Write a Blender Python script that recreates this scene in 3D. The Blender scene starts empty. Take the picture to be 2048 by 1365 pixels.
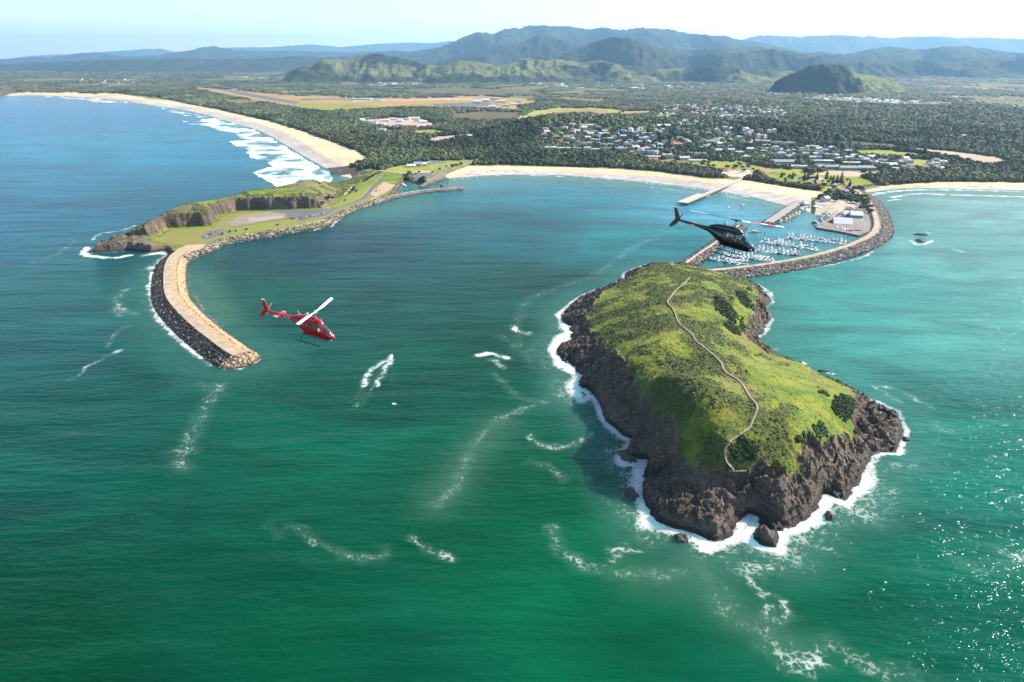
import bpy, bmesh, math, random
import numpy as np
from mathutils import Vector, Matrix, Euler
R = math.radians
scene = bpy.context.scene
col = scene.collection
random.seed(7)

# ------------------------------------------------------------------ camera, sky, sun, exposure
H = 240.0                       # flying height above the sea (m)
F = 1365.0                      # focal length in photo pixels (24 mm on a 36 mm sensor)
HOR = 121.0                     # horizon row in the photo
PITCH = math.atan((682.5 - HOR) / F)
cam_d = bpy.data.cameras.new("camera")
cam_d.sensor_width = 36.0
cam_d.lens = 36.0 * F / 2048.0
cam_d.clip_start = 1.0
cam_d.clip_end = 200000.0
cam = bpy.data.objects.new("camera", cam_d)
col.objects.link(cam)
cam.location = (0, 0, H)
cam.rotation_euler = (math.pi / 2 - PITCH, 0, 0)
scene.camera = cam

SUN_AZ, SUN_EL = R(64), R(35)   # azimuth to the right of straight ahead (+Y)
world = bpy.data.worlds.new("World")
scene.world = world
world.use_nodes = True
wn = world.node_tree
bg = wn.nodes["Background"]
sky = wn.nodes.new("ShaderNodeTexSky")
sky.sky_type = 'NISHITA'
sky.sun_disc = False
sky.sun_elevation = SUN_EL
sky.sun_rotation = SUN_AZ
sky.altitude = 240
sky.air_density = 1.0
sky.dust_density = 0.4
sky.ozone_density = 1.3
wn.links.new(sky.outputs[0], bg.inputs[0])
bg.inputs[1].default_value = 0.10
sun_d = bpy.data.lights.new("sun", 'SUN')
sun_d.energy = 5.0
sun_d.angle = R(0.5)
sun_d.color = (1.0, 0.93, 0.82)
sun = bpy.data.objects.new("sun", sun_d)
col.objects.link(sun)
sdir = Vector((math.sin(SUN_AZ) * math.cos(SUN_EL), math.cos(SUN_AZ) * math.cos(SUN_EL), math.sin(SUN_EL)))
sun.rotation_euler = sdir.to_track_quat('Z', 'Y').to_euler()
vs = scene.view_settings
vs.view_transform = 'Standard'
vs.look = 'None'
vs.exposure = 1.27
vs.gamma = 1.0
scene.cycles.max_bounces = 5
scene.cycles.diffuse_bounces = 2
scene.cycles.glossy_bounces = 2
scene.cycles.volume_bounces = 0
scene.cycles.transparent_max_bounces = 6
scene.cycles.caustics_reflective = False
scene.cycles.caustics_refractive = False
scene.cycles.use_denoising = True

# ------------------------------------------------------------------ geometry helpers
cp, sp = math.cos(PITCH), math.sin(PITCH)
def ray(px, py):
    a = (np.asarray(px, float) - 1024.0) / F
    b = (682.5 - np.asarray(py, float)) / F
    return a, cp + b * sp, -sp + b * cp
def P(px, py, z=0.0):
    """photo pixel -> world point on the level z"""
    dx, dy, dz = ray(px, py)
    t = (z - H) / dz
    return dx * t, dy * t
def P3(px, py, z=0.0):
    x, y = P(px, py, z)
    return Vector((float(x), float(y), z))
def PD(px, py, depth):
    dx, dy, dz = ray(px, py)
    return Vector((float(dx) * depth, float(dy) * depth, H + float(dz) * depth))
def poly(pts, z=0.0):
    return np.array([P(p[0], p[1], p[2] if len(p) > 2 else z) for p in pts], float)

def _hash(ix, iy, seed):
    h = (ix * 374761393 + iy * 668265263 + seed * 1442695041) & 0xffffffff
    h = ((h ^ (h >> 13)) * 1274126177) & 0xffffffff
    return ((h ^ (h >> 16)) & 0xffff) / 65535.0
def vnoise(x, y, seed=0):
    x = np.asarray(x, float); y = np.asarray(y, float)
    ix = np.floor(x).astype(np.int64); iy = np.floor(y).astype(np.int64)
    fx = x - ix; fy = y - iy
    fx = fx * fx * fx * (fx * (fx * 6 - 15) + 10); fy = fy * fy * fy * (fy * (fy * 6 - 15) + 10)
    a = _hash(ix, iy, seed); b = _hash(ix + 1, iy, seed)
    c = _hash(ix, iy + 1, seed); d = _hash(ix + 1, iy + 1, seed)
    return (a + (b - a) * fx + (c - a) * fy + (a - b - c + d) * fx * fy) * 2 - 1
def fbm(x, y, o=4, seed=0, g=0.5):
    s = 0; a = 1; t = 0
    for i in range(o):
        s = s + a * vnoise(x, y, seed + i * 17); t += a
        ca, sa = 1.6, 1.2
        x, y = x * ca + y * sa, -x * sa + y * ca; a *= g
    return s / t
def ridged(x, y, o=4, seed=0, g=0.5):
    s = 0; a = 1; t = 0
    for i in range(o):
        s = s + a * (1 - np.abs(vnoise(x, y, seed + i * 13)) * 2); t += a
        x, y = x * 1.6 + y * 1.2, -x * 1.2 + y * 1.6; a *= g
    return s / t
def sstep(a, b, x):
    t = np.clip((x - a) / (b - a), 0, 1)
    return t * t * (3 - 2 * t)
def inside(poly_, x, y):
    x = np.asarray(x, float); y = np.asarray(y, float)
    r = np.zeros(x.shape, bool)
    mn = poly_.min(0); mx = poly_.max(0)
    m = (x >= mn[0]) & (x <= mx[0]) & (y >= mn[1]) & (y <= mx[1])
    xs = x[m]; ys = y[m]; q = np.zeros(xs.shape, bool)
    n = len(poly_)
    for i in range(n):
        x1, y1 = poly_[i]; x2, y2 = poly_[(i + 1) % n]
        if y1 == y2: continue
        c = ((y1 > ys) != (y2 > ys)) & (xs < (x2 - x1) * (ys - y1) / (y2 - y1) + x1)
        q ^= c
    r[m] = q
    return r
def dline(pts, x, y, closed=False, far=1e4, width=False):
    """distance to a polyline, only worked out within `far`"""
    x = np.asarray(x, float); y = np.asarray(y, float)
    d = np.full(x.shape, far, float)
    n = len(pts)
    for i in range(n if closed else n - 1):
        x1, y1 = pts[i][:2]; x2, y2 = pts[(i + 1) % n][:2]
        m = (x > min(x1, x2) - far) & (x < max(x1, x2) + far) & (y > min(y1, y2) - far) & (y < max(y1, y2) + far)
        if not m.any(): continue
        xs = x[m]; ys = y[m]
        vx, vy = x2 - x1, y2 - y1; L = vx * vx + vy * vy + 1e-9
        t = np.clip(((xs - x1) * vx + (ys - y1) * vy) / L, 0, 1)
        dd = np.hypot(xs - x1 - t * vx, ys - y1 - t * vy)
        d[m] = np.minimum(d[m], dd)
    return d
def smooth_line(pts, n=6, closed=False):
    pts = [tuple(map(float, p)) for p in pts]
    out = []; m = len(pts)
    rng = range(m if closed else m - 1)
    for i in rng:
        p0 = pts[(i - 1) % m] if (closed or i > 0) else pts[0]
        p1 = pts[i]; p2 = pts[(i + 1) % m]
        p3 = pts[(i + 2) % m] if (closed or i + 2 < m) else pts[-1]
        for k in range(n):
            t = k / n
            out.append(tuple(0.5 * ((2 * b) + (-a + c) * t + (2 * a - 5 * b + 4 * c - d) * t * t + (-a + 3 * b - 3 * c + d) * t ** 3)
                             for a, b, c, d in zip(p0, p1, p2, p3)))
    if not closed: out.append(pts[-1])
    return out

def mesh_np(name, V, Fc, mat=None, parent=None, attrs=None, smooth=False, link=True):
    V = np.asarray(V, np.float32); Fc = np.asarray(Fc, np.int32)
    me = bpy.data.meshes.new(name)
    nf, k = Fc.shape
    me.vertices.add(len(V)); me.loops.add(nf * k); me.polygons.add(nf)
    me.vertices.foreach_set("co", V.ravel())
    me.loops.foreach_set("vertex_index", Fc.ravel())
    me.polygons.foreach_set("loop_start", np.arange(0, nf * k, k, dtype=np.int32))
    me.polygons.foreach_set("use_smooth", np.full(nf, smooth, bool))
    me.update(calc_edges=True)
    for an, av in (attrs or {}).items():
        av = np.asarray(av, np.float32)
        if av.ndim == 2:
            a = me.attributes.new(an, 'FLOAT_COLOR', 'POINT')
            if av.shape[1] == 3: av = np.concatenate([av, np.ones((len(av), 1), np.float32)], 1)
            a.data.foreach_set("color", av.ravel())
        else:
            a = me.attributes.new(an, 'FLOAT', 'POINT')
            a.data.foreach_set("value", av.ravel())
    if mat: me.materials.append(mat)
    o = bpy.data.objects.new(name, me)
    if link: col.objects.link(o)
    if parent: o.parent = parent
    return o
def grid_faces(nr, nc):
    i = np.arange((nr - 1) * nc).reshape(nr - 1, nc)[:, :-1].ravel()
    return np.stack([i, i + 1, i + nc + 1, i + nc], 1)
def tag(o, label=None, cat=None, group=None, kind=None):
    if label: o["label"] = label
    if cat: o["category"] = cat
    if group: o["group"] = group
    if kind: o["kind"] = kind
    return o
def empty(name, loc=(0, 0, 0), rz=0.0, label=None, cat=None, group=None):
    o = bpy.data.objects.new(name, None)
    o.empty_display_size = 1.0
    o.location = loc; o.rotation_euler = (0, 0, rz)
    col.objects.link(o)
    return tag(o, label, cat, group)
def copy_tree(o, parent=None):
    c = o.copy(); col.objects.link(c)
    if parent is not None: c.parent = parent
    for ch in list(o.children): copy_tree(ch, c)
    return c

class MB:
    """collects simple solids and links them as ONE mesh"""
    def __init__(s): s.v = []; s.f = []; s.g = []
    def add(s, vs, fs):
        b = len(s.v); s.g.append((b, len(s.f))); s.v += [tuple(v) for v in vs]; s.f += [tuple(i + b for i in f) for f in fs]; return s
    def box(s, x0, x1, y0, y1, z0, z1):
        return s.add([(x0, y0, z0), (x1, y0, z0), (x1, y1, z0), (x0, y1, z0), (x0, y0, z1), (x1, y0, z1), (x1, y1, z1), (x0, y1, z1)],
                     [(0, 3, 2, 1), (4, 5, 6, 7), (0, 1, 5, 4), (1, 2, 6, 5), (2, 3, 7, 6), (3, 0, 4, 7)])
    def prism(s, pts, z0, z1):
        n = len(pts)
        return s.add([(p[0], p[1], z0) for p in pts] + [(p[0], p[1], z1) for p in pts],
                     [tuple(range(n - 1, -1, -1)), tuple(range(n, 2 * n))] + [(i, (i + 1) % n, n + (i + 1) % n, n + i) for i in range(n)])
    def loft(s, rings, cap=True, closed=True):
        n = len(rings[0]); vs = [p for r in rings for p in r]; fs = []
        for k in range(len(rings) - 1):
            for i in range(n if closed else n - 1):
                j = (i + 1) % n
                fs.append((k * n + i, k * n + j, (k + 1) * n + j, (k + 1) * n + i))
        if cap: fs += [tuple(range(n - 1, -1, -1)), tuple(range((len(rings) - 1) * n, len(rings) * n))]
        return s.add(vs, fs)
    def tube(s, pts, r, n=8, r2=None):
        pts = [Vector(p) for p in pts]; rings = []
        for i, p in enumerate(pts):
            d = (pts[min(i + 1, len(pts) - 1)] - pts[max(i - 1, 0)]).normalized()
            a = d.cross(Vector((0, 0, 1)));
            if a.length < 1e-3: a = d.cross(Vector((0, 1, 0)))
            a.normalize(); b = d.cross(a)
            rr = r if r2 is None else r + (r2 - r) * i / max(1, len(pts) - 1)
            rings.append([p + (a * math.cos(t) + b * math.sin(t)) * rr for t in [2 * math.pi * k / n for k in range(n)]])
        return s.loft(rings)
    def build_each(s, name, mat, parent=None, smooth=False):
        """one mesh object for every separate solid collected"""
        ends = s.g[1:] + [(len(s.v), len(s.f))]; out = []
        for (v0, f0), (v1, f1) in zip(s.g, ends):
            m = MB(); m.v = s.v[v0:v1]; m.f = [tuple(i - v0 for i in f) for f in s.f[f0:f1]]; m.g = [(0, 0)]
            out.append(m.build(name, mat, parent, smooth))
        return out[0]
    def build(s, name, mat, parent=None, smooth=False):
        me = bpy.data.meshes.new(name); me.from_pydata([tuple(v) for v in s.v], [], s.f); me.update()
        bm = bmesh.new(); bm.from_mesh(me); bmesh.ops.recalc_face_normals(bm, faces=bm.faces); bm.to_mesh(me); bm.free()
        if smooth:
            me.polygons.foreach_set("use_smooth", [True] * len(me.polygons))
        if mat: me.materials.append(mat)
        o = bpy.data.objects.new(name, me); col.objects.link(o)
        if parent: o.parent = parent
        return o

# ------------------------------------------------------------------ material helpers
class NT:
    def __init__(s, name):
        s.m = bpy.data.materials.new(name); s.m.use_nodes = True; s.t = s.m.node_tree
        s.b = s.t.nodes["Principled BSDF"]
    def n(s, typ, **kw):
        nd = s.t.nodes.new("ShaderNode" + typ)
        for k, v in kw.items():
            if hasattr(nd, k) and not k.startswith("i_"): setattr(nd, k, v)
        return nd
    def l(s, a, b): s.t.links.new(a, b)
    def val(s, x, sock):
        if hasattr(x, "is_output") or isinstance(x, bpy.types.NodeSocket): s.l(x, sock)
        else: sock.default_value = x
    def math(s, op, a, b=0.0, c=0.0, clamp=False):
        nd = s.n("Math"); nd.operation = op; nd.use_clamp = clamp
        s.val(a, nd.inputs[0]); s.val(b, nd.inputs[1]); s.val(c, nd.inputs[2]); return nd.outputs[0]
    def mix(s, f, a, b, mode='MIX'):
        nd = s.n("Mix"); nd.data_type = 'RGBA'; nd.blend_type = mode
        s.val(f, nd.inputs[0])
        for x, i in ((a, 6), (b, 7)):
            if isinstance(x, tuple): x = (*x[:3], 1.0)
            s.val(x, nd.inputs[i])
        return nd.outputs[2]
    def pos(s): return s.n("NewGeometry").outputs["Position"]
    def mapping(s, vec, sc=(1, 1, 1), rot=(0, 0, 0), loc=(0, 0, 0)):
        nd = s.n("Mapping"); s.l(vec, nd.inputs[0]); nd.inputs[1].default_value = loc; nd.inputs[2].default_value = rot; nd.inputs[3].default_value = sc
        return nd.outputs[0]
    def noise(s, vec, scale, detail=3.0, rough=0.55, dist=0.0):
        nd = s.n("TexNoise"); s.l(vec, nd.inputs["Vector"]); nd.inputs["Scale"].default_value = scale
        nd.inputs["Detail"].default_value = detail; nd.inputs["Roughness"].default_value = rough; nd.inputs["Distortion"].default_value = dist
        return nd.outputs[0]
    def ramp(s, f, stops):
        nd = s.n("ValToRGB"); s.l(f, nd.inputs[0]); e = nd.color_ramp.elements
        while len(e) < len(stops): e.new(0.5)
        for el, (p_, c) in zip(e, stops):
            el.position = p_; el.color = (*c, 1) if len(c) == 3 else c
        return nd.outputs[0]
    def rng(s, f, a, b, c=0.0, d=1.0, smooth=False):
        nd = s.n("MapRange"); nd.interpolation_type = 'SMOOTHSTEP' if smooth else 'LINEAR'
        s.val(f, nd.inputs[0]); 
        for i, v in enumerate((a, b, c, d)): s.val(v, nd.inputs[1 + i])
        return nd.outputs[0]
    def attr(s, name, fac=True):
        nd = s.n("Attribute"); nd.attribute_name = name; return nd.outputs["Fac"] if fac else nd.outputs["Color"]
    def bump(s, h, strength=0.5, dist=1.0, nrm=None):
        nd = s.n("Bump"); s.val(h, nd.inputs["Height"]); nd.inputs["Strength"].default_value = strength; nd.inputs["Distance"].default_value = dist
        if nrm is not None: s.l(nrm, nd.inputs["Normal"])
        return nd.outputs[0]
    def out(s, base=None, rough=0.8, spec=0.3, metal=0.0, normal=None):
        if base is not None:
            if isinstance(base, tuple): base = (*base[:3], 1.0)
            s.val(base, s.b.inputs["Base Color"])
        s.val(rough, s.b.inputs["Roughness"]); s.val(metal, s.b.inputs["Metallic"])
        s.val(spec, s.b.inputs["Specular IOR Level"])
        if normal is not None: s.l(normal, s.b.inputs["Normal"])
        return s.m
_plain = {}
def plain(name, c, rough=0.6, spec=0.4, metal=0.0, var=0.12, scale=2.0):
    """a painted or cloth surface with slight procedural mottling"""
    if name in _plain: return _plain[name]
    t = NT(name)
    tc = t.n("TexCoord").outputs["Object"]
    f = t.noise(tc, scale, 3)
    k = t.rng(f, 0.25, 0.75, 1 - var, 1 + var)
    b = t.mix(1.0, c, k, 'MULTIPLY')
    _plain[name] = t.out(b, rough, spec, metal)
    return _plain[name]
# ================================================================== THE SETTING
# ---------------- outlines traced on the water line (photo pixels)
COAST = [(-900,190),(-300,192),(0,192),(51,191),(137,193),(222,200),(273,206),(325,214),(376,222),(420,232),(472,248),(513,259),
         (560,283),(602,309),(640,330),(662,342),(668,350),(700,356),(680,364),(662,372),(640,376),
         (700,416),(740,412),(770,402),(785,394),(768,384),(772,368),(815,365),(852,373),(880,361),(898,357),
         (1000,350),(1122,351),(1220,358),(1317,367),(1415,379),(1452,385),(1500,393),(1558,408),(1600,417),(1625,428),(1665,436),
         (1700,440),(1740,430),(1745,404),(1735,391),(1732,386),(1780,380),(1843,377),(2048,381),(2400,388),(3400,420)]
coast = poly(smooth_line(COAST, 4))
coast_far = np.vstack([coast, [[90000, 3000], [90000, 120000], [-90000, 120000], [-90000, 4000]]])

ISLAND = [(1295,529),(1275,534),(1247,546),(1244,559),(1223,570),(1193,579),(1160,592),(1141,605),(1116,630),(1124,648),(1141,666),(1118,677),
          (1106,702),(1118,723),(1150,745),(1162,751),(1146,772),(1165,805),(1183,792),(1195,812),(1207,843),(1240,872),(1266,883),(1243,905),(1243,926),
          (1268,930),(1290,922),(1276,946),(1280,999),(1300,1046),(1330,1056),(1356,1062),(1386,1072),(1412,1099),(1440,1090),(1475,1075),(1479,1052),(1500,1030),
          (1512,1036),(1492,1079),(1519,1095),(1558,1102),(1568,1069),(1600,1058),(1625,1039),(1645,1019),(1651,992),(1672,1000),(1695,1012),(1705,996),(1731,966),
          (1738,939),(1750,914),(1767,908),(1800,910),(1808,885),(1816,864),(1800,823),(1757,803),(1732,797),(1712,782),(1695,776),
          (1664,762),(1632,748),(1607,729),(1580,722),(1554,712),(1534,700),(1513,677),(1531,669),(1547,638),(1531,618),(1547,605),(1544,587),
          (1521,571),(1485,558),(1440,547),(1413,541),(1380,530),(1344,526)]
island_poly = poly(ISLAND)

HEAD_S = [(183,507),(220,505),(254,502),(301,506),(330,502),(340,514),(362,524),(376,525),(397,514),(426,504),(447,489),(488,481),(551,471),(613,460),(640,455),
          (662,449),(674,440),(713,421),(740,412),(785,399)]
HEAD_N = [(815,355,0,0),(745,340,2,5),(712,346,2,0),(702,362,0,0),(672,371,2,2),(640,377,6,6),(620,379,9,12),(591,384,17,34),(547,385,26,42),(504,389,28,42),(472,396,28,42),(422,406,28,42),(379,414,28,38),
          (335,427,27,32),(297,446,24,26),(263,460,17,18),(216,474,11,10),(190,494,3,3)]
head_poly = np.vstack([poly(HEAD_S), np.array([np.array(P(a, b, c)) + (-0.85 * d, 0.55 * d) for a, b, c, d in HEAD_N])])

# rubble walls: crest line (photo px at crest height), half width of road, half width at the water, crest height
WALLS = {
 'outer_left': dict(line=[(372,497),(352,508),(339,526),(335,557),(340,592),(363,622),(396,653),(427,677),(454,697),(474,709)], z=6.5, road=4.2, foot=17),
 'north_mole': dict(line=[(744,404),(775,394),(815,385),(850,380),(890,377),(918,374)], z=4.5, road=3.2, foot=10),
 'outer_right': dict(line=[(1712,379),(1735,398),(1748,421),(1755,447),(1747,466),(1722,481),(1680,497),(1610,515),(1515,531),(1405,543)], z=6.0, road=4.5, foot=13),
 'inner_west': dict(line=[(1372,526),(1400,506),(1430,486),(1458,466),(1478,450)], z=4.5, road=3.0, foot=10),
 'mole': dict(line=[(1622,402),(1600,404),(1578,417),(1556,432),(1538,444)], z=4.0, road=7.0, foot=11),
}
for w in WALLS.values():
    w['pts'] = poly(smooth_line(w['line'], 5), w['z'])

# ---------------- height of the island (thin plate spline through heights read off the photo)
IC = [(1365,568,28),(1340,605,34),(1357,645,38),(1385,680,39),(1430,720,41),(1455,755,42),(1490,790,42),(1515,820,41),(1505,850,37),(1450,895,31),(1450,920,26),(1470,945,19),
      (1200,600,13),(1190,650,11),(1250,700,28),(1300,650,33),(1220,750,20),(1300,780,36),(1350,760,37),(1400,700,41),(1260,850,17),(1330,850,30),(1380,880,28),(1330,920,10),
      (1300,960,8),(1350,955,12),(1400,955,15),(1450,965,15),(1400,1020,9),(1350,1030,5),(1440,1060,5),(1500,1000,9),(1540,1060,8),(1560,1000,12),(1600,960,15),(1580,940,19),
      (1640,960,10),(1650,920,15),(1640,880,23),(1600,850,33),(1560,800,38),(1650,800,27),(1690,800,18),(1710,860,11),(1750,850,8),(1780,870,5),(1700,920,8),(1760,820,6),
      (1560,760,31),(1620,770,22),(1600,745,11),(1530,720,18),(1500,690,22),(1470,640,28),(1500,640,14),(1520,620,9),(1450,600,29),(1500,590,18),(1400,600,34),(1400,560,27),
      (1300,560,23),(1250,590,18),(1300,600,31),(1290,545,12),(1340,545,22),(1450,565,20)]
def tps_fit(pts, z, lam=2.0):
    n = len(pts); d2 = ((pts[:, None] - pts[None]) ** 2).sum(-1)
    K = 0.5 * d2 * np.log(d2 + 1e-9); K[np.arange(n), np.arange(n)] = lam * 50
    Pm = np.hstack([np.ones((n, 1)), pts]); A = np.zeros((n + 3, n + 3)); A[:n, :n] = K; A[:n, n:] = Pm; A[n:, :n] = Pm.T
    s = np.linalg.solve(A, np.concatenate([z, np.zeros(3)]))
    def f(x, y):
        x = np.asarray(x, float); r = np.full(x.shape, s[n]) + s[n + 1] * x + s[n + 2] * y
        for (a, b), w in zip(pts, s[:n]):
            q = (x - a) ** 2 + (y - b) ** 2
            r = r + w * 0.5 * q * np.log(q + 1e-9)
        return r
    return f
_ip = np.vstack([np.array([P(a, b, c) for a, b, c in IC]), island_poly[::2]])
_iz = np.array([c for _, _, c in IC] + [0.0] * len(island_poly[::2]))
_itps = tps_fit(_ip / 100.0, _iz, 0.00002)
def island_h0(x, y):
    return _itps(np.asarray(x) / 100.0, np.asarray(y) / 100.0)
def hit(px, py, hf, z0=20.0):
    z = z0
    for i in range(30):
        x, y = P(px, py, z)
        z = 0.6 * z + 0.4 * float(hf(np.array([x]), np.array([y]))[0])
    return float(x), float(y), z
GRASS = [(1190,603),(1207,588),(1250,566),(1292,538),(1340,530),(1440,545),(1490,562),(1512,574),(1518,600),(1500,628),(1495,650),(1496,675),(1510,692),(1535,711),(1560,716),(1600,730),(1650,757),
         (1700,782),(1716,800),(1712,825),(1703,850),(1700,876),(1665,878),(1640,884),(1618,868),(1600,892),(1588,915),(1600,955),(1575,950),(1550,936),(1480,948),(1430,938),(1395,934),(1372,925),(1352,885),
         (1318,830),(1290,790),(1262,745),(1228,710),(1196,680),(1176,645)]
grass_poly = np.array([hit(a, b, island_h0)[:2] for a, b in GRASS])
def island_fields(x, y):
    ins = inside(island_poly, x, y)
    ds = dline(island_poly, x, y, True, 60)
    d = np.where(ins, ds, -ds)
    g = inside(grass_poly, x, y); dg = dline(grass_poly, x, y, True, 40)
    dg = np.where(g, dg, -dg) + 5.0 * fbm(x / 9, y / 9, 3, 5)
    grass = sstep(-2.0, 2.0, dg)
    rock = 1 - grass
    h = np.maximum(island_h0(x, y), 0.5)
    prof = sstep(0, 7, d)
    h = h * prof + np.clip(d, -6, 4) * 0.45
    # tilted strata: long ridges running across the headland
    u = x * 0.83 - y * 0.56; v = x * 0.56 + y * 0.83
    st = ridged(u / 46 + 0.3 * fbm(x / 30, y / 30, 2, 3), v / 9.0, 4, 21)
    st2 = ridged(x / 13, y / 13, 4, 31)
    amp = rock * sstep(-3, 9, d)
    h = h + amp * (2.6 * st + 2.2 * st2 - 1.2 + 3.0 * fbm(x / 22, y / 22, 3, 9))
    # tilted ledges with sharp edges
    wq = (h * 0.9 + u * 0.42 + 1.5 * fbm(x / 15, y / 15, 3, 46)) / 3.6; fr = wq - np.floor(wq)
    h = h + amp * (1.9 * fr ** 2.5 - 0.5) 
    wq = (h * 0.8 - v * 0.30 + 1.0 * fbm(x / 9, y / 9, 3, 47)) / 2.1; fr = wq - np.floor(wq)
    h = h + amp * (1.1 * fr ** 2 - 0.3)
    # clefts
    cl = np.abs(fbm(x / 34 + 7, y / 34, 3, 44)); h = h - amp * 5.0 * np.exp(-(cl / 0.045) ** 2) * sstep(0, 14, d)
    # steeper break of slope where turf gives way to cliff
    h = h - rock * sstep(0, 6, -dg) * 1.5
    # tussocks and scrub on the turf; left flank's shade also painted as scrub
    bush = sstep(0.05, 0.45, fbm(x / 20 + 3, y / 20, 5, 77, 0.62) + 0.62 * sstep(30, -50, x - (y * 0.28 + 75)) - 0.30)
    h = h + grass * (0.35 * fbm(x / 3.0, y / 3.0, 3, 60) + 1.0 * fbm(x / 16, y / 16, 2, 61)) + grass * bush * (0.5 + 0.9 * np.abs(fbm(x / 2.6, y / 2.6, 2, 62)))
    h = np.where(d < 0, np.minimum(h, 0.3 + d * 0.5), h)
    return h, grass, bush, d
def island_h(x, y): return island_fields(x, y)[0]

# ---------------- headland on the left with its old quarry
QUARRY = [(300,478),(319,472),(335,459),(360,457),(426,453),(437,438),(441,433),(479,423),(520,422),(560,421),(597,420),(643,417),(662,408),(680,395),(700,382)]
quarry = poly(QUARRY, 4.5)
quarry_side = np.vstack([quarry, [[quarry[-1][0] + 5, 2200], [quarry[0][0] - 300, 2200], [quarry[0][0] - 300, quarry[0][1] - 10]]])
def head_fields(x, y):
    ins = inside(head_poly, x, y); ds = dline(head_poly, x, y, True, 80); d = np.where(ins, ds, -ds)
    north = inside(quarry_side, x, y); dq = dline(quarry, x, y, False, 160)
    dq = np.where(north, dq, -dq)
    q = dq + 5 * fbm(x / 18, y / 18, 3, 12)
    top = 29.0
    xr = P(660, 400, 10)[0]; xl = P(300, 470, 10)[0]
    k_ = 1024 + F * x / (y * cp + (H - 15) * sp)     # position along the headland
    top = top * sstep(702, 606, k_)
    top = top * (0.30 + 0.70 * sstep(205, 318, k_)) + 1.5 * fbm(x / 30, y / 30, 3, 4)
    cliff = sstep(0, 9, q) * 0.80 + 0.20 * sstep(6, 40, q)
    floor = 4.5 + 0 * x
    west = sstep(322, 262, k_ + 0.3 * q)       # rocky point at the left end
    h = floor + (top - 4.5).clip(0) * cliff
    pt = 8 + 6 * fbm(x / 25, y / 25, 4, 8)
    h = h * (1 - west) + np.maximum(h * 0.75, pt) * west
    shore = sstep(0, 8, d)
    nslope = np.clip((d) * 1.15, 0, 60)
    h = np.where(north, np.minimum(h, nslope + 1), h)
    h = h * shore + np.clip(d, -8, 3) * 0.4
    rock = np.maximum(sstep(9, 6, d + 2 * fbm(x / 8, y / 8, 2, 2)), sstep(0.5, 2, q) * sstep(14, 9, q))
    rock = np.maximum(rock, west * sstep(24, 10, h + 6 * fbm(x / 14, y / 14, 2, 6)))
    h = h + rock * sstep(-2, 5, d) * (2.3 * ridged(x / 9, y / 9, 4, 51) + 2.0 * ridged(x / 23, y / 6, 3, 52) - 1.0)
    h = np.where(d < 0, np.minimum(h, 0.3 + d * 0.4), h)
    return h, rock, q, d, west
def head_h(x, y): return head_fields(x, y)[0]

# ---------------- hills on the mainland (photo px, height, radii in m)
HILLS = [(1055,280,34,150,170),(1120,272,20,170,190),(1175,272,20,190,190),(1240,275,22,220,250),(1340,262,18,260,300),(1420,275,14,250,260),
         (1540,268,22,220,220),(1600,280,14,200,220),(1460,215,25,500,500),(1800,235,20,800,700),(330,186,15,800,800)]
_hl = [(*P(a, b, 0), c, e, f) for a, b, c, e, f in HILLS]
def ground_h(x, y, d=None):
    x = np.asarray(x, float); y = np.asarray(y, float)
    if d is None:
        ins = inside(coast_far, x, y); d = dline(coast, x, y, False, 400); d = np.where(ins, d, -d)
    h = 0.4 + 4.2 * sstep(0, 60, d) + 0.0 * x
    for a, b, c, e, f in _hl:
        h = h + c * np.exp(-((x - a) / e) ** 2 - ((y - b) / f) ** 2) * sstep(30, 200, d)
    h = h + sstep(150, 400, d) * (4 * fbm(x / 500, y / 500, 3, 91)).clip(0)
    h = h + 45 * sstep(6000, 14000, np.hypot(x, y)) * (0.5 + 0.5 * fbm(x / 1500, y / 1500, 4, 92))
    return np.where(d < 0, np.maximum(-4, d * 0.15), h)

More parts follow.
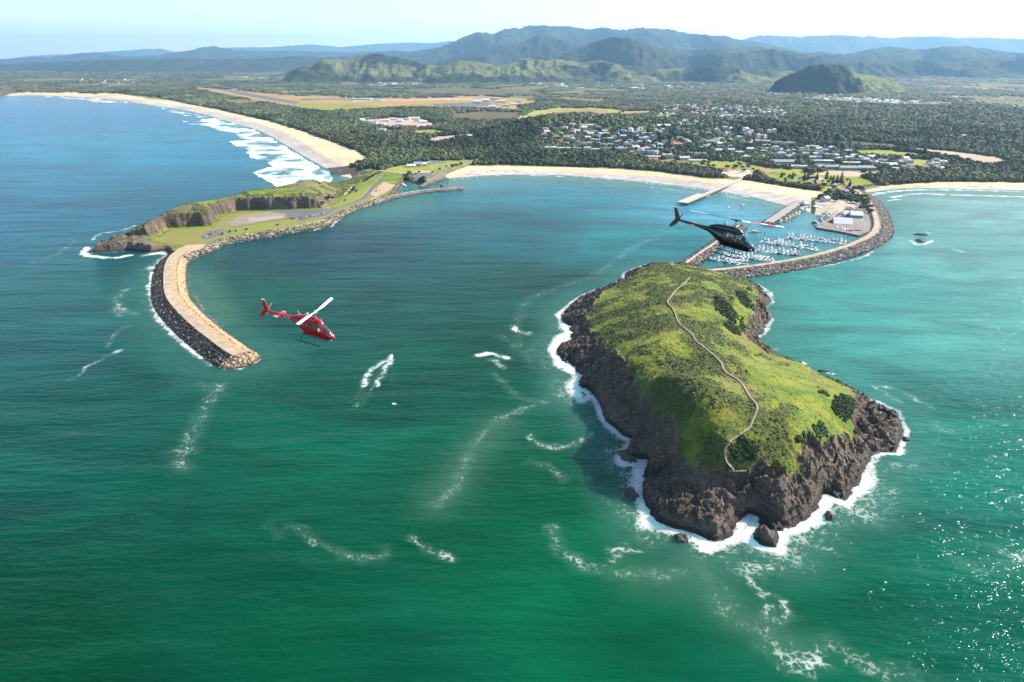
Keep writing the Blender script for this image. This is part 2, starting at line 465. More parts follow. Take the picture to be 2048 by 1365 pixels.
# ---------------- land cover on the mainland: albedo by zone
C_FOREST = np.array((0.030, 0.038, 0.018)); C_SAND = np.array((0.56, 0.425, 0.26)); C_WET = np.array((0.40, 0.35, 0.31))
C_GRASS = np.array((0.20, 0.22, 0.035)); C_DRY = np.array((0.30, 0.20, 0.075)); C_ASPH = np.array((0.13, 0.125, 0.13)); C_DIRT = np.array((0.42, 0.30, 0.20))
C_SUB = np.array((0.085, 0.095, 0.045)); C_BROWN = np.array((0.11, 0.085, 0.045)); C_LIME = np.array((0.24, 0.27, 0.06)); C_MUD = np.array((0.40, 0.29, 0.21))
C_PALE = np.array((0.50, 0.42, 0.32))
ZONES = [  # (colour, polygon, ground level)
 (C_BROWN, [(0,176),(30,172),(42,180),(45,190),(0,192)]),
 (C_DRY, [(372,181),(410,179),(480,184),(600,193),(700,196),(760,196),(860,197),(960,194),(1003,195),(1060,202),(1092,207),(1040,213),(1037,223),(942,219),(822,217),(771,219),(651,226),(600,220),(520,205),(440,191)]),
 (C_GRASS, [(600,210),(680,214),(760,212),(771,219),(651,226),(600,219)]),
 (C_ASPH, [(414,180),(440,180),(602,207),(590,211)]), (C_ASPH, [(600,200),(760,197),(770,199),(604,203)]), (C_ASPH, [(860,210),(960,207),(1000,211),(960,216),(870,213)]),
 (C_DIRT, [(700,203),(900,199),(1000,197),(1003,199),(900,202),(704,206)]),
 (C_BROWN, [(905,229),(960,224),(1044,226),(1036,242),(960,245),(900,240)]), (C_BROWN, [(780,180),(920,176),(1060,182),(1100,190),(980,192),(840,190)]),
 (C_LIME, [(1022,247),(1060,224),(1113,217),(1180,218),(1255,223),(1235,231),(1200,236),(1190,241),(1113,240),(1060,247)]),
 (C_DRY, [(1045,243),(1072,229),(1120,222),(1190,223),(1225,226),(1190,233),(1113,236),(1066,243)]),
 (C_BROWN, [(1085,236),(1110,228),(1180,226),(1195,230),(1130,236)]),
 (C_MUD, [(715,243),(790,236),(850,240),(880,252),(850,262),(760,258),(720,248)]), (C_GRASS, [(819,264),(870,261),(900,267),(880,275),(830,273)]),
 (C_MUD, [(845,283),(880,276),(950,271),(955,276),(900,283),(870,290)]), (C_GRASS, [(735,262),(800,262),(810,268),(760,268)]),
 (C_SUB, [(1060,268),(1150,250),(1230,248),(1330,230),(1460,228),(1560,262),(1640,280),(1740,310),(1900,318),(2000,335),(1960,342),(1700,350),(1560,342),(1420,322),(1280,312),(1120,308),(1075,300)]),
 (C_GRASS, [(1186,250),(1215,248),(1232,258),(1210,264),(1190,260)]), (C_GRASS, [(1297,232),(1340,232),(1345,242),(1310,243)]), (C_DRY, [(1250,225),(1330,226),(1300,232),(1230,238)]),
 (C_GRASS, [(1704,306),(1760,302),(1856,312),(1850,318),(1760,316),(1720,314)]), (C_LIME, [(1778,326),(1830,321),(1900,330),(1904,337),(1840,340),(1800,334)]),
 (C_GRASS, [(1100,311),(1136,309),(1137,316),(1104,317)]),
 (C_DRY, [(1240,318),(1330,322),(1420,329),(1520,335),(1600,344),(1640,356),(1600,362),(1520,352),(1420,342),(1330,330)]),
 (C_GRASS, [(1330,320),(1480,326),(1530,336),(1500,345),(1440,340),(1330,328)]),
 (C_GRASS, [(1520,352),(1560,340),(1600,346),(1700,352),(1740,362),(1762,372),(1735,379),(1700,378),(1660,392),(1640,388),(1630,378),(1590,374),(1540,366)]),
 (C_DIRT, [(1620,347),(1700,347),(1765,350),(1764,356),(1700,358),(1630,354)]), (C_PALE, [(1440,346),(1500,346),(1512,356),(1480,362),(1440,354)]),
 (C_DIRT, [(1600,356),(1640,360),(1660,368),(1620,368)]), (C_DRY, [(1660,372),(1700,370),(1705,382),(1670,388)]),
 (C_BROWN, [(1700,290),(1780,292),(1840,298),(1780,302),(1700,298)]),
 (C_MUD, [(1800,300),(1850,300),(1930,308),(2000,318),(2022,328),(1990,332),(1950,330),(1900,318),(1850,310)]),
 (C_PALE * 0.72, [(1628,408),(1660,402),(1700,402),(1722,410),(1710,424),(1700,440),(1665,436),(1630,430)]),
 (C_GRASS, [(780,336),(830,328),(880,322),(952,322),(925,336),(880,345),(850,362),(820,352),(772,352)]),
 (C_PALE * 0.42, [(846,376),(880,364),(900,360),(958,322),(928,320),(856,348)]), (C_GRASS, [(862,352),(928,322),(948,321),(900,342),(876,354)]),
 (C_ASPH, [(820,352),(868,346),(860,360),(825,364)]), (C_ASPH, [(808,330),(870,322),(900,324),(880,330),(830,335)]),
 (C_DIRT, [(745,352),(775,345),(868,345),(866,349),(790,354),(764,362),(742,362)]),
 (C_LIME, [(768,344),(778,337),(828,340),(830,350),(790,352)]),
 (C_GRASS, [(1880,150),(1930,146),(1970,150),(1930,156)]), (C_LIME, [(1675,199),(1720,198),(1722,201),(1676,202)]),
 (C_GRASS, [(840,157),(980,160),(1000,168),(920,165)]), (C_MUD, [(1300,150),(1340,148),(1400,152),(1350,156)]),
]
ROADS = [([(1075,307),(1140,309),(1310,316),(1440,328),(1560,341),(1680,347),(1790,349),(1920,344)], 1.3), ([(1290,258),(1350,272),(1400,290),(1440,306),(1500,330)], 1.5), ([(1100,284),(1200,288),(1310,290),(1400,292),(1520,300)], 1.2),
         ([(1520,300),(1600,304),(1700,312),(1800,318),(1900,322)], 1.2), ([(1600,296),(1620,310),(1640,332),(1650,345)], 1.6), ([(1480,332),(1500,345),(1506,353)], 2.0), ([(1130,262),(1200,270),(1290,272),(1340,262),(1420,262)], 1.2),
         ([(940,330),(980,322),(1060,312),(1075,307)], 1.6), ([(1560,372),(1620,366),(1690,371),(1716,378)], 1.4), ([(1420,218),(1500,224),(1600,222),(1700,226),(1850,238),(2048,250)], 1.2), ([(1200,172),(1400,182),(1560,196)], 1.0)]
C_DUNE = np.array((0.17, 0.15, 0.05))
_LT = [(51,187),(137,188),(239,193),(342,204),(444,224),(547,248),(615,269),(700,301),(724,310),(737,322)]
_LM = [(0,193),(222,197),(325,208),(376,215),(420,223),(472,236),(513,248),(560,263),(602,286),(649,316),(690,336)]
_HT = [(893,352),(935,337),(1000,336),(1122,339),(1244,343),(1317,349),(1415,362),(1476,364),(1517,370),(1590,382),(1640,389),(1655,396)]
_HM = [(893,356),(940,347),(1000,344),(1122,346),(1220,351),(1317,358),(1415,370),(1464,376),(1526,387),(1590,399),(1622,400)]
_RT = [(1728,382),(1780,373),(1875,369),(2048,370),(3000,385)]
_RM = [(1728,386),(1780,377.5),(1860,374.5),(2048,377),(3000,400)]
_up = lambda l, k: [(a, b - k) for a, b in l]
_dn = lambda l, k: [(a, b + k) for a, b in reversed(l)]
BEACH = [(C_DUNE, _up(_LT[2:], 3.5) + _dn(_LM, 5)), (C_DUNE, _up(_HT, 5) + _dn(_HM, 8)), (C_DUNE, _up(_RT, 4) + _dn(_RM, 3)),
         (C_WET, _LM + _dn(_LM, 30)), (C_WET, _HM + _dn(_HM, 30)), (C_WET, _RM + _dn(_RM, 30)),
         (C_SAND, _LT + list(reversed(_LM))), (C_SAND, _HT + list(reversed(_HM))), (C_SAND, _RT + list(reversed(_RM)))]
def landcover(x, y, px, py, d):
    n = len(x); c = np.tile(C_FOREST, (n, 1)); wild = np.ones(n)
    jx = px + 5 * fbm(x / 60, y / 60, 3, 71); jy = py + 1.2 * fbm(x / 60, y / 60, 3, 72)
    for cc, pl in ZONES:
        m = inside(np.array(pl, float), jx if cc is not C_ASPH else px, jy if cc is not C_ASPH else py)
        c[m] = cc; wild[m] = 0.0
    wild[(c == C_SUB).all(1)] = 0.5
    cl = fbm(x / 420 + 9, y / 700, 4, 75); m = (cl > 0.20) & (py < 232) & (py > 132) & (wild > 0.9) & (d > 350)
    c[m] = np.where((fbm(x[m] / 900, y[m] / 900, 2, 76) > 0)[:, None], np.array((0.13, 0.13, 0.045)), np.array((0.16, 0.125, 0.06))); wild[m] = 0.3
    for pl, hw in ROADS:
        m = dline(np.array(pl, float) * (1, 3.0), px, py * 3.0, False, 6) < hw
        c[m] = (0.22, 0.205, 0.19); wild[m] = 0
    jy2 = py + 0.9 * fbm(x / 30, y / 30, 3, 74)
    for cc, pl in BEACH:
        m = inside(np.array(pl, float), px, jy2 if cc is not C_WET else py) & (d > -40)
        c[m] = cc; wild[m] = 0
    rk = (px > 655) & (px < 720) & (py > 336) & (py < 376)
    c[rk] = (0.07, 0.06, 0.055); wild[rk] = 0
    sb = inside(np.array([(681,352),(700,350),(706,357),(690,362)], float), px, py); c[sb] = C_SAND
    return c, wild
# ================================================================== MATERIALS OF THE SETTING
def mat_water():
    t = NT("sea_water")
    p = t.pos()
    foam_d = t.attr("foam"); shal = t.attr("shallow"); kelp = t.attr("murk")
    # large soft patches of clearer and cloudier water
    big = t.noise(t.mapping(p, (0.006, 0.014, 1), (0, 0, 0.5)), 1.0, 4, 0.55, 0.8)
    k = t.rng(big, 0.32, 0.68, 0, 1)
    body = t.attr("body", False)
    fine_ = t.noise(t.mapping(p, (0.02, 0.045, 1), (0, 0, 0.5)), 1.0, 3, 0.55, 0.5)
    kk0 = t.math('MULTIPLY', t.rng(big, 0.30, 0.70, 0.62, 1.28), t.rng(fine_, 0.3, 0.7, 0.92, 1.08))
    base = t.mix(1.0, body, kk0, 'MULTIPLY')
    base = t.mix(shal, base, (0.035, 0.135, 0.10))
    base = t.mix(kelp, base, (0.035, 0.10, 0.062))
    # ripples, chop and swell
    r1 = t.noise(t.mapping(p, (0.55, 1.05, 1), (0, 0, 0.12)), 1.0, 2, 0.5)
    r2 = t.noise(t.mapping(p, (0.085, 0.26, 1), (0, 0, -0.10)), 1.0, 3, 0.55, 0.3)
    r3 = t.noise(t.mapping(p, (0.010, 0.042, 1), (0, 0, -0.16)), 1.0, 2, 0.5, 0.4)
    calm = t.attr("calm")
    kk = t.math('SUBTRACT', 1.0, t.math('MULTIPLY', calm, 0.6))
    hgt = t.math('ADD', t.math('MULTIPLY', r1, 0.30), t.math('ADD', t.math('MULTIPLY', r2, 1.4), t.math('MULTIPLY', r3, 3.6)))
    hgt = t.math('MULTIPLY', hgt, kk)
    nrm = t.bump(hgt, 1.0, 1.0)
    # foam: lace that thickens with the density stored on the sheet
    f1 = t.noise(t.mapping(p, (0.16, 0.16, 1)), 1.0, 5, 0.68, 1.6)
    f2 = t.noise(t.mapping(p, (0.035, 0.05, 1)), 1.0, 3, 0.6, 0.9)
    vor = t.n("TexVoronoi"); vor.feature = 'DISTANCE_TO_EDGE'; t.l(t.mapping(p, (0.3, 0.3, 1)), vor.inputs["Vector"]); vor.inputs["Scale"].default_value = 1.0
    lace = t.math('MULTIPLY', t.rng(vor.outputs[0], 0.0, 0.4, 1, 0), 0.25)
    tex = t.math('ADD', t.math('ADD', t.math('MULTIPLY', f1, 0.85), t.math('MULTIPLY', f2, 0.35)), lace)
    th = t.rng(foam_d, 0, 1, 1.05, 0.30)
    fm = t.math('MULTIPLY', t.rng(t.math('SUBTRACT', tex, th), -0.03, 0.16, 0, 1, True), t.rng(foam_d, 0.3, 0.85, 0.34, 1.0))
    fm = t.math('MULTIPLY', fm, t.rng(foam_d, 0.0, 0.06, 0, 1), 0, True)
    thin = t.math('MULTIPLY', t.rng(foam_d, 0.05, 0.6, 0, 0.20), t.rng(f1, 0.3, 0.7, 0.2, 1.0))
    colr = t.mix(thin, base, (0.30, 0.46, 0.40))
    colr = t.mix(fm, colr, t.mix(t.rng(f1, 0.35, 0.65, 0, 1), (0.42, 0.55, 0.53), t.mix(t.rng(foam_d, 0.35, 0.75, 0, 1), (0.52, 0.53, 0.42), (0.78, 0.79, 0.77))))
    rough = t.mix(fm, (0.10,) * 3, (0.7,) * 3)
    t.b.inputs["IOR"].default_value = 1.19
    t.b.inputs["Specular Tint"].default_value = (0.28, 0.80, 1.0, 1)
    t.b.subsurface_method = 'BURLEY'; t.b.inputs['Subsurface Weight'].default_value = 0.7
    t.b.inputs['Subsurface Radius'].default_value = (8, 30, 26); t.b.inputs['Subsurface Scale'].default_value = 1.0
    return t.out(colr, rough, 0.26, 0, nrm)
M_WATER = mat_water()

def mat_land():
    t = NT("land_cover")
    p = t.pos(); c = t.attr("albedo", False); w = t.attr("wild")
    n1 = t.noise(t.mapping(p, (0.05, 0.05, 0.05)), 1.0, 4, 0.65)
    n2 = t.noise(t.mapping(p, (0.004, 0.004, 0.004)), 1.0, 4, 0.6)
    n3 = t.noise(t.mapping(p, (0.35, 0.35, 0.35)), 1.0, 2, 0.6)
    k = t.math('MULTIPLY', t.rng(n1, 0.3, 0.7, 0.75, 1.25), t.rng(n2, 0.3, 0.7, 0.8, 1.2))
    kf = t.math('MULTIPLY', t.rng(n1, 0.35, 0.65, 0.6, 1.35), t.rng(n2, 0.3, 0.7, 0.7, 1.3))
    k = t.math('MULTIPLY', k, t.rng(n3, 0.3, 0.7, 0.9, 1.1))
    kk = t.mix(w, k, kf)
    b = t.mix(1.0, c, kk, 'MULTIPLY')
    hue = t.noise(t.mapping(p, (0.0016, 0.0016, 0.0016)), 1.0, 3, 0.6)
    b = t.mix(t.math('MULTIPLY', t.rng(hue, 0.45, 0.65, 0, 0.5), w), b, (0.085, 0.075, 0.035))
    nrm = t.bump(t.math('MULTIPLY', t.math('MULTIPLY', n1, w), 14.0), 0.9, 1.0)
    return t.out(b, 0.95, 0.1, 0, nrm)
M_LAND = mat_land()

def mat_rocky(name, kind):
    """turf, scrub and bare rock by the masks stored on the terrain"""
    t = NT(name)
    p = t.pos()
    # rock: tilted strata, weathered faces, wet foot
    s = t.noise(t.mapping(p, (0.35, 0.35, 0.9), (0.5, 0.3, 0.7)), 1.0, 6, 0.7, 0.8)
    s2 = t.noise(t.mapping(p, (0.05, 0.05, 0.05)), 1.0, 4, 0.6)
    s3 = t.noise(t.mapping(p, (0.25, 1.3, 0.6), (0.2, 0.5, 0.95)), 1.0, 5, 0.7, 0.6)
    rockc = t.ramp(s, [(0.30, (0.035, 0.026, 0.020)), (0.43, (0.10, 0.074, 0.052)), (0.54, (0.21, 0.148, 0.10)), (0.66, (0.40, 0.295, 0.205))])
    rockc = t.mix(t.rng(s2, 0.45, 0.65, 0, 0.55), rockc, (0.085, 0.072, 0.066))
    rockc = t.mix(t.rng(s3, 0.52, 0.60, 0, 0.6), rockc, (0.06, 0.05, 0.045))
    s4 = t.noise(t.mapping(p, (0.022, 0.03, 0.05), (0, 0, 0.4)), 1.0, 3, 0.55, 0.5)
    rockc = t.mix(t.rng(s4, 0.50, 0.62, 0, 0.55), rockc, t.mix(s, (0.11, 0.085, 0.065), (0.44, 0.34, 0.26)))
    s5 = t.noise(t.mapping(p, (1.6, 1.6, 1.6)), 1.0, 3, 0.7)
    rockc = t.mix(1.0, rockc, t.rng(s5, 0.3, 0.7, 0.6, 1.4), 'MULTIPLY')
    z = t.n("SeparateXYZ"); t.l(p, z.inputs[0])
    wet = t.rng(t.math('ADD', z.outputs[2], t.math('MULTIPLY', s, 3.0)), 2.6, 6.0, 1, 0, True)
    rockc = t.mix(wet, rockc, (0.040, 0.034, 0.032))
    # turf
    g1 = t.noise(t.mapping(p, (0.045, 0.06, 0.05)), 1.0, 5, 0.62, 0.5)
    g2 = t.noise(t.mapping(p, (0.5, 0.5, 0.5)), 1.0, 4, 0.7)
    g3 = t.noise(t.mapping(p, (0.018, 0.024, 0.02), (0, 0, 0.6)), 1.0, 4, 0.6, 0.6)
    turf = t.ramp(g1, [(0.25, (0.055, 0.095, 0.010)), (0.42, (0.100, 0.150, 0.012)), (0.55, (0.160, 0.195, 0.014)), (0.70, (0.245, 0.225, 0.022))])
    turf = t.mix(t.rng(g3, 0.52, 0.66, 0, 0.8), turf, (0.175, 0.135, 0.045))
    turf = t.mix(1.0, turf, t.rng(g2, 0.25, 0.75, 0.45, 1.5), 'MULTIPLY')
    scrub = t.ramp(g2, [(0.3, (0.025, 0.042, 0.008)), (0.5, (0.065, 0.085, 0.014)), (0.7, (0.14, 0.135, 0.03))])
    turf = t.mix(t.attr("scrub"), turf, scrub)
    gm = t.attr("turf")
    base = t.mix(gm, rockc, turf)
    if kind == 'head':
        base = t.mix(t.attr("paint_mask"), base, t.mix(1.0, t.attr("albedo", False), t.rng(g2, 0.25, 0.75, 0.8, 1.2), 'MULTIPLY'))
    hr = t.math('ADD', t.math('MULTIPLY', s, 1.6), t.math('MULTIPLY', s3, 1.1))
    hg = t.math('MULTIPLY', g2, 0.8)
    h = t.n("Mix"); h.data_type = 'FLOAT'; t.l(gm, h.inputs[0]); t.l(hr, h.inputs[2]); t.l(hg, h.inputs[3])
    nrm = t.bump(h.outputs[0], 1.0, 2.2)
    return t.out(base, t.mix(wet, (0.9,) * 3, (0.45,) * 3), 0.25, 0, nrm)
M_ISLAND = mat_rocky("turf_and_rock", 'island')
M_HEAD = mat_rocky("headland_rock_and_turf", 'head')

# ================================================================== SEA
def seg(pts, w, a, z=0.0, n=4): return (poly(smooth_line(pts, n), z), w, a)
FOAM = [
 # wash round the island
 # boat wake
 seg([(779,717),(762,728),(741,742),(733,756),(728,772)], 3.3, 1.0), seg([(781,720),(772,738),(762,752),(753,770)], 2.8, 0.98),
 seg([(779,717),(768,732),(750,755),(744,775),(725,795),(706,818)], 1.2, 0.62), seg([(781,716),(784,712)], 2.0, 1.0),
 seg([(728,772),(716,790),(700,806)], 2.5, 0.35), seg([(753,770),(740,790),(720,815)], 2.5, 0.32),
 seg([(784,808),(790,808)], 0.8, 0.95), seg([(705,755),(716,757)], 0.9, 0.6),
 # drifting lines of scum
 seg([(268,574),(240,588),(232,605),(250,622),(270,628)], 6, 0.62), seg([(232,605),(236,632)], 6, 0.55),
 seg([(260,652),(236,662),(222,680),(215,695)], 3, 0.60), seg([(240,700),(205,718),(172,735),(160,752),(138,760)], 3, 0.70),
 seg([(60,525),(110,512),(150,482)], 5, 0.45), seg([(40,470),(100,490),(160,470)], 6, 0.32), seg([(120,500),(200,498)], 6, 0.4),
 seg([(440,770),(430,795),(410,815),(395,850),(375,890),(360,925),(368,940)], 7, 0.50), seg([(400,770),(450,790)], 6, 0.42), seg([(350,900),(385,905)], 7, 0.5),
 seg([(582,1052),(605,1064),(622,1078),(650,1092),(680,1102),(715,1116),(745,1118),(770,1112),(772,1092)], 3.5, 0.56),
 seg([(820,1072),(838,1088),(855,1100),(880,1112),(908,1118)], 3, 0.56), seg([(535,1045),(560,1075)], 3, 0.38),
 seg([(955,712),(985,708),(1012,716)], 4, 0.95), seg([(985,720),(1005,735)], 4, 0.6), seg([(990,750),(1030,790),(1060,800),(1100,806)], 4, 0.50),
 seg([(1100,806),(1040,820),(985,850),(945,890),(925,940),(905,985),(870,1010)], 5, 0.50), seg([(1030,655),(1040,665),(1055,668)], 5, 0.85),
 seg([(1030,700),(1042,620),(1075,590),(1130,570),(1190,550),(1260,500),(1320,470)], 7, 0.40), seg([(1075,590),(1100,585),(1110,575)], 4, 0.6),
 seg([(1000,670),(1035,690),(1060,720),(1080,745)], 7, 0.38),
 seg([(1060,870),(1085,892),(1120,894),(1150,888),(1180,870)], 4, 0.60), seg([(1050,925),(1100,935),(1130,960)], 4, 0.48), seg([(1180,960),(1200,975),(1225,960)], 4, 0.5),
 seg([(1105,1060),(1120,1100),(1150,1118),(1185,1138),(1240,1146),(1300,1148),(1360,1146)], 5, 0.60), seg([(1220,1100),(1250,1095),(1280,1105)], 3, 0.62), seg([(1222,1120),(1262,1102)], 3, 0.55),
 seg([(1400,1140),(1440,1180),(1450,1230),(1480,1250)], 8, 0.36), seg([(1495,1160),(1520,1185),(1560,1200),(1570,1225),(1545,1245),(1525,1235),(1540,1215)], 3, 0.62),
 seg([(1440,1110),(1480,1140),(1520,1130),(1555,1125)], 9, 0.60), seg([(1500,1250),(1530,1265),(1548,1300),(1580,1325),(1620,1328),(1655,1300),(1700,1310),(1735,1330),(1790,1340),(1850,1362)], 6, 0.66),
 seg([(1570,1300),(1620,1320),(1660,1290)], 8, 0.55), seg([(1640,1110),(1660,1100),(1680,1112)], 4, 0.55), seg([(1750,775),(1790,778),(1825,795),(1860,815)], 4, 0.62), seg([(1750,775),(1775,790),(1800,805)], 3, 0.6),
 seg([(1870,855),(1900,862)], 6, 0.55), seg([(1930,1130),(1980,1135),(2040,1112)], 7, 0.50), seg([(2000,1105),(2060,1120)], 7, 0.6),
 seg([(1845,462),(1862,468)], 2.2, 0.95), seg([(1822,482),(1835,490),(1850,488),(1865,482)], 3.5, 1.0), seg([(1905,498),(1925,504)], 3, 0.8), seg([(1560,655),(1600,640)], 5, 0.3),
 seg([(1548,698),(1562,700)], 1.5, 0.9), seg([(1594,722),(1608,728)], 2.2, 0.9), seg([(1636,742),(1668,748)], 2.2, 0.9),
 # swell breaking on the point, along the outer wall, at its end
 seg([(176,495),(170,508),(190,514),(230,516),(258,511)], 6, 1.0), seg([(185,480),(200,468),(240,462),(270,452)], 4, 0.75), seg([(290,512),(325,505),(335,515),(320,530)], 7, 0.92), seg([(300,540),(325,520)], 8, 0.8),
 seg([(306,545),(302,575),(306,605),(318,635),(345,665),(380,695),(405,715),(430,728),(470,734),(510,722)], 4.5, 1.0), seg([(440,735),(480,736),(515,720)], 3, 0.95),
 seg([(290,548),(300,600),(330,650)], 9, 0.40), seg([(385,580),(400,610),(425,640),(440,655)], 3, 0.60), seg([(376,545),(378,575)], 3, 0.5),
 seg([(460,488),(505,480),(560,472)], 2.0, 0.8), seg([(660,455),(676,442),(682,436)], 2.5, 0.98), seg([(620,463),(650,455)], 1.8, 0.9),
 seg([(1430,548),(1515,551),(1570,545),(1640,534),(1715,518),(1748,503)], 2.6, 0.74), seg([(1768,490),(1778,465)], 2.6, 0.7),
 # line of small waves on the two beaches
 seg([(905,359),(1000,351.5),(1122,353),(1220,360),(1317,369),(1415,381),(1500,395)], 3.5, 0.92), seg([(1300,374),(1380,384),(1452,392),(1500,402)], 3.0, 0.80), seg([(1350,386),(1430,397)], 3, 0.5),
 seg([(1500,400),(1560,415),(1590,424)], 3.5, 0.55),
 seg([(1735,392),(1780,384),(1843,380),(1940,381),(2048,384),(2300,395)], 8, 0.98), seg([(1785,395),(1830,388),(1900,390),(2048,394),(2300,400)], 8, 0.92), seg([(1780,402),(1800,398)], 5, 0.75), seg([(1880,398),(1960,402),(2060,405)], 6, 0.62),
]
# surf on the long beach: broad broken water
SURF = [[(590,384),(560,378),(520,355),(505,345),(545,335),(530,320),(500,318),(495,300),(470,292),(455,282),(490,280),(470,268),(440,262),(415,252),(370,248),(360,240),(400,242),(390,232),(350,228),(340,222),(300,212),
         (240,205),(200,206),(130,196),(60,193),(137,194),(222,201),(325,216),(420,234),(513,261),(602,312),(660,346),(672,356),(655,372),(620,380)]]
# water colour by place, pale sky sheen at the right painted in: emerald near the island, turquoise in the bay, blue out at sea
BODY = [(100, 1300, 0.0003, 0.0363, 0.0144), (600, 1250, 0.0003, 0.052, 0.0227), (1200, 1250, 0.0003, 0.0613, 0.0261), (1700, 1250, 0.0003, 0.0572, 0.0262), (2000, 1250, 0.0003, 0.0748, 0.0415), (100, 900, 0.0003, 0.0489, 0.0311), (600, 900, 0.0003, 0.0647, 0.0324), (1000, 1000, 0.0003, 0.0546, 0.021), (2000, 900, 0.0003, 0.0938, 0.062), (100, 650, 0.0003, 0.0594, 0.0515), (600, 620, 0.0003, 0.043, 0.0262), (1000, 700, 0.0003, 0.042, 0.0182), (1900, 650, 0.0444, 0.2001, 0.1623), (250, 420, 0.0003, 0.0665, 0.1019), (50, 350, 0.0003, 0.0962, 0.1583), (300, 300, 0.0003, 0.1471, 0.2319), (50, 230, 0.0003, 0.1107, 0.2276), (700, 500, 0.0003, 0.0278, 0.0326), (1000, 450, 0.0003, 0.0544, 0.0593), (1200, 390, 0.0003, 0.109, 0.1417), (1500, 420, 0.0599, 0.2497, 0.3438), (1300, 480, 0.0003, 0.1034, 0.1052), (1700, 600, 0.0279, 0.1943, 0.1576), (1950, 500, 0.0667, 0.2094, 0.1646), (1900, 420, 0.1015, 0.249, 0.2258), (1000, 560, 0.0003, 0.0354, 0.0212), (500, 600, 0.0003, 0.046, 0.0253)]
def sea_body(x, y):
    r = np.log(np.hypot(x, y) + 100); a = x / np.maximum(y, 60)
    num = 0; den = 0
    for px, py, cr, cg, cb in BODY:
        c = np.array([cr, cg, cb])
        X, Y = P(px, py, 0); rr = math.log(math.hypot(X, Y) + 100); aa = X / Y
        w = 1 / (((r - rr) * 1.2) ** 2 + (a - aa) ** 2 + 0.004) ** 1.6
        num = num + w[:, None] * c[None]; den = den + w
    return num / den[:, None]
def build_sea():
    py = np.concatenate([HOR + np.geomspace(1.2, 50, 90), np.arange(HOR + 51.2, 640, 1.35), np.arange(640, 1560, 2.3), [1700, 2100, 3000]])
    px = np.concatenate([[-9000, -5000, -3000, -2000, -1400], np.arange(-1000, -300, 12), np.arange(-300, 2350, 2.3), np.arange(2350, 3100, 12), [3600, 4500, 6000, 9000]])
    PX, PY = np.meshgrid(px, py)
    x, y = P(PX.ravel(), PY.ravel(), 0.0)
    ppx = PX.ravel(); ppy = PY.ravel()
    foam = np.zeros(len(x))
    for pts, w, a in FOAM:
        wd = w * 2.2
        dd = dline(pts, x + 2.0 * vnoise(x / 6, y / 6, 4), y + 2.0 * vnoise(x / 6, y / 6, 5), False, wd * 2)
        foam = np.maximum(foam, a * (0.74 if a < 0.72 else 0.92) * np.exp(-(dd / (w * 1.1)) ** 2) * (0.80 + 0.28 * vnoise(x / 11, y / 11, 8)))
    # wash on the rocks: heavy on the ocean side of the island, light in the lee
    ins = inside(island_poly, x, y); d = dline(island_poly, x, y, True, 60); d = np.where(ins, 0, d)
    an = vnoise(x / 22, y / 22, 15); expo = sstep(140, 60, x - (y - 350) * 0.28) * sstep(720, 560, y)
    expo = np.maximum(expo, sstep(430, 330, y))
    wid = 1.8 + expo * (4.5 + 4.0 * an) + 1.0 * vnoise(x / 5, y / 5, 16)
    foam = np.maximum(foam, np.exp(-(d / wid.clip(1.5)) ** 2) * (0.56 + 0.24 * expo + 0.14 * vnoise(x / 9, y / 9, 20)))
    foam = np.maximum(foam, 0.50 * expo * np.exp(-(d / 24) ** 2) * (0.72 + 0.5 * fbm(x / 26, y / 26, 3, 18)))
    ins2 = inside(head_poly, x, y); d2 = np.where(ins2, 0, dline(head_poly, x, y, True, 60))
    ow = sstep(1.0, 0.0, (x + 330) / 60) * sstep(900, 1150, y)
    foam = np.maximum(foam, (0.6 + 0.35 * ow) * np.exp(-(d2 / (2.2 + ow * 5 * (1 + vnoise(x / 20, y / 20, 19)))) ** 2))
    # surf zone
    sx = ppx + 7 * fbm(x / 40, y / 60, 3, 31); sy = ppy + 3.0 * fbm(x / 40, y / 60, 3, 32)
    for s_ in SURF:
        m = inside(np.array(s_, float), sx, sy)
        e = 0.50 + 0.75 * fbm(x / 40, y / 55, 4, 33) + 0.16 * sstep(400, 640, ppx)
        foam[m] = np.maximum(foam[m], np.clip(e, 0, 1)[m])
    body = sea_body(x, y)
    shal = np.zeros(len(x))
    insc = inside(coast_far, x, y); dc = dline(coast, x, y, False, 250)
    shal = np.maximum(shal, 0.75 * sstep(170, 10, dc) * (~insc))
    shal = np.maximum(shal, 0.45 * sstep(45, 0, d) + 0 * d)
    wd = WALLS['outer_left']['pts']
    dl = dline(wd, x, y, False, 90)
    shal = np.maximum(shal, 0.45 * sstep(75, 15, dl))
    
    murk = np.zeros(len(x))
    bl = poly([(387,560),(430,640),(520,690),(470,560),(420,520)])
    murk = np.maximum(murk, 0.8 * sstep(40, 0, dline(smooth_line(bl[[0, 1]]), x, y, False, 60)))
    for a in ([(880,1000),(930,930),(1000,850)], [(1380,1150),(1450,1210),(1540,1260)], [(1290,1150),(1400,1170)]):
        murk = np.maximum(murk, 0.55 * np.exp(-(dline(poly(a), x, y, False, 60) / 16) ** 2))
    bayp = poly([(330,560),(500,760),(1100,640),(1420,520),(1500,440),(1600,420),(1450,380),(1000,345),(900,350),(720,400),(450,470)])
    bay = inside(bayp, x, y) * sstep(0, 160, dline(bayp, x, y, True, 170))
    calm = 0.55 * bay
    mar = inside(poly([(1379,531),(1500,450),(1530,450),(1620,408),(1740,400),(1750,460),(1413,541)]), x, y)
    calm = np.where(mar, 0.93, calm)
    foam = np.where(mar, 0, foam)
    z = 0.0 * x
    V = np.stack([x, y, z], 1)
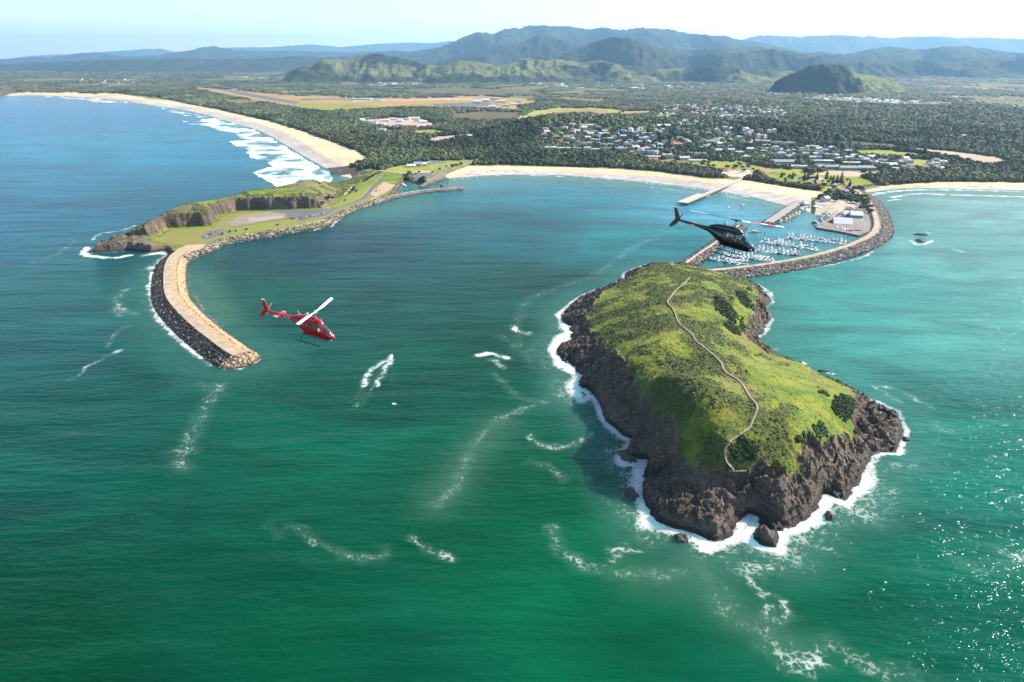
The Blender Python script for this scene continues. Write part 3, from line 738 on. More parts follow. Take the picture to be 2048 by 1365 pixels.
    o = mesh_np("sea", V, grid_faces(len(py), len(px)), M_WATER, None,
                dict(foam=np.clip(foam, 0, 1), shallow=np.clip(shal, 0, 1), murk=np.clip(murk, 0, 1), calm=calm, body=body), True)
    tag(o, kind='structure')
build_sea()

# ================================================================== MAINLAND
def build_ground():
    py = np.concatenate([HOR + np.geomspace(1.0, 24, 70), np.arange(HOR + 24.7, 452, 0.72)])
    px = np.concatenate([[-9000, -5000, -3000, -2000, -1400], np.arange(-1000, -200, 10), np.arange(-200, 2250, 1.7), np.arange(2250, 3100, 10), [3600, 4500, 6000, 9000]])
    PX, PY = np.meshgrid(px, py)
    ppx = PX.ravel(); ppy = PY.ravel()
    x, y = P(ppx, ppy, 0.0)
    ins = inside(coast_far, x, y); d = dline(coast, x, y, False, 400); d = np.where(ins, d, -d)
    h = ground_h(x, y, d)
    c, wild = landcover(x, y, ppx, ppy, d)
    # forest floor keeps a low ragged canopy of its own far away
    h = h + wild * (d > 20) * sstep(1200, 3500, np.hypot(x, y)) * (5 + 6 * vnoise(x / 18, y / 30, 41)).clip(0)
    o = mesh_np("ground", np.stack([x, y, h], 1), grid_faces(len(py), len(px)), M_LAND, None, dict(albedo=c, wild=wild), True)
    tag(o, kind='structure')
build_ground()

# ================================================================== ISLAND
def build_island():
    mn = island_poly.min(0) - 8; mx = island_poly.max(0) + 8
    s = 0.9
    xs = np.arange(mn[0], mx[0], s); ys = np.arange(mn[1], mx[1], s)
    X, Y = np.meshgrid(xs, ys); x = X.ravel(); y = Y.ravel()
    h, grass, bush, d = island_fields(x, y)
    rk = 1 - grass
    jx = x + rk * sstep(0, 5, d) * 1.2 * fbm(x / 4, y / 4, 2, 81); jy = y + rk * sstep(0, 5, d) * 1.2 * fbm(x / 4, y / 4, 2, 82)
    Fc = grid_faces(len(ys), len(xs))
    keep = (h[Fc] > -1.6).any(1)
    o = mesh_np("island", np.stack([jx, jy, h], 1), Fc[keep], M_ISLAND, None, dict(turf=grass, scrub=bush * grass), False)
    tag(o, kind='structure')
build_island()

# ================================================================== HEADLAND
HZ = 5.0
HEAD_ZONES = [
 (np.array((0.22, 0.20, 0.055)), [(310,482),(340,462),(430,455),(442,436),(480,426),(560,424),(650,420),(700,395),(745,372),(760,395),(700,425),(640,450),(560,468),(470,482),(400,494),(345,490)], 0.9),
 (C_GRASS, [(435,470),(452,458),(500,450),(560,440),(588,438),(590,446),(540,458),(480,470),(448,474)], 1),
 (C_GRASS, [(668,412),(690,396),(712,382),(740,372),(752,374),(735,392),(700,412),(678,420)], 1),
 (np.array((0.27, 0.215, 0.16)), [(455,447),(480,432),(540,424),(580,422),(600,428),(560,438),(500,448),(462,452)], 1),
 (C_ASPH, [(538,424),(560,421),(640,421),(660,418),(650,430),(600,438),(560,438),(575,430)], 1),
 (np.array((0.34, 0.28, 0.21)), [(500,437),(540,434),(560,432),(575,436),(520,444),(495,444)], 1),
 (C_ASPH, [(398,474),(420,464),(448,458),(450,466),(440,470),(432,476),(410,480)], 1),
 (C_ASPH, [(588,436),(640,426),(668,414),(676,418),(650,432),(600,444)], 1),
 (C_ASPH, [(700,362),(740,345),(752,343),(745,352),(710,370)], 1),
 (C_SAND*0.85, [(725,412),(748,396),(772,398),(778,402),(750,411),(730,416)], 1),
 (C_DIRT, [(740,388),(768,364),(792,372),(775,385),(752,396)], 1),
 (C_SAND*0.8, [(352,500),(372,492),(400,490),(425,492),(410,500),(380,508),(358,512)], 1),
]
HEAD_ROADS = [([(440,466),(470,456),(520,446),(580,438),(640,428),(668,418),(700,408),(722,398),(738,384),(748,370),(760,360),(768,350)], 4.2, C_ASPH),
              ([(455,476),(500,470),(560,460),(610,450),(650,440)], 1.4, C_PALE),
              ([(688,392),(700,380),(706,372)], 1.2, C_PALE)]
def build_head():
    mn = head_poly.min(0) - 8; mx = head_poly.max(0) + 8
    s = 1.7
    xs = np.arange(mn[0], mx[0], s); ys = np.arange(mn[1], mx[1], s)
    X, Y = np.meshgrid(xs, ys); x = X.ravel(); y = Y.ravel()
    h, rock, q, d, west = head_fields(x, y)
    c = np.tile(C_GRASS, (len(x), 1)); pm = np.zeros(len(x))
    flat = (q < 1.0) & (d > 5)
    for cc, pl, a in HEAD_ZONES:
        m = inside(poly(pl, HZ), x + 1.5 * vnoise(x / 8, y / 8, 1), y + 1.5 * vnoise(x / 8, y / 8, 2)) & (q < 2)
        c[m] = cc; pm[m] = a
    for pts, w, cc in HEAD_ROADS:
        m = (dline(poly(smooth_line(pts, 5), HZ), x, y, False, 12) < w) & (d > 2)
        c[m] = cc; pm[m] = 1
        if w > 3: h[m] = np.minimum(h[m], 4.7)
    rock = rock * (1 - pm) if True else rock
    top = (1 - rock)
    bush = sstep(-0.1, 0.25, fbm(x / 22, y / 22, 3, 55)) * (q > 6)
    h = h + bush * (1 + 1.8 * np.abs(fbm(x / 4, y / 4, 2, 56))) * sstep(6, 12, d)
    brown = sstep(0.1, 0.4, fbm(x / 50, y / 50, 2, 57)) * (q > 6)
    c = np.where(((q > 6) & (brown > 0.3) & (bush < 0.5))[:, None], C_BROWN * 1.4, c); pm = np.where((q > 6) & (brown > 0.3) & (bush < 0.5), 0.8, pm)
    Fc = grid_faces(len(ys), len(xs)); keep = (h[Fc] > -1.8).any(1)
    o = mesh_np("headland", np.stack([x, y, h], 1), Fc[keep], M_HEAD, None, dict(turf=top, scrub=bush * top, albedo=c, paint_mask=pm), False)
    tag(o, kind='structure')
build_head()

# ================================================================== MOUNTAINS: crest lines traced from the photo, each at its own distance
RANGES = [
 # name, distance, half depth, roughness, crest
 ("far_mountains", 42000, 5000, 0.55, [(-900,112),(-300,116),(0,121),(60,113),(110,110),(150,109),(200,105),(290,98),(320,98),(345,104),(400,106),(450,97),(520,95),(580,92),(620,89),(680,95),(740,90),(800,86),(860,85),(900,82),(960,92),(1100,110),(1300,118)]),
 ("blue_mountains", 26000, 3800, 0.6, [(-900,112),(-300,110),(0,120),(40,117),(70,114),(100,117),(150,108),(190,106),(230,112),(260,113),(310,111),(350,106),(400,100),(410,95),(425,93),(445,97),(470,101),(520,103),(560,101),(620,104),(680,105),(740,104),(800,103),(900,106),(1000,118)]),
 ("low_ranges", 17500, 2600, 0.7, [(-900,125),(-200,128),(0,130),(60,127),(130,124),(200,121),(280,119),(350,117),(450,119),(520,117),(600,112),(640,116),(740,112),(860,117),(960,122)]),
 ("right_far_mountains", 30000, 3600, 0.6, [(1180,100),(1300,92),(1400,84),(1480,78),(1520,72),(1600,72),(1690,70),(1740,74),(1780,78),(1840,72),(1900,74),(2048,78),(2400,82),(3000,95)]),
 ("main_range", 20000, 3800, 1.0, [(560,122),(640,117),(700,112),(730,108),(780,102),(830,103),(860,97),(880,94),(920,80),(950,66),(972,66),(988,69),(1000,62),(1030,54),(1060,51),(1100,53),(1125,50),(1142,52),(1170,60),(1210,58),(1240,62),(1300,56),(1340,58),(1380,66),(1450,73),(1500,82),(1560,96),(1700,118)]),
 ("middle_hills", 14800, 2200, 1.0, [(880,122),(950,108),(1010,94),(1044,84),(1078,71),(1110,74),(1133,79),(1160,90),(1200,92),(1260,90),(1320,94),(1380,100),(1430,97),(1500,92),(1545,99),(1600,107),(1640,103),(1690,110),(1740,99),(1780,95),(1820,101),(1850,97),(1930,92),(1990,100),(2048,112),(2300,100),(2700,120)]),
 ("pointed_hill", 11600, 1500, 1.0, [(1090,122),(1130,106),(1180,90),(1215,79),(1232,76),(1262,78),(1300,90),(1340,104),(1380,112),(1450,106),(1520,100),(1570,100),(1640,116),(1720,122),(1780,120),(1840,118),(1900,124),(1960,118),(2000,115),(2060,116),(2400,112),(2800,122)]),
 ("grassy_hills", 9300, 900, 0.9, [(580,142),(612,132),(640,121),(665,118),(690,121),(720,112),(760,109),(800,116),(840,126),(880,131),(920,122),(960,126),(1000,134),(1040,118),(1080,114),(1125,118),(1160,127),(1200,121),(1240,130),(1330,138),(1450,133),(1560,140),(1700,150)]),
 ("wooded_knoll", 6300, 420, 0.8, [(1560,158),(1590,144),(1622,131),(1650,127),(1680,131),(1700,139),(1716,148),(1745,152),(1790,165)]),
]
def mat_mountain():
    t = NT("mountain_forest")
    p = t.pos(); c = t.attr("albedo", False)
    n1 = t.noise(t.mapping(p, (0.011, 0.011, 0.011)), 1.0, 5, 0.65)
    k = t.rng(n1, 0.3, 0.7, 0.55, 1.5)
    return t.out(t.mix(1.0, c, k, 'MULTIPLY'), 0.95, 0.05, 0, t.bump(t.math('MULTIPLY', n1, 30.0), 0.7, 1.0))
M_MOUNT = mat_mountain()
def build_ranges():
    for name, D, hd, rg, crest in RANGES:
        cx = np.array([c_[0] for c_ in crest], float); cy = np.array([c_[1] for c_ in crest], float)
        px = np.arange(cx[0], cx[-1], 2.6 if D > 20000 else 2.2)
        v = np.linspace(-1, 1, 61)
        PXg, Vg = np.meshgrid(px, v)
        pxf = PXg.ravel(); vf = Vg.ravel()
        cyf = np.interp(pxf, cx, cy)
        a = (pxf - 1024) / F
        # azimuth of the crest column; the crest bends gently in depth
        dist = D * (1 + 0.05 * vnoise(pxf / 90, pxf * 0, 11))
        _, dy, dz = ray(pxf, cyf)
        y0 = dist * 0.93; zc = H + y0 / dy * dz
        ys = y0 + vf * hd; xs = a * y0 / dy * (1 + 0 * vf)
        sc = hd * 0.42
        spur = ridged(xs / sc + 3, ys / (sc * 1.5), 5, int(D) % 97)
        f = np.clip(1 - np.abs(vf) ** 1.15, 0, 1) ** 1.05
        spur2 = ridged(xs / (sc * 0.3), ys / (sc * 0.5), 3, int(D) % 53)
        e = f + rg * (0.62 * (spur - 0.42) + 0.14 * (spur2 - 0.4)) * np.clip(np.abs(vf) * 3.0, 0, 1) * (1 - np.abs(vf)) ** 0.6
        zz = (zc + 20) * np.clip(e, 0, None) - 20
        zz = zz + (0.05 * zc) * fbm(xs / (D * 0.035), ys / (D * 0.05), 3, 8) * f
        fine = vnoise(xs / 90, ys / 90, 5) * (6 + 0.012 * hd * 0.3)
        zz = zz + fine * f
        alb = np.tile(C_FOREST * 0.9, (len(xs), 1))
        if name in ("grassy_hills",):
            g = sstep(0.02, 0.2, fbm(xs / 700, ys / 700, 4, 61) + 0.1) * sstep(0.12, 0.35, f)
            alb = alb * (1 - g[:, None]) + np.array((0.115, 0.12, 0.045)) * g[:, None]
        elif name == "wooded_knoll":
            g = sstep(1688, 1705, pxf) * sstep(0.0, 0.2, f); alb = alb * (1 - g[:, None]) + np.array((0.13, 0.14, 0.05)) * g[:, None]
        elif D < 16000:
            g = sstep(0.25, 0.4, fbm(xs / 800, ys / 800, 4, 62)) * sstep(0.6, 0.3, f) * 0.6
            alb = alb * (1 - g[:, None]) + np.array((0.14, 0.13, 0.055)) * g[:, None]
        o = mesh_np(name, np.stack([xs, ys, zz], 1), grid_faces(len(v), len(px)), M_MOUNT, None, dict(albedo=alb), True)
        tag(o, kind='structure')
build_ranges()

# ================================================================== AIR
def build_haze():
    t = bpy.data.materials.new("haze_air"); t.use_nodes = True
    nt = t.node_tree
    for n_ in list(nt.nodes):
        if n_.type == 'BSDF_PRINCIPLED': nt.nodes.remove(n_)
    pv = nt.nodes.new("ShaderNodeVolumePrincipled")
    pv.inputs["Color"].default_value = (0.36, 0.67, 1.0, 1)
    pv.inputs["Density"].default_value = HAZE_DENSITY
    pv.inputs["Anisotropy"].default_value = 0.25
    out = [n_ for n_ in nt.nodes if n_.type == 'OUTPUT_MATERIAL'][0]
    nt.links.new(pv.outputs[0], out.inputs["Volume"])
    b = MB().box(-52000, 52000, -2500, 50000, -45, 1750)
    o = b.build("haze", t); tag(o, kind='stuff')
HAZE_DENSITY = 2.8e-5
build_haze()
# ================================================================== STONE WALLS (BREAKWATERS)
def ico(sub=0):
    bm = bmesh.new(); bmesh.ops.create_icosphere(bm, subdivisions=sub + 1, radius=1.0)
    V = np.array([v.co[:] for v in bm.verts]); Fc = np.array([[v.index for v in f.verts] for f in bm.faces]); bm.free()
    return V, Fc
ICO0 = ico(0); ICO1 = ico(1)
def scatter_blobs(name, pos, rad, colr, mat, parent=None, base=ICO0, nvar=12, jag=0.35, flat=(1, 1, 0.8), seed=1, smooth=False, half=False):
    """merges many irregular lumps into one sheet of loose stuff (rocks, leaf clumps)"""
    rs = np.random.RandomState(seed)
    V, Fc = base
    if half:
        keep = V[Fc][:, :, 2].mean(1) > -0.45
        Fc = Fc[keep]
    N = len(pos)
    va = [V * (1 + jag * (rs.rand(len(V), 1) - 0.5) * 2) for _ in range(nvar)]
    va = np.array(va)
    ty = rs.randint(0, nvar, N); ang = rs.rand(N) * 6.283
    L = va[ty]
    c, s = np.cos(ang)[:, None], np.sin(ang)[:, None]
    sx = rs.uniform(0.75, 1.3, (N, 1)); sy = rs.uniform(0.75, 1.3, (N, 1))
    X = L[:, :, 0] * sx * flat[0]; Y = L[:, :, 1] * sy * flat[1]; Z = L[:, :, 2] * flat[2]
    rad = np.asarray(rad)[:, None]
    W = np.stack([(X * c - Y * s) * rad + pos[:, 0:1], (X * s + Y * c) * rad + pos[:, 1:2], Z * rad + pos[:, 2:3]], -1)
    FF = (Fc[None] + (np.arange(N) * len(V))[:, None, None]).reshape(-1, 3)
    cc = np.repeat(colr, len(V), 0)
    return mesh_np(name, W.reshape(-1, 3), FF, mat, parent, dict(albedo=cc), smooth)
def mat_albedo(name, rough=0.9, scale=0.8, lo=0.7, hi=1.3, bump=0.3, spec=0.2, wet=False):
    t = NT(name); p = t.pos(); n = t.noise(t.mapping(p, (scale,) * 3), 1.0, 4, 0.65)
    b = t.mix(1.0, t.attr("albedo", False), t.rng(n, 0.3, 0.7, lo, hi), 'MULTIPLY')
    if wet:
        z = t.n("SeparateXYZ"); t.l(p, z.inputs[0])
        b = t.mix(t.rng(z.outputs[2], 0.5, 2.2, 0.75, 0.0, True), b, (0.03, 0.028, 0.026))
    return t.out(b, rough, spec, 0, t.bump(n, bump, 1.0))
M_BOULD = mat_albedo("boulders", wet=True)
M_EARTH = mat_albedo("breakwater_earth", scale=0.25, lo=0.75, hi=1.25)
M_CONC = plain("worn_concrete", (0.35, 0.275, 0.20), 0.9, 0.2, var=0.32, scale=0.12)
M_CONC2 = plain("pale_concrete", (0.60, 0.55, 0.47), 0.9, 0.2, var=0.15, scale=0.3)
M_GREYC = plain("grey_concrete", (0.27, 0.26, 0.255), 0.9, 0.2, var=0.18, scale=0.2)
def norm_side(pts):
    t = np.gradient(pts, axis=0); t /= np.linalg.norm(t, axis=1)[:, None] + 1e-9
    return t, np.stack([-t[:, 1], t[:, 0]], 1)
def resample(pts, step):
    s = np.concatenate([[0], np.cumsum(np.hypot(*np.diff(pts, axis=0).T))]); n = max(2, int(s[-1] / step))
    q = np.linspace(0, s[-1], n + 1); return np.stack([np.interp(q, s, pts[:, 0]), np.interp(q, s, pts[:, 1])], 1)
def wall(key, label, fl, fr, tl, tr, cl, cr, road_mat, dens=3.0, size=(0.8, 1.7), seed=3, end_round=True, parapet=None, road_w=None, cmix=None, shift=0.0):
    """tl/tr: width of the earth shoulder on the left/right of the road; fl/fr: distance of the water line"""
    w = WALLS[key]; z = w['z']; rw = w['road'] if road_w is None else road_w
    pts = resample(w['pts'], 3.0); t, nrm = norm_side(pts)
    if end_round:   # let the head run out
        pass
    root = empty("breakwater", (float(pts[0, 0]), float(pts[0, 1]), 0.0), 0, label, "breakwater", "stone breakwaters round the harbour")
    o = np.array([root.location.x, root.location.y])
    rs = np.random.RandomState(seed)
    offs = [fl + 2, rw + tl, rw, -rw, -rw - tr, -fr - 2]; zs = [-1.2, z - 0.5, z, z, z - 0.5, -1.2]
    rings = []
    cols = []
    ccl = np.array(cl) * 0.8; ccr = np.array(cr) * 0.8
    colrow = [ccl, np.array((0.36, 0.25, 0.145)) if tl > 3 else ccl, np.array((0.38, 0.27, 0.16)) if tl > 3 else C_PALE * 0.7, (C_PALE * 0.7), ccr if tr < 3 else np.array((0.50, 0.34, 0.18)), ccr]
    allp = []
    for i in range(len(pts)):
        for q, (of, zz) in enumerate(zip(offs, zs)):
            j = 0.8 * rs.randn() if q in (1, 4) else 0
            p = pts[i] + nrm[i] * (of + j)
            allp.append((p[0] - o[0], p[1] - o[1], zz)); cols.append(colrow[q])
    # rounded head
    if end_round:
        for a in np.linspace(0, math.pi, 9)[1:-1]:
            for q, (of, zz) in enumerate(zip(offs, zs)):
                pass
    Fc = grid_faces(len(pts), 6)
    m = mesh_np("mound", np.array(allp), Fc, M_EARTH, root, dict(albedo=np.array(cols)), False)
    # semicircular head
    head = MB(); c0 = pts[-1]; tt = t[-1]; nn = nrm[-1]; R1 = rw + 1; R2 = max(fl, fr)
    def arc(r0l, r0r, zz, k=13):
        out = []
        for a in np.linspace(0, math.pi, k):
            rr = r0l + (r0r - r0l) * a / math.pi
            d_ = nn * math.cos(a) + tt * math.sin(a) * 0.8
            p = c0 + d_ * rr; out.append((p[0] - o[0], p[1] - o[1], zz))
        return out
    head.loft([[(c0[0] - o[0], c0[1] - o[1], z - 0.02)] * 13, arc(rw, rw, z - 0.02), arc(rw + 1.5, rw + 1.5, z - 0.6), arc(fl + 2, fr + 2, -1.2)], cap=False, closed=False)
    head.build("mound_head", M_EARTH_PLAIN, root)
    rd = []
    for i in range(len(pts)):
        for of in (rw * 0.8 + shift, -rw * 0.8 + shift):
            p = pts[i] + nrm[i] * of; rd.append((p[0] - o[0], p[1] - o[1], z + 0.06))
    mesh_np("roadway", np.array(rd), grid_faces(len(pts), 2), road_mat, root)
    if parapet:
        mb = MB()
        for (of, ww, hh) in parapet:
            rings = []
            for i in range(len(pts)):
                p = pts[i] + nrm[i] * of; a = p + nrm[i] * ww; b_ = p - nrm[i] * ww
                rings.append([(a[0] - o[0], a[1] - o[1], z), (a[0] - o[0], a[1] - o[1], z + hh), (b_[0] - o[0], b_[1] - o[1], z + hh), (b_[0] - o[0], b_[1] - o[1], z)])
            mb.loft(rings)
        mb.build("parapet", M_CONC, root)
    # armour stones
    L = len(pts) * 3.0
    P_, Rr, Cc = [], [], []
    for side, foot, sh, cb in ((1, fl, tl, cl), (-1, fr, tr, cr)):
        n = int(L * max(1.0, foot - rw - sh * 0.7) / dens)
        i = rs.randint(0, len(pts) - 1, n); f = rs.rand(n)
        p = pts[i] * (1 - f[:, None]) + pts[i + 1] * f[:, None]; nn_ = nrm[i]
        u = rs.rand(n) ** 0.9
        of = (rw + sh * 0.8) + u * (foot - rw - sh * 0.8 + 1.0)
        zz = (z - 0.3) * (1 - u) + (-0.6) * u
        q = p + nn_ * (side * of)[:, None]
        P_.append(np.stack([q[:, 0] - o[0], q[:, 1] - o[1], zz + 0.25], 1)); Rr.append(rs.uniform(size[0], size[1], n) * (0.85 + 0.35 * u))
        k = np.array(cb)[None] * rs.uniform(0.45, 1.5, (n, 1)) * (1 + 0.10 * rs.randn(n, 3))
        pale = rs.rand(n) < (0.12 if cmix is None else cmix)
        k[pale] = np.array((0.46, 0.40, 0.33)) * rs.uniform(0.7, 1.2, (pale.sum(), 1))
        Cc.append(np.clip(k, 0.015, 0.8))
    n = int(3.14 * R2 * R2 / 2 / dens * 1.2); a = rs.rand(n) * math.pi; u = rs.rand(n) ** 0.7
    ra = rw + u * ((fl * (1 - a / math.pi) + fr * a / math.pi) - rw + 1.0)
    d_ = nn[None] * np.cos(a)[:, None] + tt[None] * np.sin(a)[:, None] * 0.8
    q = c0[None] + d_ * ra[:, None]
    P_.append(np.stack([q[:, 0] - o[0], q[:, 1] - o[1], (z - 0.2) * (1 - u) - 0.5 * u + 0.4], 1)); Rr.append(rs.uniform(size[0], size[1] * 1.25, n))
    k = (np.array(cl)[None] + np.array(cr)[None]) / 2 * rs.uniform(0.5, 1.6, (n, 1)); pale = rs.rand(n) < 0.3; k[pale] = np.array((0.5, 0.38, 0.26)) * rs.uniform(0.7, 1.2, (pale.sum(), 1)); Cc.append(np.clip(k, 0.015, 0.8))
    b = scatter_blobs("armour_stones", np.concatenate(P_), np.concatenate(Rr), np.concatenate(Cc), M_BOULD, root, ICO0, 14, 0.28, (1, 1, 0.85), seed)
    tag(b, kind='stuff')
    return root
M_EARTH_PLAIN = plain("breakwater_core", (0.14, 0.12, 0.10), 0.95, 0.1, var=0.3, scale=0.3)
DK_SHADE = (0.07, 0.062, 0.055); TAN = (0.42, 0.29, 0.16); GRB = (0.17, 0.145, 0.12)  # dark stones: wet, with the shade of the wall's sunless side painted in
# sides: the left of the drawing direction is +normal
wall('outer_left', "long curved breakwater with a bare tan track on top, left of the red helicopter", 18, 17.0, 7.0, 0.5, TAN, DK_SHADE, M_CONC, 1.7, (0.55, 1.25), 3, parapet=[(-4.0, 0.3, 0.8)], cmix=0.05)
wall('north_mole', "low grey rock breakwater by the boat ramp, pointing right into the bay", 8, 9, 1, 0.5, (0.22, 0.19, 0.16), (0.24, 0.21, 0.18), plain("rubble_track", (0.40, 0.34, 0.27), 0.95, 0.1, var=0.25, scale=0.5), 2.6, (0.7, 1.5), 4, road_w=2.0, cmix=0.25)
wall('outer_right', "long boulder breakwater with a pale road, curving round the marina to the island", 22, 7.5, 1, 0.5, GRB, (0.22, 0.19, 0.15), M_CONC, 2.6, (0.8, 1.8), 5, parapet=[(4.3, 0.3, 0.8)], cmix=0.16, shift=-0.6)
wall('inner_west', "straight boulder breakwater behind the black helicopter, closing the marina mouth", 10, 13, 0.5, 0.5, GRB, GRB, plain("rubble_track", (0.4, 0.34, 0.27)), 2.4, (0.7, 1.5), 6, road_w=1.8, cmix=0.22)
wall('mole', "short asphalt topped mole with rock sides on the beach side of the marina", 9, 11.5, 0.5, 0.3, (0.12, 0.11, 0.10), (0.12, 0.11, 0.10), M_GREYC, 2.6, (0.6, 1.3), 7, cmix=0.05)

def rubble(name, line, z0, z1, w, dens, colr, seed, size=(0.7, 1.6), hf=None, pale=0.2):
    pts = resample(poly(smooth_line(line, 5), 1.0), 3.0); t, nrm = norm_side(pts)
    rs = np.random.RandomState(seed); n = int(len(pts) * 3 * abs(w) / dens)
    i = rs.randint(0, len(pts) - 1, n); f = rs.rand(n)[:, None]; u = rs.rand(n)
    p = pts[i] * (1 - f) + pts[i + 1] * f + nrm[i] * (u * w)[:, None]
    zz = z0 + (z1 - z0) * u
    if hf is not None: zz = np.maximum(hf(p[:, 0], p[:, 1]), -0.3) + 0.1
    c = np.array(colr)[None] * rs.uniform(0.45, 1.5, (n, 1)); pl = rs.rand(n) < pale; c[pl] = np.array((0.45, 0.38, 0.30)) * rs.uniform(0.7, 1.2, (pl.sum(), 1))
    return tag(scatter_blobs(name, np.stack([p[:, 0], p[:, 1], zz], 1), rs.uniform(size[0], size[1], n), c, M_BOULD, None, ICO0, 12, 0.3, (1, 1, 0.8), seed), kind='stuff')
rubble("shore_rocks", [(785,399),(740,412),(713,421),(674,440),(662,449),(640,455),(613,460),(551,471),(488,481),(447,489),(426,504),(397,514),(376,525)], 0, 4, -13, 3.2, (0.20, 0.17, 0.145), 11, (0.7, 1.9), head_h)
rubble("shore_rocks", [(846,366),(880,352),(910,341),(940,329),(956,322)], 0.3, 4.5, 12, 2.6, (0.21, 0.18, 0.16), 12, (0.9, 1.9))
rubble("shore_rocks", [(848,375),(856,371),(880,361.5),(898,357)], 0.0, 3.0, 10, 2.4, (0.20, 0.17, 0.15), 15, (0.8, 1.8))
rubble("shore_rocks", [(1716,379),(1745,375),(1775,371),(1805,369)], 1.5, 5, 10, 2.4, (0.12, 0.11, 0.11), 13, (0.8, 1.7))
rubble("shore_rocks", [(668,347),(690,343),(716,341),(722,350),(712,362),(690,370),(668,374)], 0, 1.5, 13, 3.0, (0.085, 0.08, 0.08), 14, (1.0, 2.4), None, 0.04)

# single rocks standing in the sea
def rock(x, y, sx, sy, h, label, seed, rz=0.0, group="rocks standing in the sea by the island", col_=(0.085, 0.068, 0.055)):
    rs = np.random.RandomState(seed); V, Fc = ico(3)
    n = ridged(V[:, 0] * 1.6 + seed, V[:, 1] * 1.6 + V[:, 2] * 1.3, 4, seed)[:, None]
    n2 = fbm(V[:, 0] * 4 + seed, V[:, 1] * 4 - V[:, 2] * 4, 3, seed + 5)[:, None]
    W = V * (0.75 + 0.32 * n + 0.16 * n2) * np.array([sx, sy, h])
    o = mesh_np("rock", W, Fc, M_ROCK, None, dict(albedo=np.tile(np.array(col_), (len(W), 1))))
    o.location = (x, y, -0.1 * h); o.rotation_euler = (0, 0, rz)
    return tag(o, label, "rock", group)
M_ROCK = mat_albedo("sea_rock", rough=0.7, scale=0.7, lo=0.45, hi=1.6, bump=0.9, wet=False)
for k, (a, b, sx, sy, h, rz, lb) in enumerate([
    (1262, 990, 4.5, 7.0, 4.5, 0.2, "dark rock ringed by white foam off the island's near left corner"),
    (1658, 1034, 2.4, 4.6, 3.6, -0.2, "small upright rock in foam off the island's near right shore"),
    (1362, 1078, 4.5, 4.5, 4.0, 0.5, "low brown rock at the island's near tip, half joined to it"),
    (1254, 915, 5.5, 9.0, 6.0, 0.5, "dark boulder in the shadowed cove on the island's left side"),
    (1812, 880, 2.6, 3.5, 2.2, 0.1, "small red brown rock in surf at the island's right corner"),
    (1598, 726, 3.2, 2.2, 1.6, 0.2, "tiny rock with white fringe, farthest left of those behind the turf ridge"),
    (1645, 743, 5.5, 2.4, 2.0, -0.1, "flat dark rock behind the island's right slope, beside a second one"),
    (1659, 757, 4.0, 3.5, 2.4, 0.4, "rounder dark rock close against the shore under the island's right slope"),
    (1700, 779, 3.0, 3.0, 3.0, 0.4, "small peaked rock on the shore where the turf ends, island's right side")]):
    x, y = P(a, b, 0); rock(float(x), float(y), sx, sy, h, lb, 30 + k, rz)
x, y = P(1842, 470, 0); rock(float(x), float(y), 12, 4.0, 2.6, "long black reef rock alone in the sea right of the marina, farther of two", 51, -0.25, "two reef rocks right of the marina", (0.04, 0.035, 0.035))
x, y = P(1841, 483, 0); rock(float(x), float(y), 7.5, 8.0, 3.6, "rounded brown reef rock in foam right of the marina, nearer of two", 52, 0.2, "two reef rocks right of the marina", (0.08, 0.065, 0.055))

# ================================================================== HELICOPTERS
def paint(name, c, rough=0.22, coat=0.6):
    t = NT(name); tc = t.n("TexCoord").outputs["Object"]; f = t.noise(tc, 1.7, 3)
    m = t.out(t.mix(1.0, c, t.rng(f, 0.3, 0.7, 0.93, 1.07), 'MULTIPLY'), t.rng(f, 0.3, 0.7, rough, rough + 0.08), 0.5)
    t.b.inputs["Coat Weight"].default_value = coat; t.b.inputs["Coat Roughness"].default_value = 0.06
    return m
M_RED = paint("red_paint", (0.45, 0.006, 0.008)); M_BLK = paint("black_paint", (0.010, 0.014, 0.020), 0.18)
M_WHITE = paint("white_paint", (0.85, 0.85, 0.83), 0.35, 0.2); M_REDW = paint("blade_red", (0.72, 0.03, 0.05), 0.4, 0.1); M_GRAYM = plain("grey_metal", (0.3, 0.3, 0.31), 0.4, 0.5, 0.6)
M_DARKM = plain("dark_metal", (0.04, 0.045, 0.05), 0.45, 0.5, 0.3); M_CABIN = plain("cabin_lining", (0.05, 0.05, 0.055), 0.8)
M_SEAT = plain("seat_cloth", (0.12, 0.11, 0.10), 0.9); M_ORNG = plain("orange_trim", (0.7, 0.2, 0.05), 0.4)
def glass(name, tint, alpha):
    t = NT(name); tc = t.n("TexCoord").outputs["Object"]; f = t.noise(tc, 2.0, 2)
    t.out(t.mix(1.0, tint, t.rng(f, 0.3, 0.7, 0.9, 1.1), 'MULTIPLY'), 0.04, 0.7); t.b.inputs["Alpha"].default_value = alpha; return t.m
M_GLR = glass("clear_canopy", (0.10, 0.12, 0.13), 0.28); M_GLB = glass("tinted_canopy", (0.10, 0.16, 0.19), 0.32)
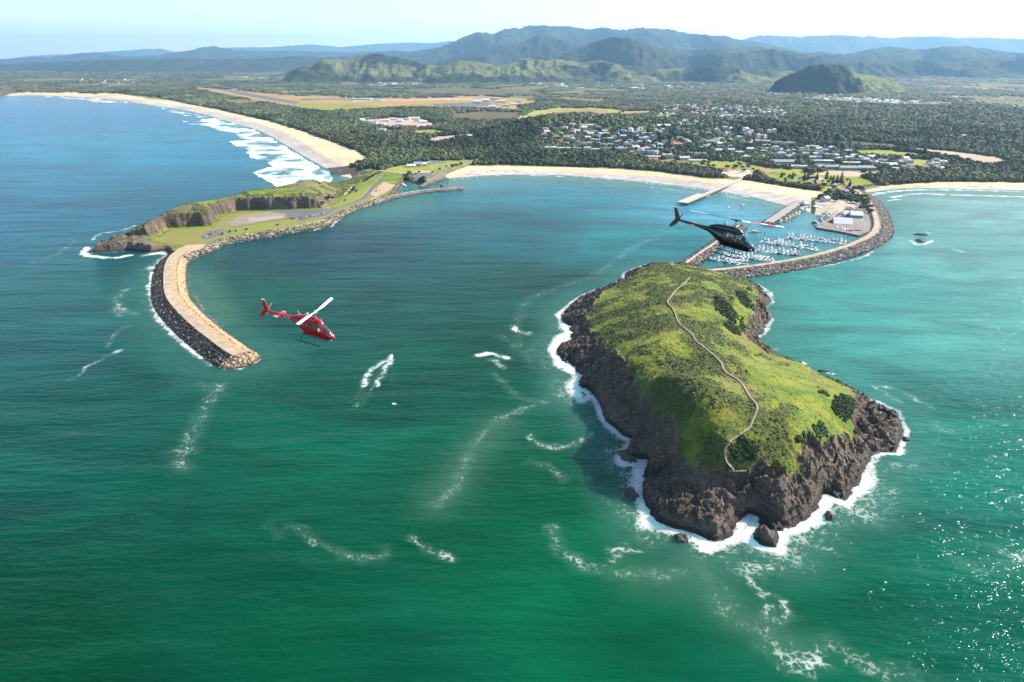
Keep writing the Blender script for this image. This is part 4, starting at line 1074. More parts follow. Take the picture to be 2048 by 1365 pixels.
SEC = [ # x, bottom, top, half width, squareness
 (2.78, -0.60, -0.50, 0.04, 2.0), (2.70, -0.72, -0.36, 0.20, 2.0), (2.50, -0.83, -0.20, 0.36, 2.1), (2.20, -0.91, -0.02, 0.50, 2.2), (1.85, -0.96, 0.30, 0.60, 2.3), (1.45, -0.99, 0.62, 0.65, 2.5),
 (1.05, -1.0, 0.82, 0.68, 2.7), (0.6, -1.0, 0.88, 0.69, 2.8), (0.0, -0.99, 0.90, 0.69, 2.8), (-0.6, -0.90, 0.90, 0.67, 2.7), (-1.1, -0.72, 0.88, 0.61, 2.5), (-1.6, -0.46, 0.84, 0.52, 2.3),
 (-2.1, -0.16, 0.76, 0.40, 2.1), (-2.6, 0.06, 0.66, 0.29, 2.0), (-3.1, 0.16, 0.60, 0.23, 2.0), (-4.5, 0.27, 0.58, 0.165, 2.0), (-6.25, 0.36, 0.56, 0.10, 2.0)]
def helicopter(body, glassm, label, blade_bands, blade_az, blade_w=0.34, trim=None):
    root = empty("helicopter", (0, 0, 0), 0, label, "helicopter", "two light helicopters flying over the harbour")
    a = np.array(SEC, float)
    xs = np.concatenate([np.linspace(2.78, 2.0, 14), np.linspace(1.95, -2.6, 72), np.linspace(-2.8, -6.25, 16)])
    q = [np.interp(-xs, -a[:, 0], a[:, k]) for k in range(1, 5)]
    # smooth the interpolated outline a little
    for k in range(4):
        for _ in range(2): q[k][1:-1] = (q[k][:-2] + 2 * q[k][1:-1] + q[k][2:]) / 4
    n = 56; th = np.arange(n) / n * 2 * np.pi
    V = []
    for x, b_, t_, w_, e_ in zip(xs, *q):
        c, s = np.cos(th), np.sin(th)
        y = np.sign(c) * np.abs(c) ** (2 / e_) * w_; z = (b_ + t_) / 2 + np.sign(s) * np.abs(s) ** (2 / e_) * (t_ - b_) / 2
        tap = 1 - 0.18 * sstep(0.1, 1.0, (z - (b_ + t_) / 2) / ((t_ - b_) / 2 + 1e-6)) * (x > -2.6)
        V.append(np.stack([np.full(n, x), y * tap, z], 1))
    V = np.array(V); nr = len(xs)
    FV = V.reshape(-1, 3)
    i = np.arange((nr - 1) * n).reshape(nr - 1, n); j = np.roll(i, -1, 1)
    Fc = np.stack([i, i + n, j + n, j], -1).reshape(-1, 4)
    ce = FV[Fc].mean(1); x, y, z = ce.T; ay = np.abs(y)
    wsh = (x < 2.32) & (x > 1.18) & (z > -0.30 + (2.3 - x) * 0.30) & (z < 0.80) & (ay > 0.035) & (z > 0.62 - (x - 1.18) * 2.2)
    chin = (x < 2.5) & (x > 2.0) & (z < -0.50) & (z > -0.80) & (ay > 0.12) & (ay < 0.46)
    d1 = (x < 1.13) & (x > 0.42) & (z > -0.12) & (z < 0.62) & (ay > 0.4)
    d2 = (x < 0.28) & (x > -0.62) & (z > -0.10) & (z < 0.58) & (ay > 0.4)
    d3 = (x < -0.72) & (x > -1.02) & (z > 0.0) & (z < 0.5) & (ay > 0.35)
    gl = wsh | chin | d1 | d2 | d3
    mesh_np("fuselage", FV, Fc[~gl], body, root, None, True)
    cap = MB().add([tuple(p) for p in V[0]], [tuple(range(n))]); cap.add([tuple(p) for p in V[-1]], [tuple(range(n))]); cap.build_each("nose_cap", body, root)
    for nm, mk in (("windshield", wsh), ("chin_window", chin)):
        for sgn in (1, -1):
            mesh_np(nm, FV, Fc[mk & (y * sgn > 0)], glassm, root, None, True)
    for mk in (d1, d2, d3):
        for sgn in (1, -1): mesh_np("window", FV, Fc[mk & (y * sgn > 0)], glassm, root, None, True)
    # cabin inside: floor, bulkhead, seats
    inn = MB(); inn.box(-1.0, 2.2, -0.52, 0.52, -0.88, -0.80); inn.box(0.30, 0.38, -0.5, 0.5, -0.8, 0.1); inn.build("cabin_floor", M_CABIN, root)
    pan = MB(); pan.box(1.95, 2.1, -0.25, 0.25, -0.8, -0.12); pan.build("instrument_panel", M_CABIN, root)
    for sx in (0.7,):
        for sy in (-0.3, 0.3):
            st = MB(); st.box(sx - 0.25, sx + 0.25, sy - 0.22, sy + 0.22, -0.78, -0.42); st.box(sx - 0.33, sx - 0.22, sy - 0.22, sy + 0.22, -0.42, 0.35); st.build("seat", M_SEAT, root)
    # engine housing
    cow = [(1.25, 0.78, 0.02), (1.05, 0.92, 0.20), (0.75, 1.12, 0.30), (0.4, 1.24, 0.34), (0.0, 1.27, 0.36), (-0.5, 1.27, 0.38), (-1.1, 1.24, 0.40), (-1.7, 1.16, 0.36), (-2.2, 1.0, 0.26), (-2.75, 0.72, 0.08)]
    rings = []
    for cx, ct, cw in cow:
        rings.append([(cx, math.cos(k / 17 * math.pi) * cw, 0.72 + max(0.02, (ct - 0.72)) * math.sin(k / 17 * math.pi) ** 0.7) for k in range(18)])
    MB().loft(rings).build("engine_cowling", body, root, True)
    ex = MB(); ex.tube([(-0.95, -0.14, 1.15), (-1.0, -0.17, 1.36), (-1.12, -0.2, 1.5)], 0.10, 10); ex.tube([(-0.95, 0.14, 1.15), (-1.0, 0.17, 1.36), (-1.12, 0.2, 1.5)], 0.10, 10); ex.build_each("exhaust", M_GRAYM, root)
    it = MB()
    for sgn in (1, -1): it.box(0.15, 0.55, sgn * 0.345 - 0.02, sgn * 0.345 + 0.02, 0.93, 1.12)
    it.build_each("air_intake", M_DARKM, root)
    # mast, hub, blades
    ms = MB().tube([(0, 0, 1.15), (0, 0, 2.02)], 0.045, 10)
    for k in range(4):
        an = k * math.pi / 2 + .4; ms.tube([(0.16 * math.cos(an), 0.16 * math.sin(an), 1.2), (0.11 * math.cos(an), 0.11 * math.sin(an), 1.95)], 0.014, 6)
    ms.tube([(0, 0, 1.2), (0, 0, 1.42)], 0.17, 12); ms.build("rotor_mast", M_GRAYM, root)
    ca, sa = math.cos(blade_az), math.sin(blade_az)
    def rot(p): return (p[0] * ca - p[1] * sa, p[0] * sa + p[1] * ca, p[2])
    hb = MB(); hb.v = []; hb.box(-0.55, 0.55, -0.07, 0.07, 1.94, 2.04); hb.box(-0.12, 0.12, -0.13, 0.13, 1.9, 2.1); hb.tube([(-0.5, 0, 2.0), (0.5, 0, 2.0)], 0.075, 8)
    hb.v = [rot(v) for v in hb.v]; hb.build("rotor_hub", M_WHITE if body is M_RED else M_DARKM, root)
    for sgn, bands in ((1, blade_bands[0]), (-1, blade_bands[1])):
        bl = None; r0 = 0.45; total = 5.08
        for bi, (f, mt) in enumerate(bands):
            r1 = r0 + f * (total - 0.45)
            rings = []
            for r in np.linspace(r0, r1, 4):
                w0 = blade_w * (0.35 + 0.65 * min(1, (r - 0.45) / 0.55)); cone = 2.0 + r * 0.035
                tw = 0.10 - 0.09 * r / total
                prof = [(w0 * 0.30, 0.0), (w0 * 0.22, 0.028), (-0.05 * w0, 0.03), (-w0 * 0.7, 0.0), (-0.05 * w0, -0.012), (w0 * 0.22, -0.015)]
                rings.append([rot((sgn * r, sgn * (py_ * math.cos(tw)), cone + pz_ + py_ * math.sin(tw))) for py_, pz_ in prof])
            o = MB().loft(rings).build("rotor_blade" if bi == 0 else "blade_band", mt, root if bi == 0 else bl)
            if bi == 0: bl = o
            r0 = r1
    # tail: fin, stabiliser, rotor
    def fin(pts, th_): 
        m = MB(); up = [(p[0], 0.02 + th_ * 0, p[1]) for p in pts]
        n_ = len(pts); m.add([(p[0], th_, p[1]) for p in pts] + [(p[0], -th_, p[1]) for p in pts], [tuple(range(n_)), tuple(range(2 * n_ - 1, n_ - 1, -1))] + [(k_, (k_ + 1) % n_, n_ + (k_ + 1) % n_, n_ + k_) for k_ in range(n_)])
        return m
    tf = fin([(-5.78, 0.52), (-6.48, 1.66), (-6.56, 1.70), (-6.86, 1.70), (-6.82, 1.58), (-6.42, 0.48), (-6.55, 0.34), (-6.92, -0.38), (-6.86, -0.46), (-6.56, -0.46), (-5.90, 0.38)], 0.035).build("tail_fin", body, root)
    if body is M_RED:
        fin([(-6.47, 1.62), (-6.55, 1.72), (-6.87, 1.72), (-6.85, 1.62)], 0.037).build("fin_tip", M_WHITE, tf)
    st = MB()
    st.loft([[(-4.2, s_ * 1.0, 0.42), (-4.35, s_ * 1.0, 0.455), (-4.62, s_ * 1.0, 0.43), (-4.35, s_ * 1.0, 0.405)] if abs(s_) == 1 else [(-4.05, 0, 0.43), (-4.3, 0, 0.475), (-4.62, 0, 0.43), (-4.3, 0, 0.39)] for s_ in (-1, 0, 1)])
    so = st.build("stabiliser", body, root)
    if body is M_RED:
        tp = MB()
        for s_ in (-1, 1): tp.box(-4.66, -4.16, s_ * 1.0 - 0.03, s_ * 1.0 + 0.03, 0.37, 0.49)
        tp.build_each("stabiliser_tip", M_WHITE, so)
    tr = MB(); tr.tube([(-6.05, 0.08, 0.5), (-6.05, 0.32, 0.5)], 0.05, 8); tr.build("tail_rotor_hub", M_GRAYM, root)
    for s_ in (1, -1):
        an = R(72); dx, dz = math.cos(an) * s_, math.sin(an) * s_
        b_ = MB(); px_, pz_ = -dz * 0.065, dx * 0.065
        b_.loft([[(-6.05 + dx * r - px_, 0.32 + yy, 0.5 + dz * r - pz_) if k_ == 0 else (-6.05 + dx * r + px_, 0.32 + yy, 0.5 + dz * r + pz_) for k_, yy in ((0, 0.008), (1, 0.008), (1, -0.008), (0, -0.008))] for r in (0.06, 0.83)])
        b_.build("tail_rotor_blade", M_WHITE if body is M_RED else M_GRAYM, root)
    sk = MB(); sk.tube([(-5.4, 0, 0.3), (-6.2, 0, -0.1), (-6.6, 0, -0.5)], 0.02, 6); 
    # landing gear
    for s_ in (1, -1):
        m = MB(); m.tube([(-1.55, s_ * 0.96, -1.72), (1.15, s_ * 0.96, -1.72), (1.38, s_ * 0.96, -1.66), (1.52, s_ * 0.96, -1.54)], 0.06, 8); m.build("skid", M_DARKM, root)
    for x_ in (0.62, -0.95):
        m = MB(); m.tube([(x_, -0.96, -1.70), (x_, -0.88, -1.45), (x_, -0.62, -1.05), (x_, -0.3, -0.93), (x_, 0.3, -0.93), (x_, 0.62, -1.05), (x_, 0.88, -1.45), (x_, 0.96, -1.70)], 0.045, 8); m.build("cross_tube", M_DARKM, root)
    an_ = MB(); an_.tube([(-1.9, 0.1, 1.05), (-2.25, 0.1, 1.45)], 0.014, 5); an_.tube([(0.9, 0.0, 1.0), (0.78, 0, 1.35)], 0.016, 5); an_.tube([(-0.3, 0, -0.95), (-0.5, 0, -1.25)], 0.014, 5); an_.build_each("antenna", M_WHITE if body is M_RED else M_DARKM, root)
    dr = MB()
    for s_ in (1, -1):
        dr.box(0.05, 0.2, s_ * 0.695 - 0.012, s_ * 0.695 + 0.012, -0.26, -0.22); dr.box(-0.55, -0.42, s_ * 0.665 - 0.012, s_ * 0.665 + 0.012, -0.22, -0.18)
    dr.build_each("door_handle", M_GRAYM, root)
    if trim:
        for (x0, x1, z0, z1, mt) in trim:
            mm = MB()
            for s_ in (1, -1):
                y0_ = np.interp(-(x0), -a[:, 0], a[:, 3]); y1_ = np.interp(-(x1), -a[:, 0], a[:, 3])
                mm.add([(x0, s_ * (y0_ + 0.012), z0), (x1, s_ * (y1_ + 0.012), z0), (x1, s_ * (y1_ + 0.012), z1), (x0, s_ * (y0_ + 0.012), z1),
                        (x0, s_ * (y0_ - 0.05), z0), (x1, s_ * (y1_ - 0.05), z0), (x1, s_ * (y1_ - 0.05), z1), (x0, s_ * (y0_ - 0.05), z1)], [(0, 1, 2, 3), (4, 7, 6, 5), (0, 4, 5, 1), (1, 5, 6, 2), (2, 6, 7, 3), (3, 7, 4, 0)])
            mm.build_each("tail_marking", mt, root)
    ld = MB(); ld.tube([(2.30, 0.0, -0.88), (2.42, 0, -1.0)], 0.09, 10); ld.build("landing_light", M_WHITE, root)
    return root
def pose(root, hub_px, depth, yaw, pitch, roll):
    """yaw: how far the nose is turned from +X toward the camera; hub goes to the traced point"""
    m = Euler((0, 0, -yaw)).to_matrix() @ Euler((0, pitch, 0)).to_matrix() @ Euler((roll, 0, 0)).to_matrix()
    hub = PD(hub_px[0], hub_px[1], depth) - m @ Vector((0, 0, 2.0))
    root.matrix_world = Matrix.Translation(hub) @ m.to_4x4()
W, Rr_, D_ = M_WHITE, M_REDW, M_DARKM
heli_r = helicopter(M_RED, M_GLR, "bright red helicopter with white rotor blades flying over the open bay", ([(1, W)], [(1, W)]), R(95), 0.40,
                    [(-3.35, -3.0, 0.32, 0.40, M_WHITE), (-3.8, -3.5, 0.34, 0.42, M_WHITE)])
pose(heli_r, (631, 624), 80.0, R(12), R(12), R(-3))
heli_b = helicopter(M_BLK, M_GLB, "glossy black helicopter with red and white banded rotor blade, before the marina", ([(0.22, W), (0.24, Rr_), (0.16, W), (0.18, Rr_), (0.20, W)], [(0.6, D_), (0.4, W)]), R(23), 0.26,
                    [(-5.0, -3.4, 0.30, 0.335, M_ORNG), (-4.4, -4.05, 0.34, 0.41, M_WHITE)])
pose(heli_b, (1473, 441), 73.0, R(28), R(9), R(-2))

# seated people in the red helicopter: one continuous skinned body each
def seated(name, shirt, label, loc, root, lean=0.0):
    J = {'pelvis': (0, 0, 0), 'spine': (-0.03, 0, 0.22), 'chest': (-0.02, 0, 0.42), 'neck': (0.0, 0, 0.56), 'head': (0.03, 0, 0.70), 'crown': (0.02, 0, 0.80),
         'shL': (-0.01, 0.17, 0.50), 'elL': (0.10, 0.22, 0.26), 'haL': (0.32, 0.14, 0.22), 'shR': (-0.01, -0.17, 0.50), 'elR': (0.10, -0.22, 0.26), 'haR': (0.32, -0.14, 0.22),
         'hiL': (0.02, 0.10, -0.01), 'knL': (0.44, 0.13, 0.04), 'foL': (0.50, 0.13, -0.36), 'toL': (0.66, 0.13, -0.38), 'hiR': (0.02, -0.10, -0.01), 'knR': (0.44, -0.13, 0.04), 'foR': (0.50, -0.13, -0.36), 'toR': (0.66, -0.13, -0.38)}
    rad = dict(pelvis=.15, spine=.13, chest=.15, neck=.055, head=.095, crown=.085, shL=.065, elL=.045, haL=.035, shR=.065, elR=.045, haR=.035, hiL=.09, knL=.06, foL=.045, toL=.035, hiR=.09, knR=.06, foR=.045, toR=.035)
    E = [('pelvis', 'spine'), ('spine', 'chest'), ('chest', 'neck'), ('neck', 'head'), ('head', 'crown'), ('chest', 'shL'), ('shL', 'elL'), ('elL', 'haL'), ('chest', 'shR'), ('shR', 'elR'), ('elR', 'haR'),
         ('pelvis', 'hiL'), ('hiL', 'knL'), ('knL', 'foL'), ('foL', 'toL'), ('pelvis', 'hiR'), ('hiR', 'knR'), ('knR', 'foR'), ('foR', 'toR')]
    ks = list(J); me = bpy.data.meshes.new(name); me.from_pydata([J[k] for k in ks], [(ks.index(a), ks.index(b)) for a, b in E], [])
    o = bpy.data.objects.new(name, me); col.objects.link(o)
    o.modifiers.new("skin", 'SKIN'); sub = o.modifiers.new("sub", 'SUBSURF'); sub.levels = sub.render_levels = 1
    for i, k in enumerate(ks):
        me.skin_vertices[0].data[i].radius = (rad[k], rad[k] * (1.2 if k in ('chest', 'spine', 'pelvis') else 1.0)); me.skin_vertices[0].data[i].use_root = (k == 'pelvis')
    me.materials.append(shirt)
    o.matrix_world = root.matrix_world @ Matrix.Translation(Vector(loc))
    tag(o, label, "person", "people riding in the red helicopter")
    V, Fc = ico(2)
    for nm, c, rr, mt in (("head", (0.035, 0, 0.72), (0.095, 0.078, 0.115), plain("skin", (0.55, 0.33, 0.24), 0.6)), ("headset", (0.012, 0, 0.765), (0.10, 0.088, 0.085), M_DARKM)):
        mesh_np(nm, V * np.array(rr) + np.array(c), Fc, mt, o, None, True)
    for sy in (0.14, -0.14):
        hd = MB(); hd.box(0.31, 0.38, sy - 0.035, sy + 0.035, 0.20, 0.235)
        for q_ in range(4): hd.tube([(0.375, sy - 0.03 + q_ * 0.02, 0.218), (0.42 - 0.006 * abs(q_ - 1.3), sy - 0.03 + q_ * 0.02, 0.208), (0.43, sy - 0.03 + q_ * 0.02, 0.18)], 0.0085, 5, 0.006)
        hd.tube([(0.33, sy + (0.035 if sy < 0 else -0.035), 0.22), (0.37, sy + (0.06 if sy < 0 else -0.06), 0.20)], 0.009, 5, 0.007)
        hd.build("hand", plain("skin", (0.55, 0.33, 0.24), 0.6), o)
    return o
bpy.context.view_layer.update()
seated("person", plain("white_shirt", (0.6, 0.6, 0.58), 0.9), "pilot in white shirt and dark headset on the red helicopter's near seat", (0.70, -0.30, -0.32), heli_r)
seated("person", plain("dark_shirt", (0.05, 0.06, 0.09), 0.9), "passenger in dark clothes and headset on the red helicopter's far seat", (0.70, 0.30, -0.32), heli_r)

# ================================================================== ISLAND BOARDWALK AND LOOKOUT
M_PLANK = plain("weathered_planks", (0.40, 0.33, 0.24), 0.9, 0.1, var=0.25, scale=1.2)
TRAIL = [(1381,556),(1372,564),(1366,571),(1352,582),(1341,597),(1335,606),(1345,618),(1351,630),(1357,645),(1372,660),(1383,668),(1391,682),(1400,690),(1414,700),(1432,716),(1443,728),(1448,742),(1462,752),(1480,764),(1490,779),(1500,795),(1511,808),(1515,821),(1506,842),(1502,855),(1490,866),(1470,880),(1455,893),(1448,905),(1452,918),(1460,930),(1469,942)]
tr = np.array([hit(a, b, island_h)[:2] for a, b in smooth_line(TRAIL, 3)])
tr = resample(tr, 1.5); 
for _ in range(3): tr[1:-1] = (tr[:-2] + 2 * tr[1:-1] + tr[2:]) / 4
tt_, tn_ = norm_side(tr)
hh = np.maximum.reduce([island_h(tr[:, 0] + tn_[:, 0] * s_, tr[:, 1] + tn_[:, 1] * s_) for s_ in (-1.2, 0, 1.2)])
for _ in range(4): hh[1:-1] = np.maximum(hh[1:-1], (hh[:-2] + 2 * hh[1:-1] + hh[2:]) / 4)
hh = hh + 0.35
bw = empty("boardwalk", (float(tr[0, 0]), float(tr[0, 1]), float(hh[0])), 0, "narrow pale timber boardwalk winding along the green back of the island", "boardwalk")
o0 = np.array(bw.location)
mb = MB(); mb.loft([[tuple(np.array((*(tr[i] + tn_[i] * s_), hh[i] + z_)) - o0) for s_, z_ in ((0.5, 0), (-0.5, 0), (-0.5, -0.5), (0.5, -0.5))] for i in range(len(tr))])
mb.build("deck", M_PLANK, bw)
mb = MB()
for i in range(0, len(tr), 2):
    for s_ in (0.62, -0.62):
        p = np.array((*(tr[i] + tn_[i] * s_), hh[i])) - o0
        mb.box(p[0] - .06, p[0] + .06, p[1] - .06, p[1] + .06, p[2] - 0.3, p[2] + 0.9)
tag(mb.build("posts", plain("dark_timber", (0.16, 0.13, 0.10), 0.9), bw), kind="stuff")
for s_ in (0.62, -0.62):
    mb = MB(); mb.tube([tuple(np.array((*(tr[i] + tn_[i] * s_), hh[i] + 0.9)) - o0) for i in range(len(tr))], 0.06, 4); mb.build("handrail", M_PLANK, bw)
px_, py_, pz_ = hit(1473, 946, island_h)
lk = empty("lookout_platform", (px_, py_, pz_ + 0.6), R(4), "small timber lookout platform on the rocks at the near end of the boardwalk", "platform")
MB().prism([(-5, -1.6), (5, -1.9), (5.5, 1.4), (2, 2.6), (-3, 2.2), (-5.5, 1)], -0.2, 0).build("deck", M_PLANK, lk)
mb = MB()
for k in range(9):
    x_ = -5 + k * 1.25; mb.box(x_ - .05, x_ + .05, -1.75, -1.65, 0, 1.1); 
mb.tube([(-5.2, 1.0, 1.1), (-5, -1.6, 1.1), (5, -1.9, 1.1), (5.4, 1.4, 1.1)], 0.06, 5); mb.build("railing", plain("dark_timber", (0.16, 0.13, 0.10)), lk)
mb = MB()
for x_ in (-4.5, 0, 4.5):
    for y_ in (-1.4, 1.2): mb.box(x_ - .12, x_ + .12, y_ - .12, y_ + .12, -3.0, -0.2)
mb.build_each("support", plain("dark_timber", (0.16, 0.13, 0.10)), lk)

# ================================================================== JETTY
def jetty():
    z = 5.6
    root = empty("jetty", tuple(P3(1372, 411, 0)), 0, "long timber jetty on piles running out from the beach, wider at its end", "jetty")
    o = Vector(root.location)
    C = [P3(a, b, z) - o for a, b in ((1364, 409.5), (1379, 411.5), (1434, 388.5), (1497, 358), (1504, 353.5), (1499, 352.5), (1490, 355.5), (1420, 386), (1404, 391.5))]
    wide = [P3(a, b, z) - o for a, b in ((1363.5, 409.5), (1380, 411.8), (1432, 389), (1405, 390.5))]
    A0, A1 = P3(1374, 408, z) - o, P3(1501, 353.5, z) - o
    dr = (A1 - A0); dr.z = 0; L = dr.length; dr.normalize(); nr = Vector((-dr.y, dr.x, 0))
    def q(s, w, h=0.0): p = A0 + dr * s + nr * w; return (p.x, p.y, z + h)
    def quad(m, s0, s1, w0, w1, h0, h1):
        m.add([q(s0, w0, h0), q(s1, w0, h0), q(s1, w1, h0), q(s0, w1, h0), q(s0, w0, h1), q(s1, w0, h1), q(s1, w1, h1), q(s0, w1, h1)], [(0, 3, 2, 1), (4, 5, 6, 7), (0, 1, 5, 4), (1, 2, 6, 5), (2, 3, 7, 6), (3, 0, 4, 7)])
    A0 = Vector((0, 0, 0)); off = Vector((A0.x, A0.y, 0))
    M_DK = plain("jetty_deck", (0.42, 0.37, 0.31), 0.9, 0.1, var=0.2, scale=0.15)
    m = MB(); quad(m, -6, L, -5.2, 4.2, -1.1, 0); quad(m, -6, 95, 4.2, 15, -1.1, 0.02); m.build("deck", M_DK, root)
    pm = plain("jetty_piles", (0.10, 0.085, 0.075), 0.9); k = 0
    for s in np.arange(-5, L - 30, 8.5):
        for w in ((-3.8, 0, 3.8, 8.3, 12.5) if s < 95 and int(s) % 2 >= 0 else (-3.8, 3.8)):
            if k > 95: break
            mm = MB(); a = q(s, w); mm.tube([(a[0], a[1], -4), (a[0], a[1], z - 0.7)], 0.32, 6); mm.build("pile", pm, root); k += 1
    m = MB()
    for w in (-5.1, 4.1):
        s0 = 95 if w > 0 else -6
        quad(m, s0, L, w - 0.1, w + 0.1, 0.9, 1.05)
        for s in np.arange(s0, L, 3): quad(m, s, s + 0.15, w - 0.06, w + 0.06, 0, 0.9)
    m.build("railing", M_DK, root)
    m = MB(); quad(m, -6, L, -5.5, -5.2, -1.9, -0.4); quad(m, -6, 95, 15.0, 15.3, -1.9, -0.4); m.build("edge_beam", pm, root)
    m = MB(); quad(m, 88, 104, -7, -4.2, -3.5, -3.2); m.build("landing_stage", M_DK, root)
jetty()

# ================================================================== MARINA: quays and pontoons
def slab(name, pts, z0, z1, mat, label, cat, wallmat=None):
    q = [P3(a, b, z1) for a, b in pts]; c = sum((Vector(p) for p in q), Vector()) / len(q)
    root = empty(name, (c.x, c.y, 0), 0, label, cat)
    MB().prism([(p.x - c.x, p.y - c.y) for p in q], z0, z1 - 0.25).build("quay_wall", wallmat or plain("dark_quay", (0.07, 0.065, 0.06), 0.9), root)
    MB().prism([(p.x - c.x, p.y - c.y) for p in q], z1 - 0.25, z1).build("apron", mat, root)
    return root
slab("wharf", [(1632,455),(1640,446),(1668,432),(1706,409),(1742,400),(1752,440),(1742,462),(1718,471),(1680,463)], -2, 2.6, plain("wharf_paving", (0.22, 0.19, 0.165), 0.95, 0.1, var=0.3, scale=0.08), "fishing wharf peninsula with worn brown paving and a dark quay face", "wharf")
slab("boat_ramp_apron", [(1626,413),(1638,405.5),(1690,407),(1712,413),(1688,424),(1660,420)], -2, 2.9, plain("bleached_concrete", (0.50, 0.46, 0.39), 0.9, 0.1, var=0.1, scale=0.1), "bright pale concrete hardstand at the head of the marina", "quay")
def pontoon(pts, w, label, group="floating pontoons in the marina", z=0.55):
    c = P3(*pts[0], 0); r = empty("pontoon", tuple(c), 0, label, "pontoon", group)
    v = [P3(a, b, z) - c for a, b in pts]; m = MB()
    for a, b in zip(v[:-1], v[1:]):
        d = (b - a).normalized(); n = Vector((-d.y, d.x, 0)) * w
        m.add([(a + n).to_tuple()[:2] + (-0.4,), (b + n).to_tuple()[:2] + (-0.4,), (b - n).to_tuple()[:2] + (-0.4,), (a - n).to_tuple()[:2] + (-0.4,), (a + n).to_tuple()[:2] + (z,), (b + n).to_tuple()[:2] + (z,), (b - n).to_tuple()[:2] + (z,), (a - n).to_tuple()[:2] + (z,)],
              [(0, 3, 2, 1), (4, 5, 6, 7), (0, 1, 5, 4), (1, 2, 6, 5), (2, 3, 7, 6), (3, 0, 4, 7)])
    m.build("walkway", M_CONC2, r); return r
ROWS = [((1424, 517), (1497, 529), "front"), ((1450, 508), (1550, 521), "second"), ((1478, 496), (1602, 509), "third"), ((1524, 482), (1640, 500), "fourth"), ((1574, 474), (1692, 487), "fifth")]
for a, b, nm in ROWS: pontoon([a, b], 1.0, "thin pale pontoon carrying the %s row of moored boats%s" % (nm, ", counted from the island"))
pontoon([(1650, 421), (1634, 427.5)], 1.6, "short white finger pontoon below the pale hardstand, left of two", "finger pontoons at the hardstand")
pontoon([(1664, 422), (1650, 428.5)], 1.6, "short white finger pontoon below the pale hardstand, right of two", "finger pontoons at the hardstand")

# ================================================================== BOATS
M_HULLW = plain("boat_white", (0.68, 0.68, 0.66), 0.35, 0.5, var=0.04); M_HULLB = plain("boat_navy", (0.03, 0.05, 0.12), 0.35); M_CANV = plain("blue_canvas", (0.04, 0.10, 0.22), 0.8)
M_WIN = plain("dark_window", (0.02, 0.025, 0.03), 0.1, 0.6); M_ALU = plain("aluminium_mast", (0.62, 0.62, 0.62), 0.35, 0.5, 0.4); M_TEAK = plain("deck_tan", (0.45, 0.36, 0.26), 0.8)
M_HULLR = plain("boat_red", (0.4, 0.04, 0.03), 0.4); M_HULLG = plain("boat_green", (0.05, 0.18, 0.13), 0.4); M_RUST = plain("rusty_steel", (0.35, 0.17, 0.07), 0.8, var=0.4, scale=0.6)
def hull(L, B, H_, mat, root, dr=0.35, name="hull"):
    rings = []
    for t in np.linspace(0, 1, 11):
        x = -L / 2 + L * t; w = B / 2 * (0.82 + 0.18 * math.sin(t * math.pi)) * (1 - max(0, (t - 0.45) / 0.55) ** 2.1) + 0.03
        sh = H_ * (0.85 + 0.35 * max(0, t - 0.3))
        rings.append([(x, w, sh), (x, w * 0.9, 0.15), (x, w * 0.35, -dr), (x, -w * 0.35, -dr), (x, -w * 0.9, 0.15), (x, -w, sh)])
    return MB().loft(rings).build(name, mat, root, False)
def yacht(L=11.5, mat=None, canvas=True, mast=14.5):
    r = empty("sailing_yacht"); hull(L, L * 0.32, 1.15, mat or M_HULLW, r)
    m = MB(); m.loft([[(L * x, y * L * 0.1 * w, z) for y, z in ((-1, 1.05), (1, 1.05), (0.8, 1.05 + h), (-0.8, 1.05 + h))] for x, w, h in ((-0.18, 1.0, 0.55), (0.05, 1.0, 0.6), (0.22, 0.7, 0.25))]); c = m.build("cabin", M_HULLW, r)
    MB().box(-L * 0.12, L * 0.06, -L * 0.1 - 0.01, -L * 0.1 + 0.05, 1.2, 1.45).build("window", M_WIN, c)
    MB().tube([(L * 0.08, 0, 1.1), (L * 0.08, 0, mast)], 0.12, 6, 0.08).build("mast", M_ALU, r)
    m = MB(); m.tube([(L * 0.08, 0, 2.3), (-L * 0.30, 0, 2.4)], 0.2, 6); m.build("boom", M_CANV if canvas else M_HULLW, r)
    MB().tube([(L * 0.5, 0, 1.3), (L * 0.09, 0, mast), (L * 0.07, 0, mast), (-L * 0.5, 0, 1.1)], 0.03, 3).build("rigging", M_ALU, r)
    MB().box(-L * 0.42, -L * 0.18, -L * 0.11, L * 0.11, 1.0, 1.12).build("cockpit", M_TEAK, r)
    if canvas: MB().loft([[(-L * 0.2 + x, -1.2, 1.5), (-L * 0.2 + x, -1, 2.3), (-L * 0.2 + x, 1, 2.3), (-L * 0.2 + x, 1.2, 1.5)] for x in (-0.2, 1.1)]).build("dodger", M_CANV, r)
    return r
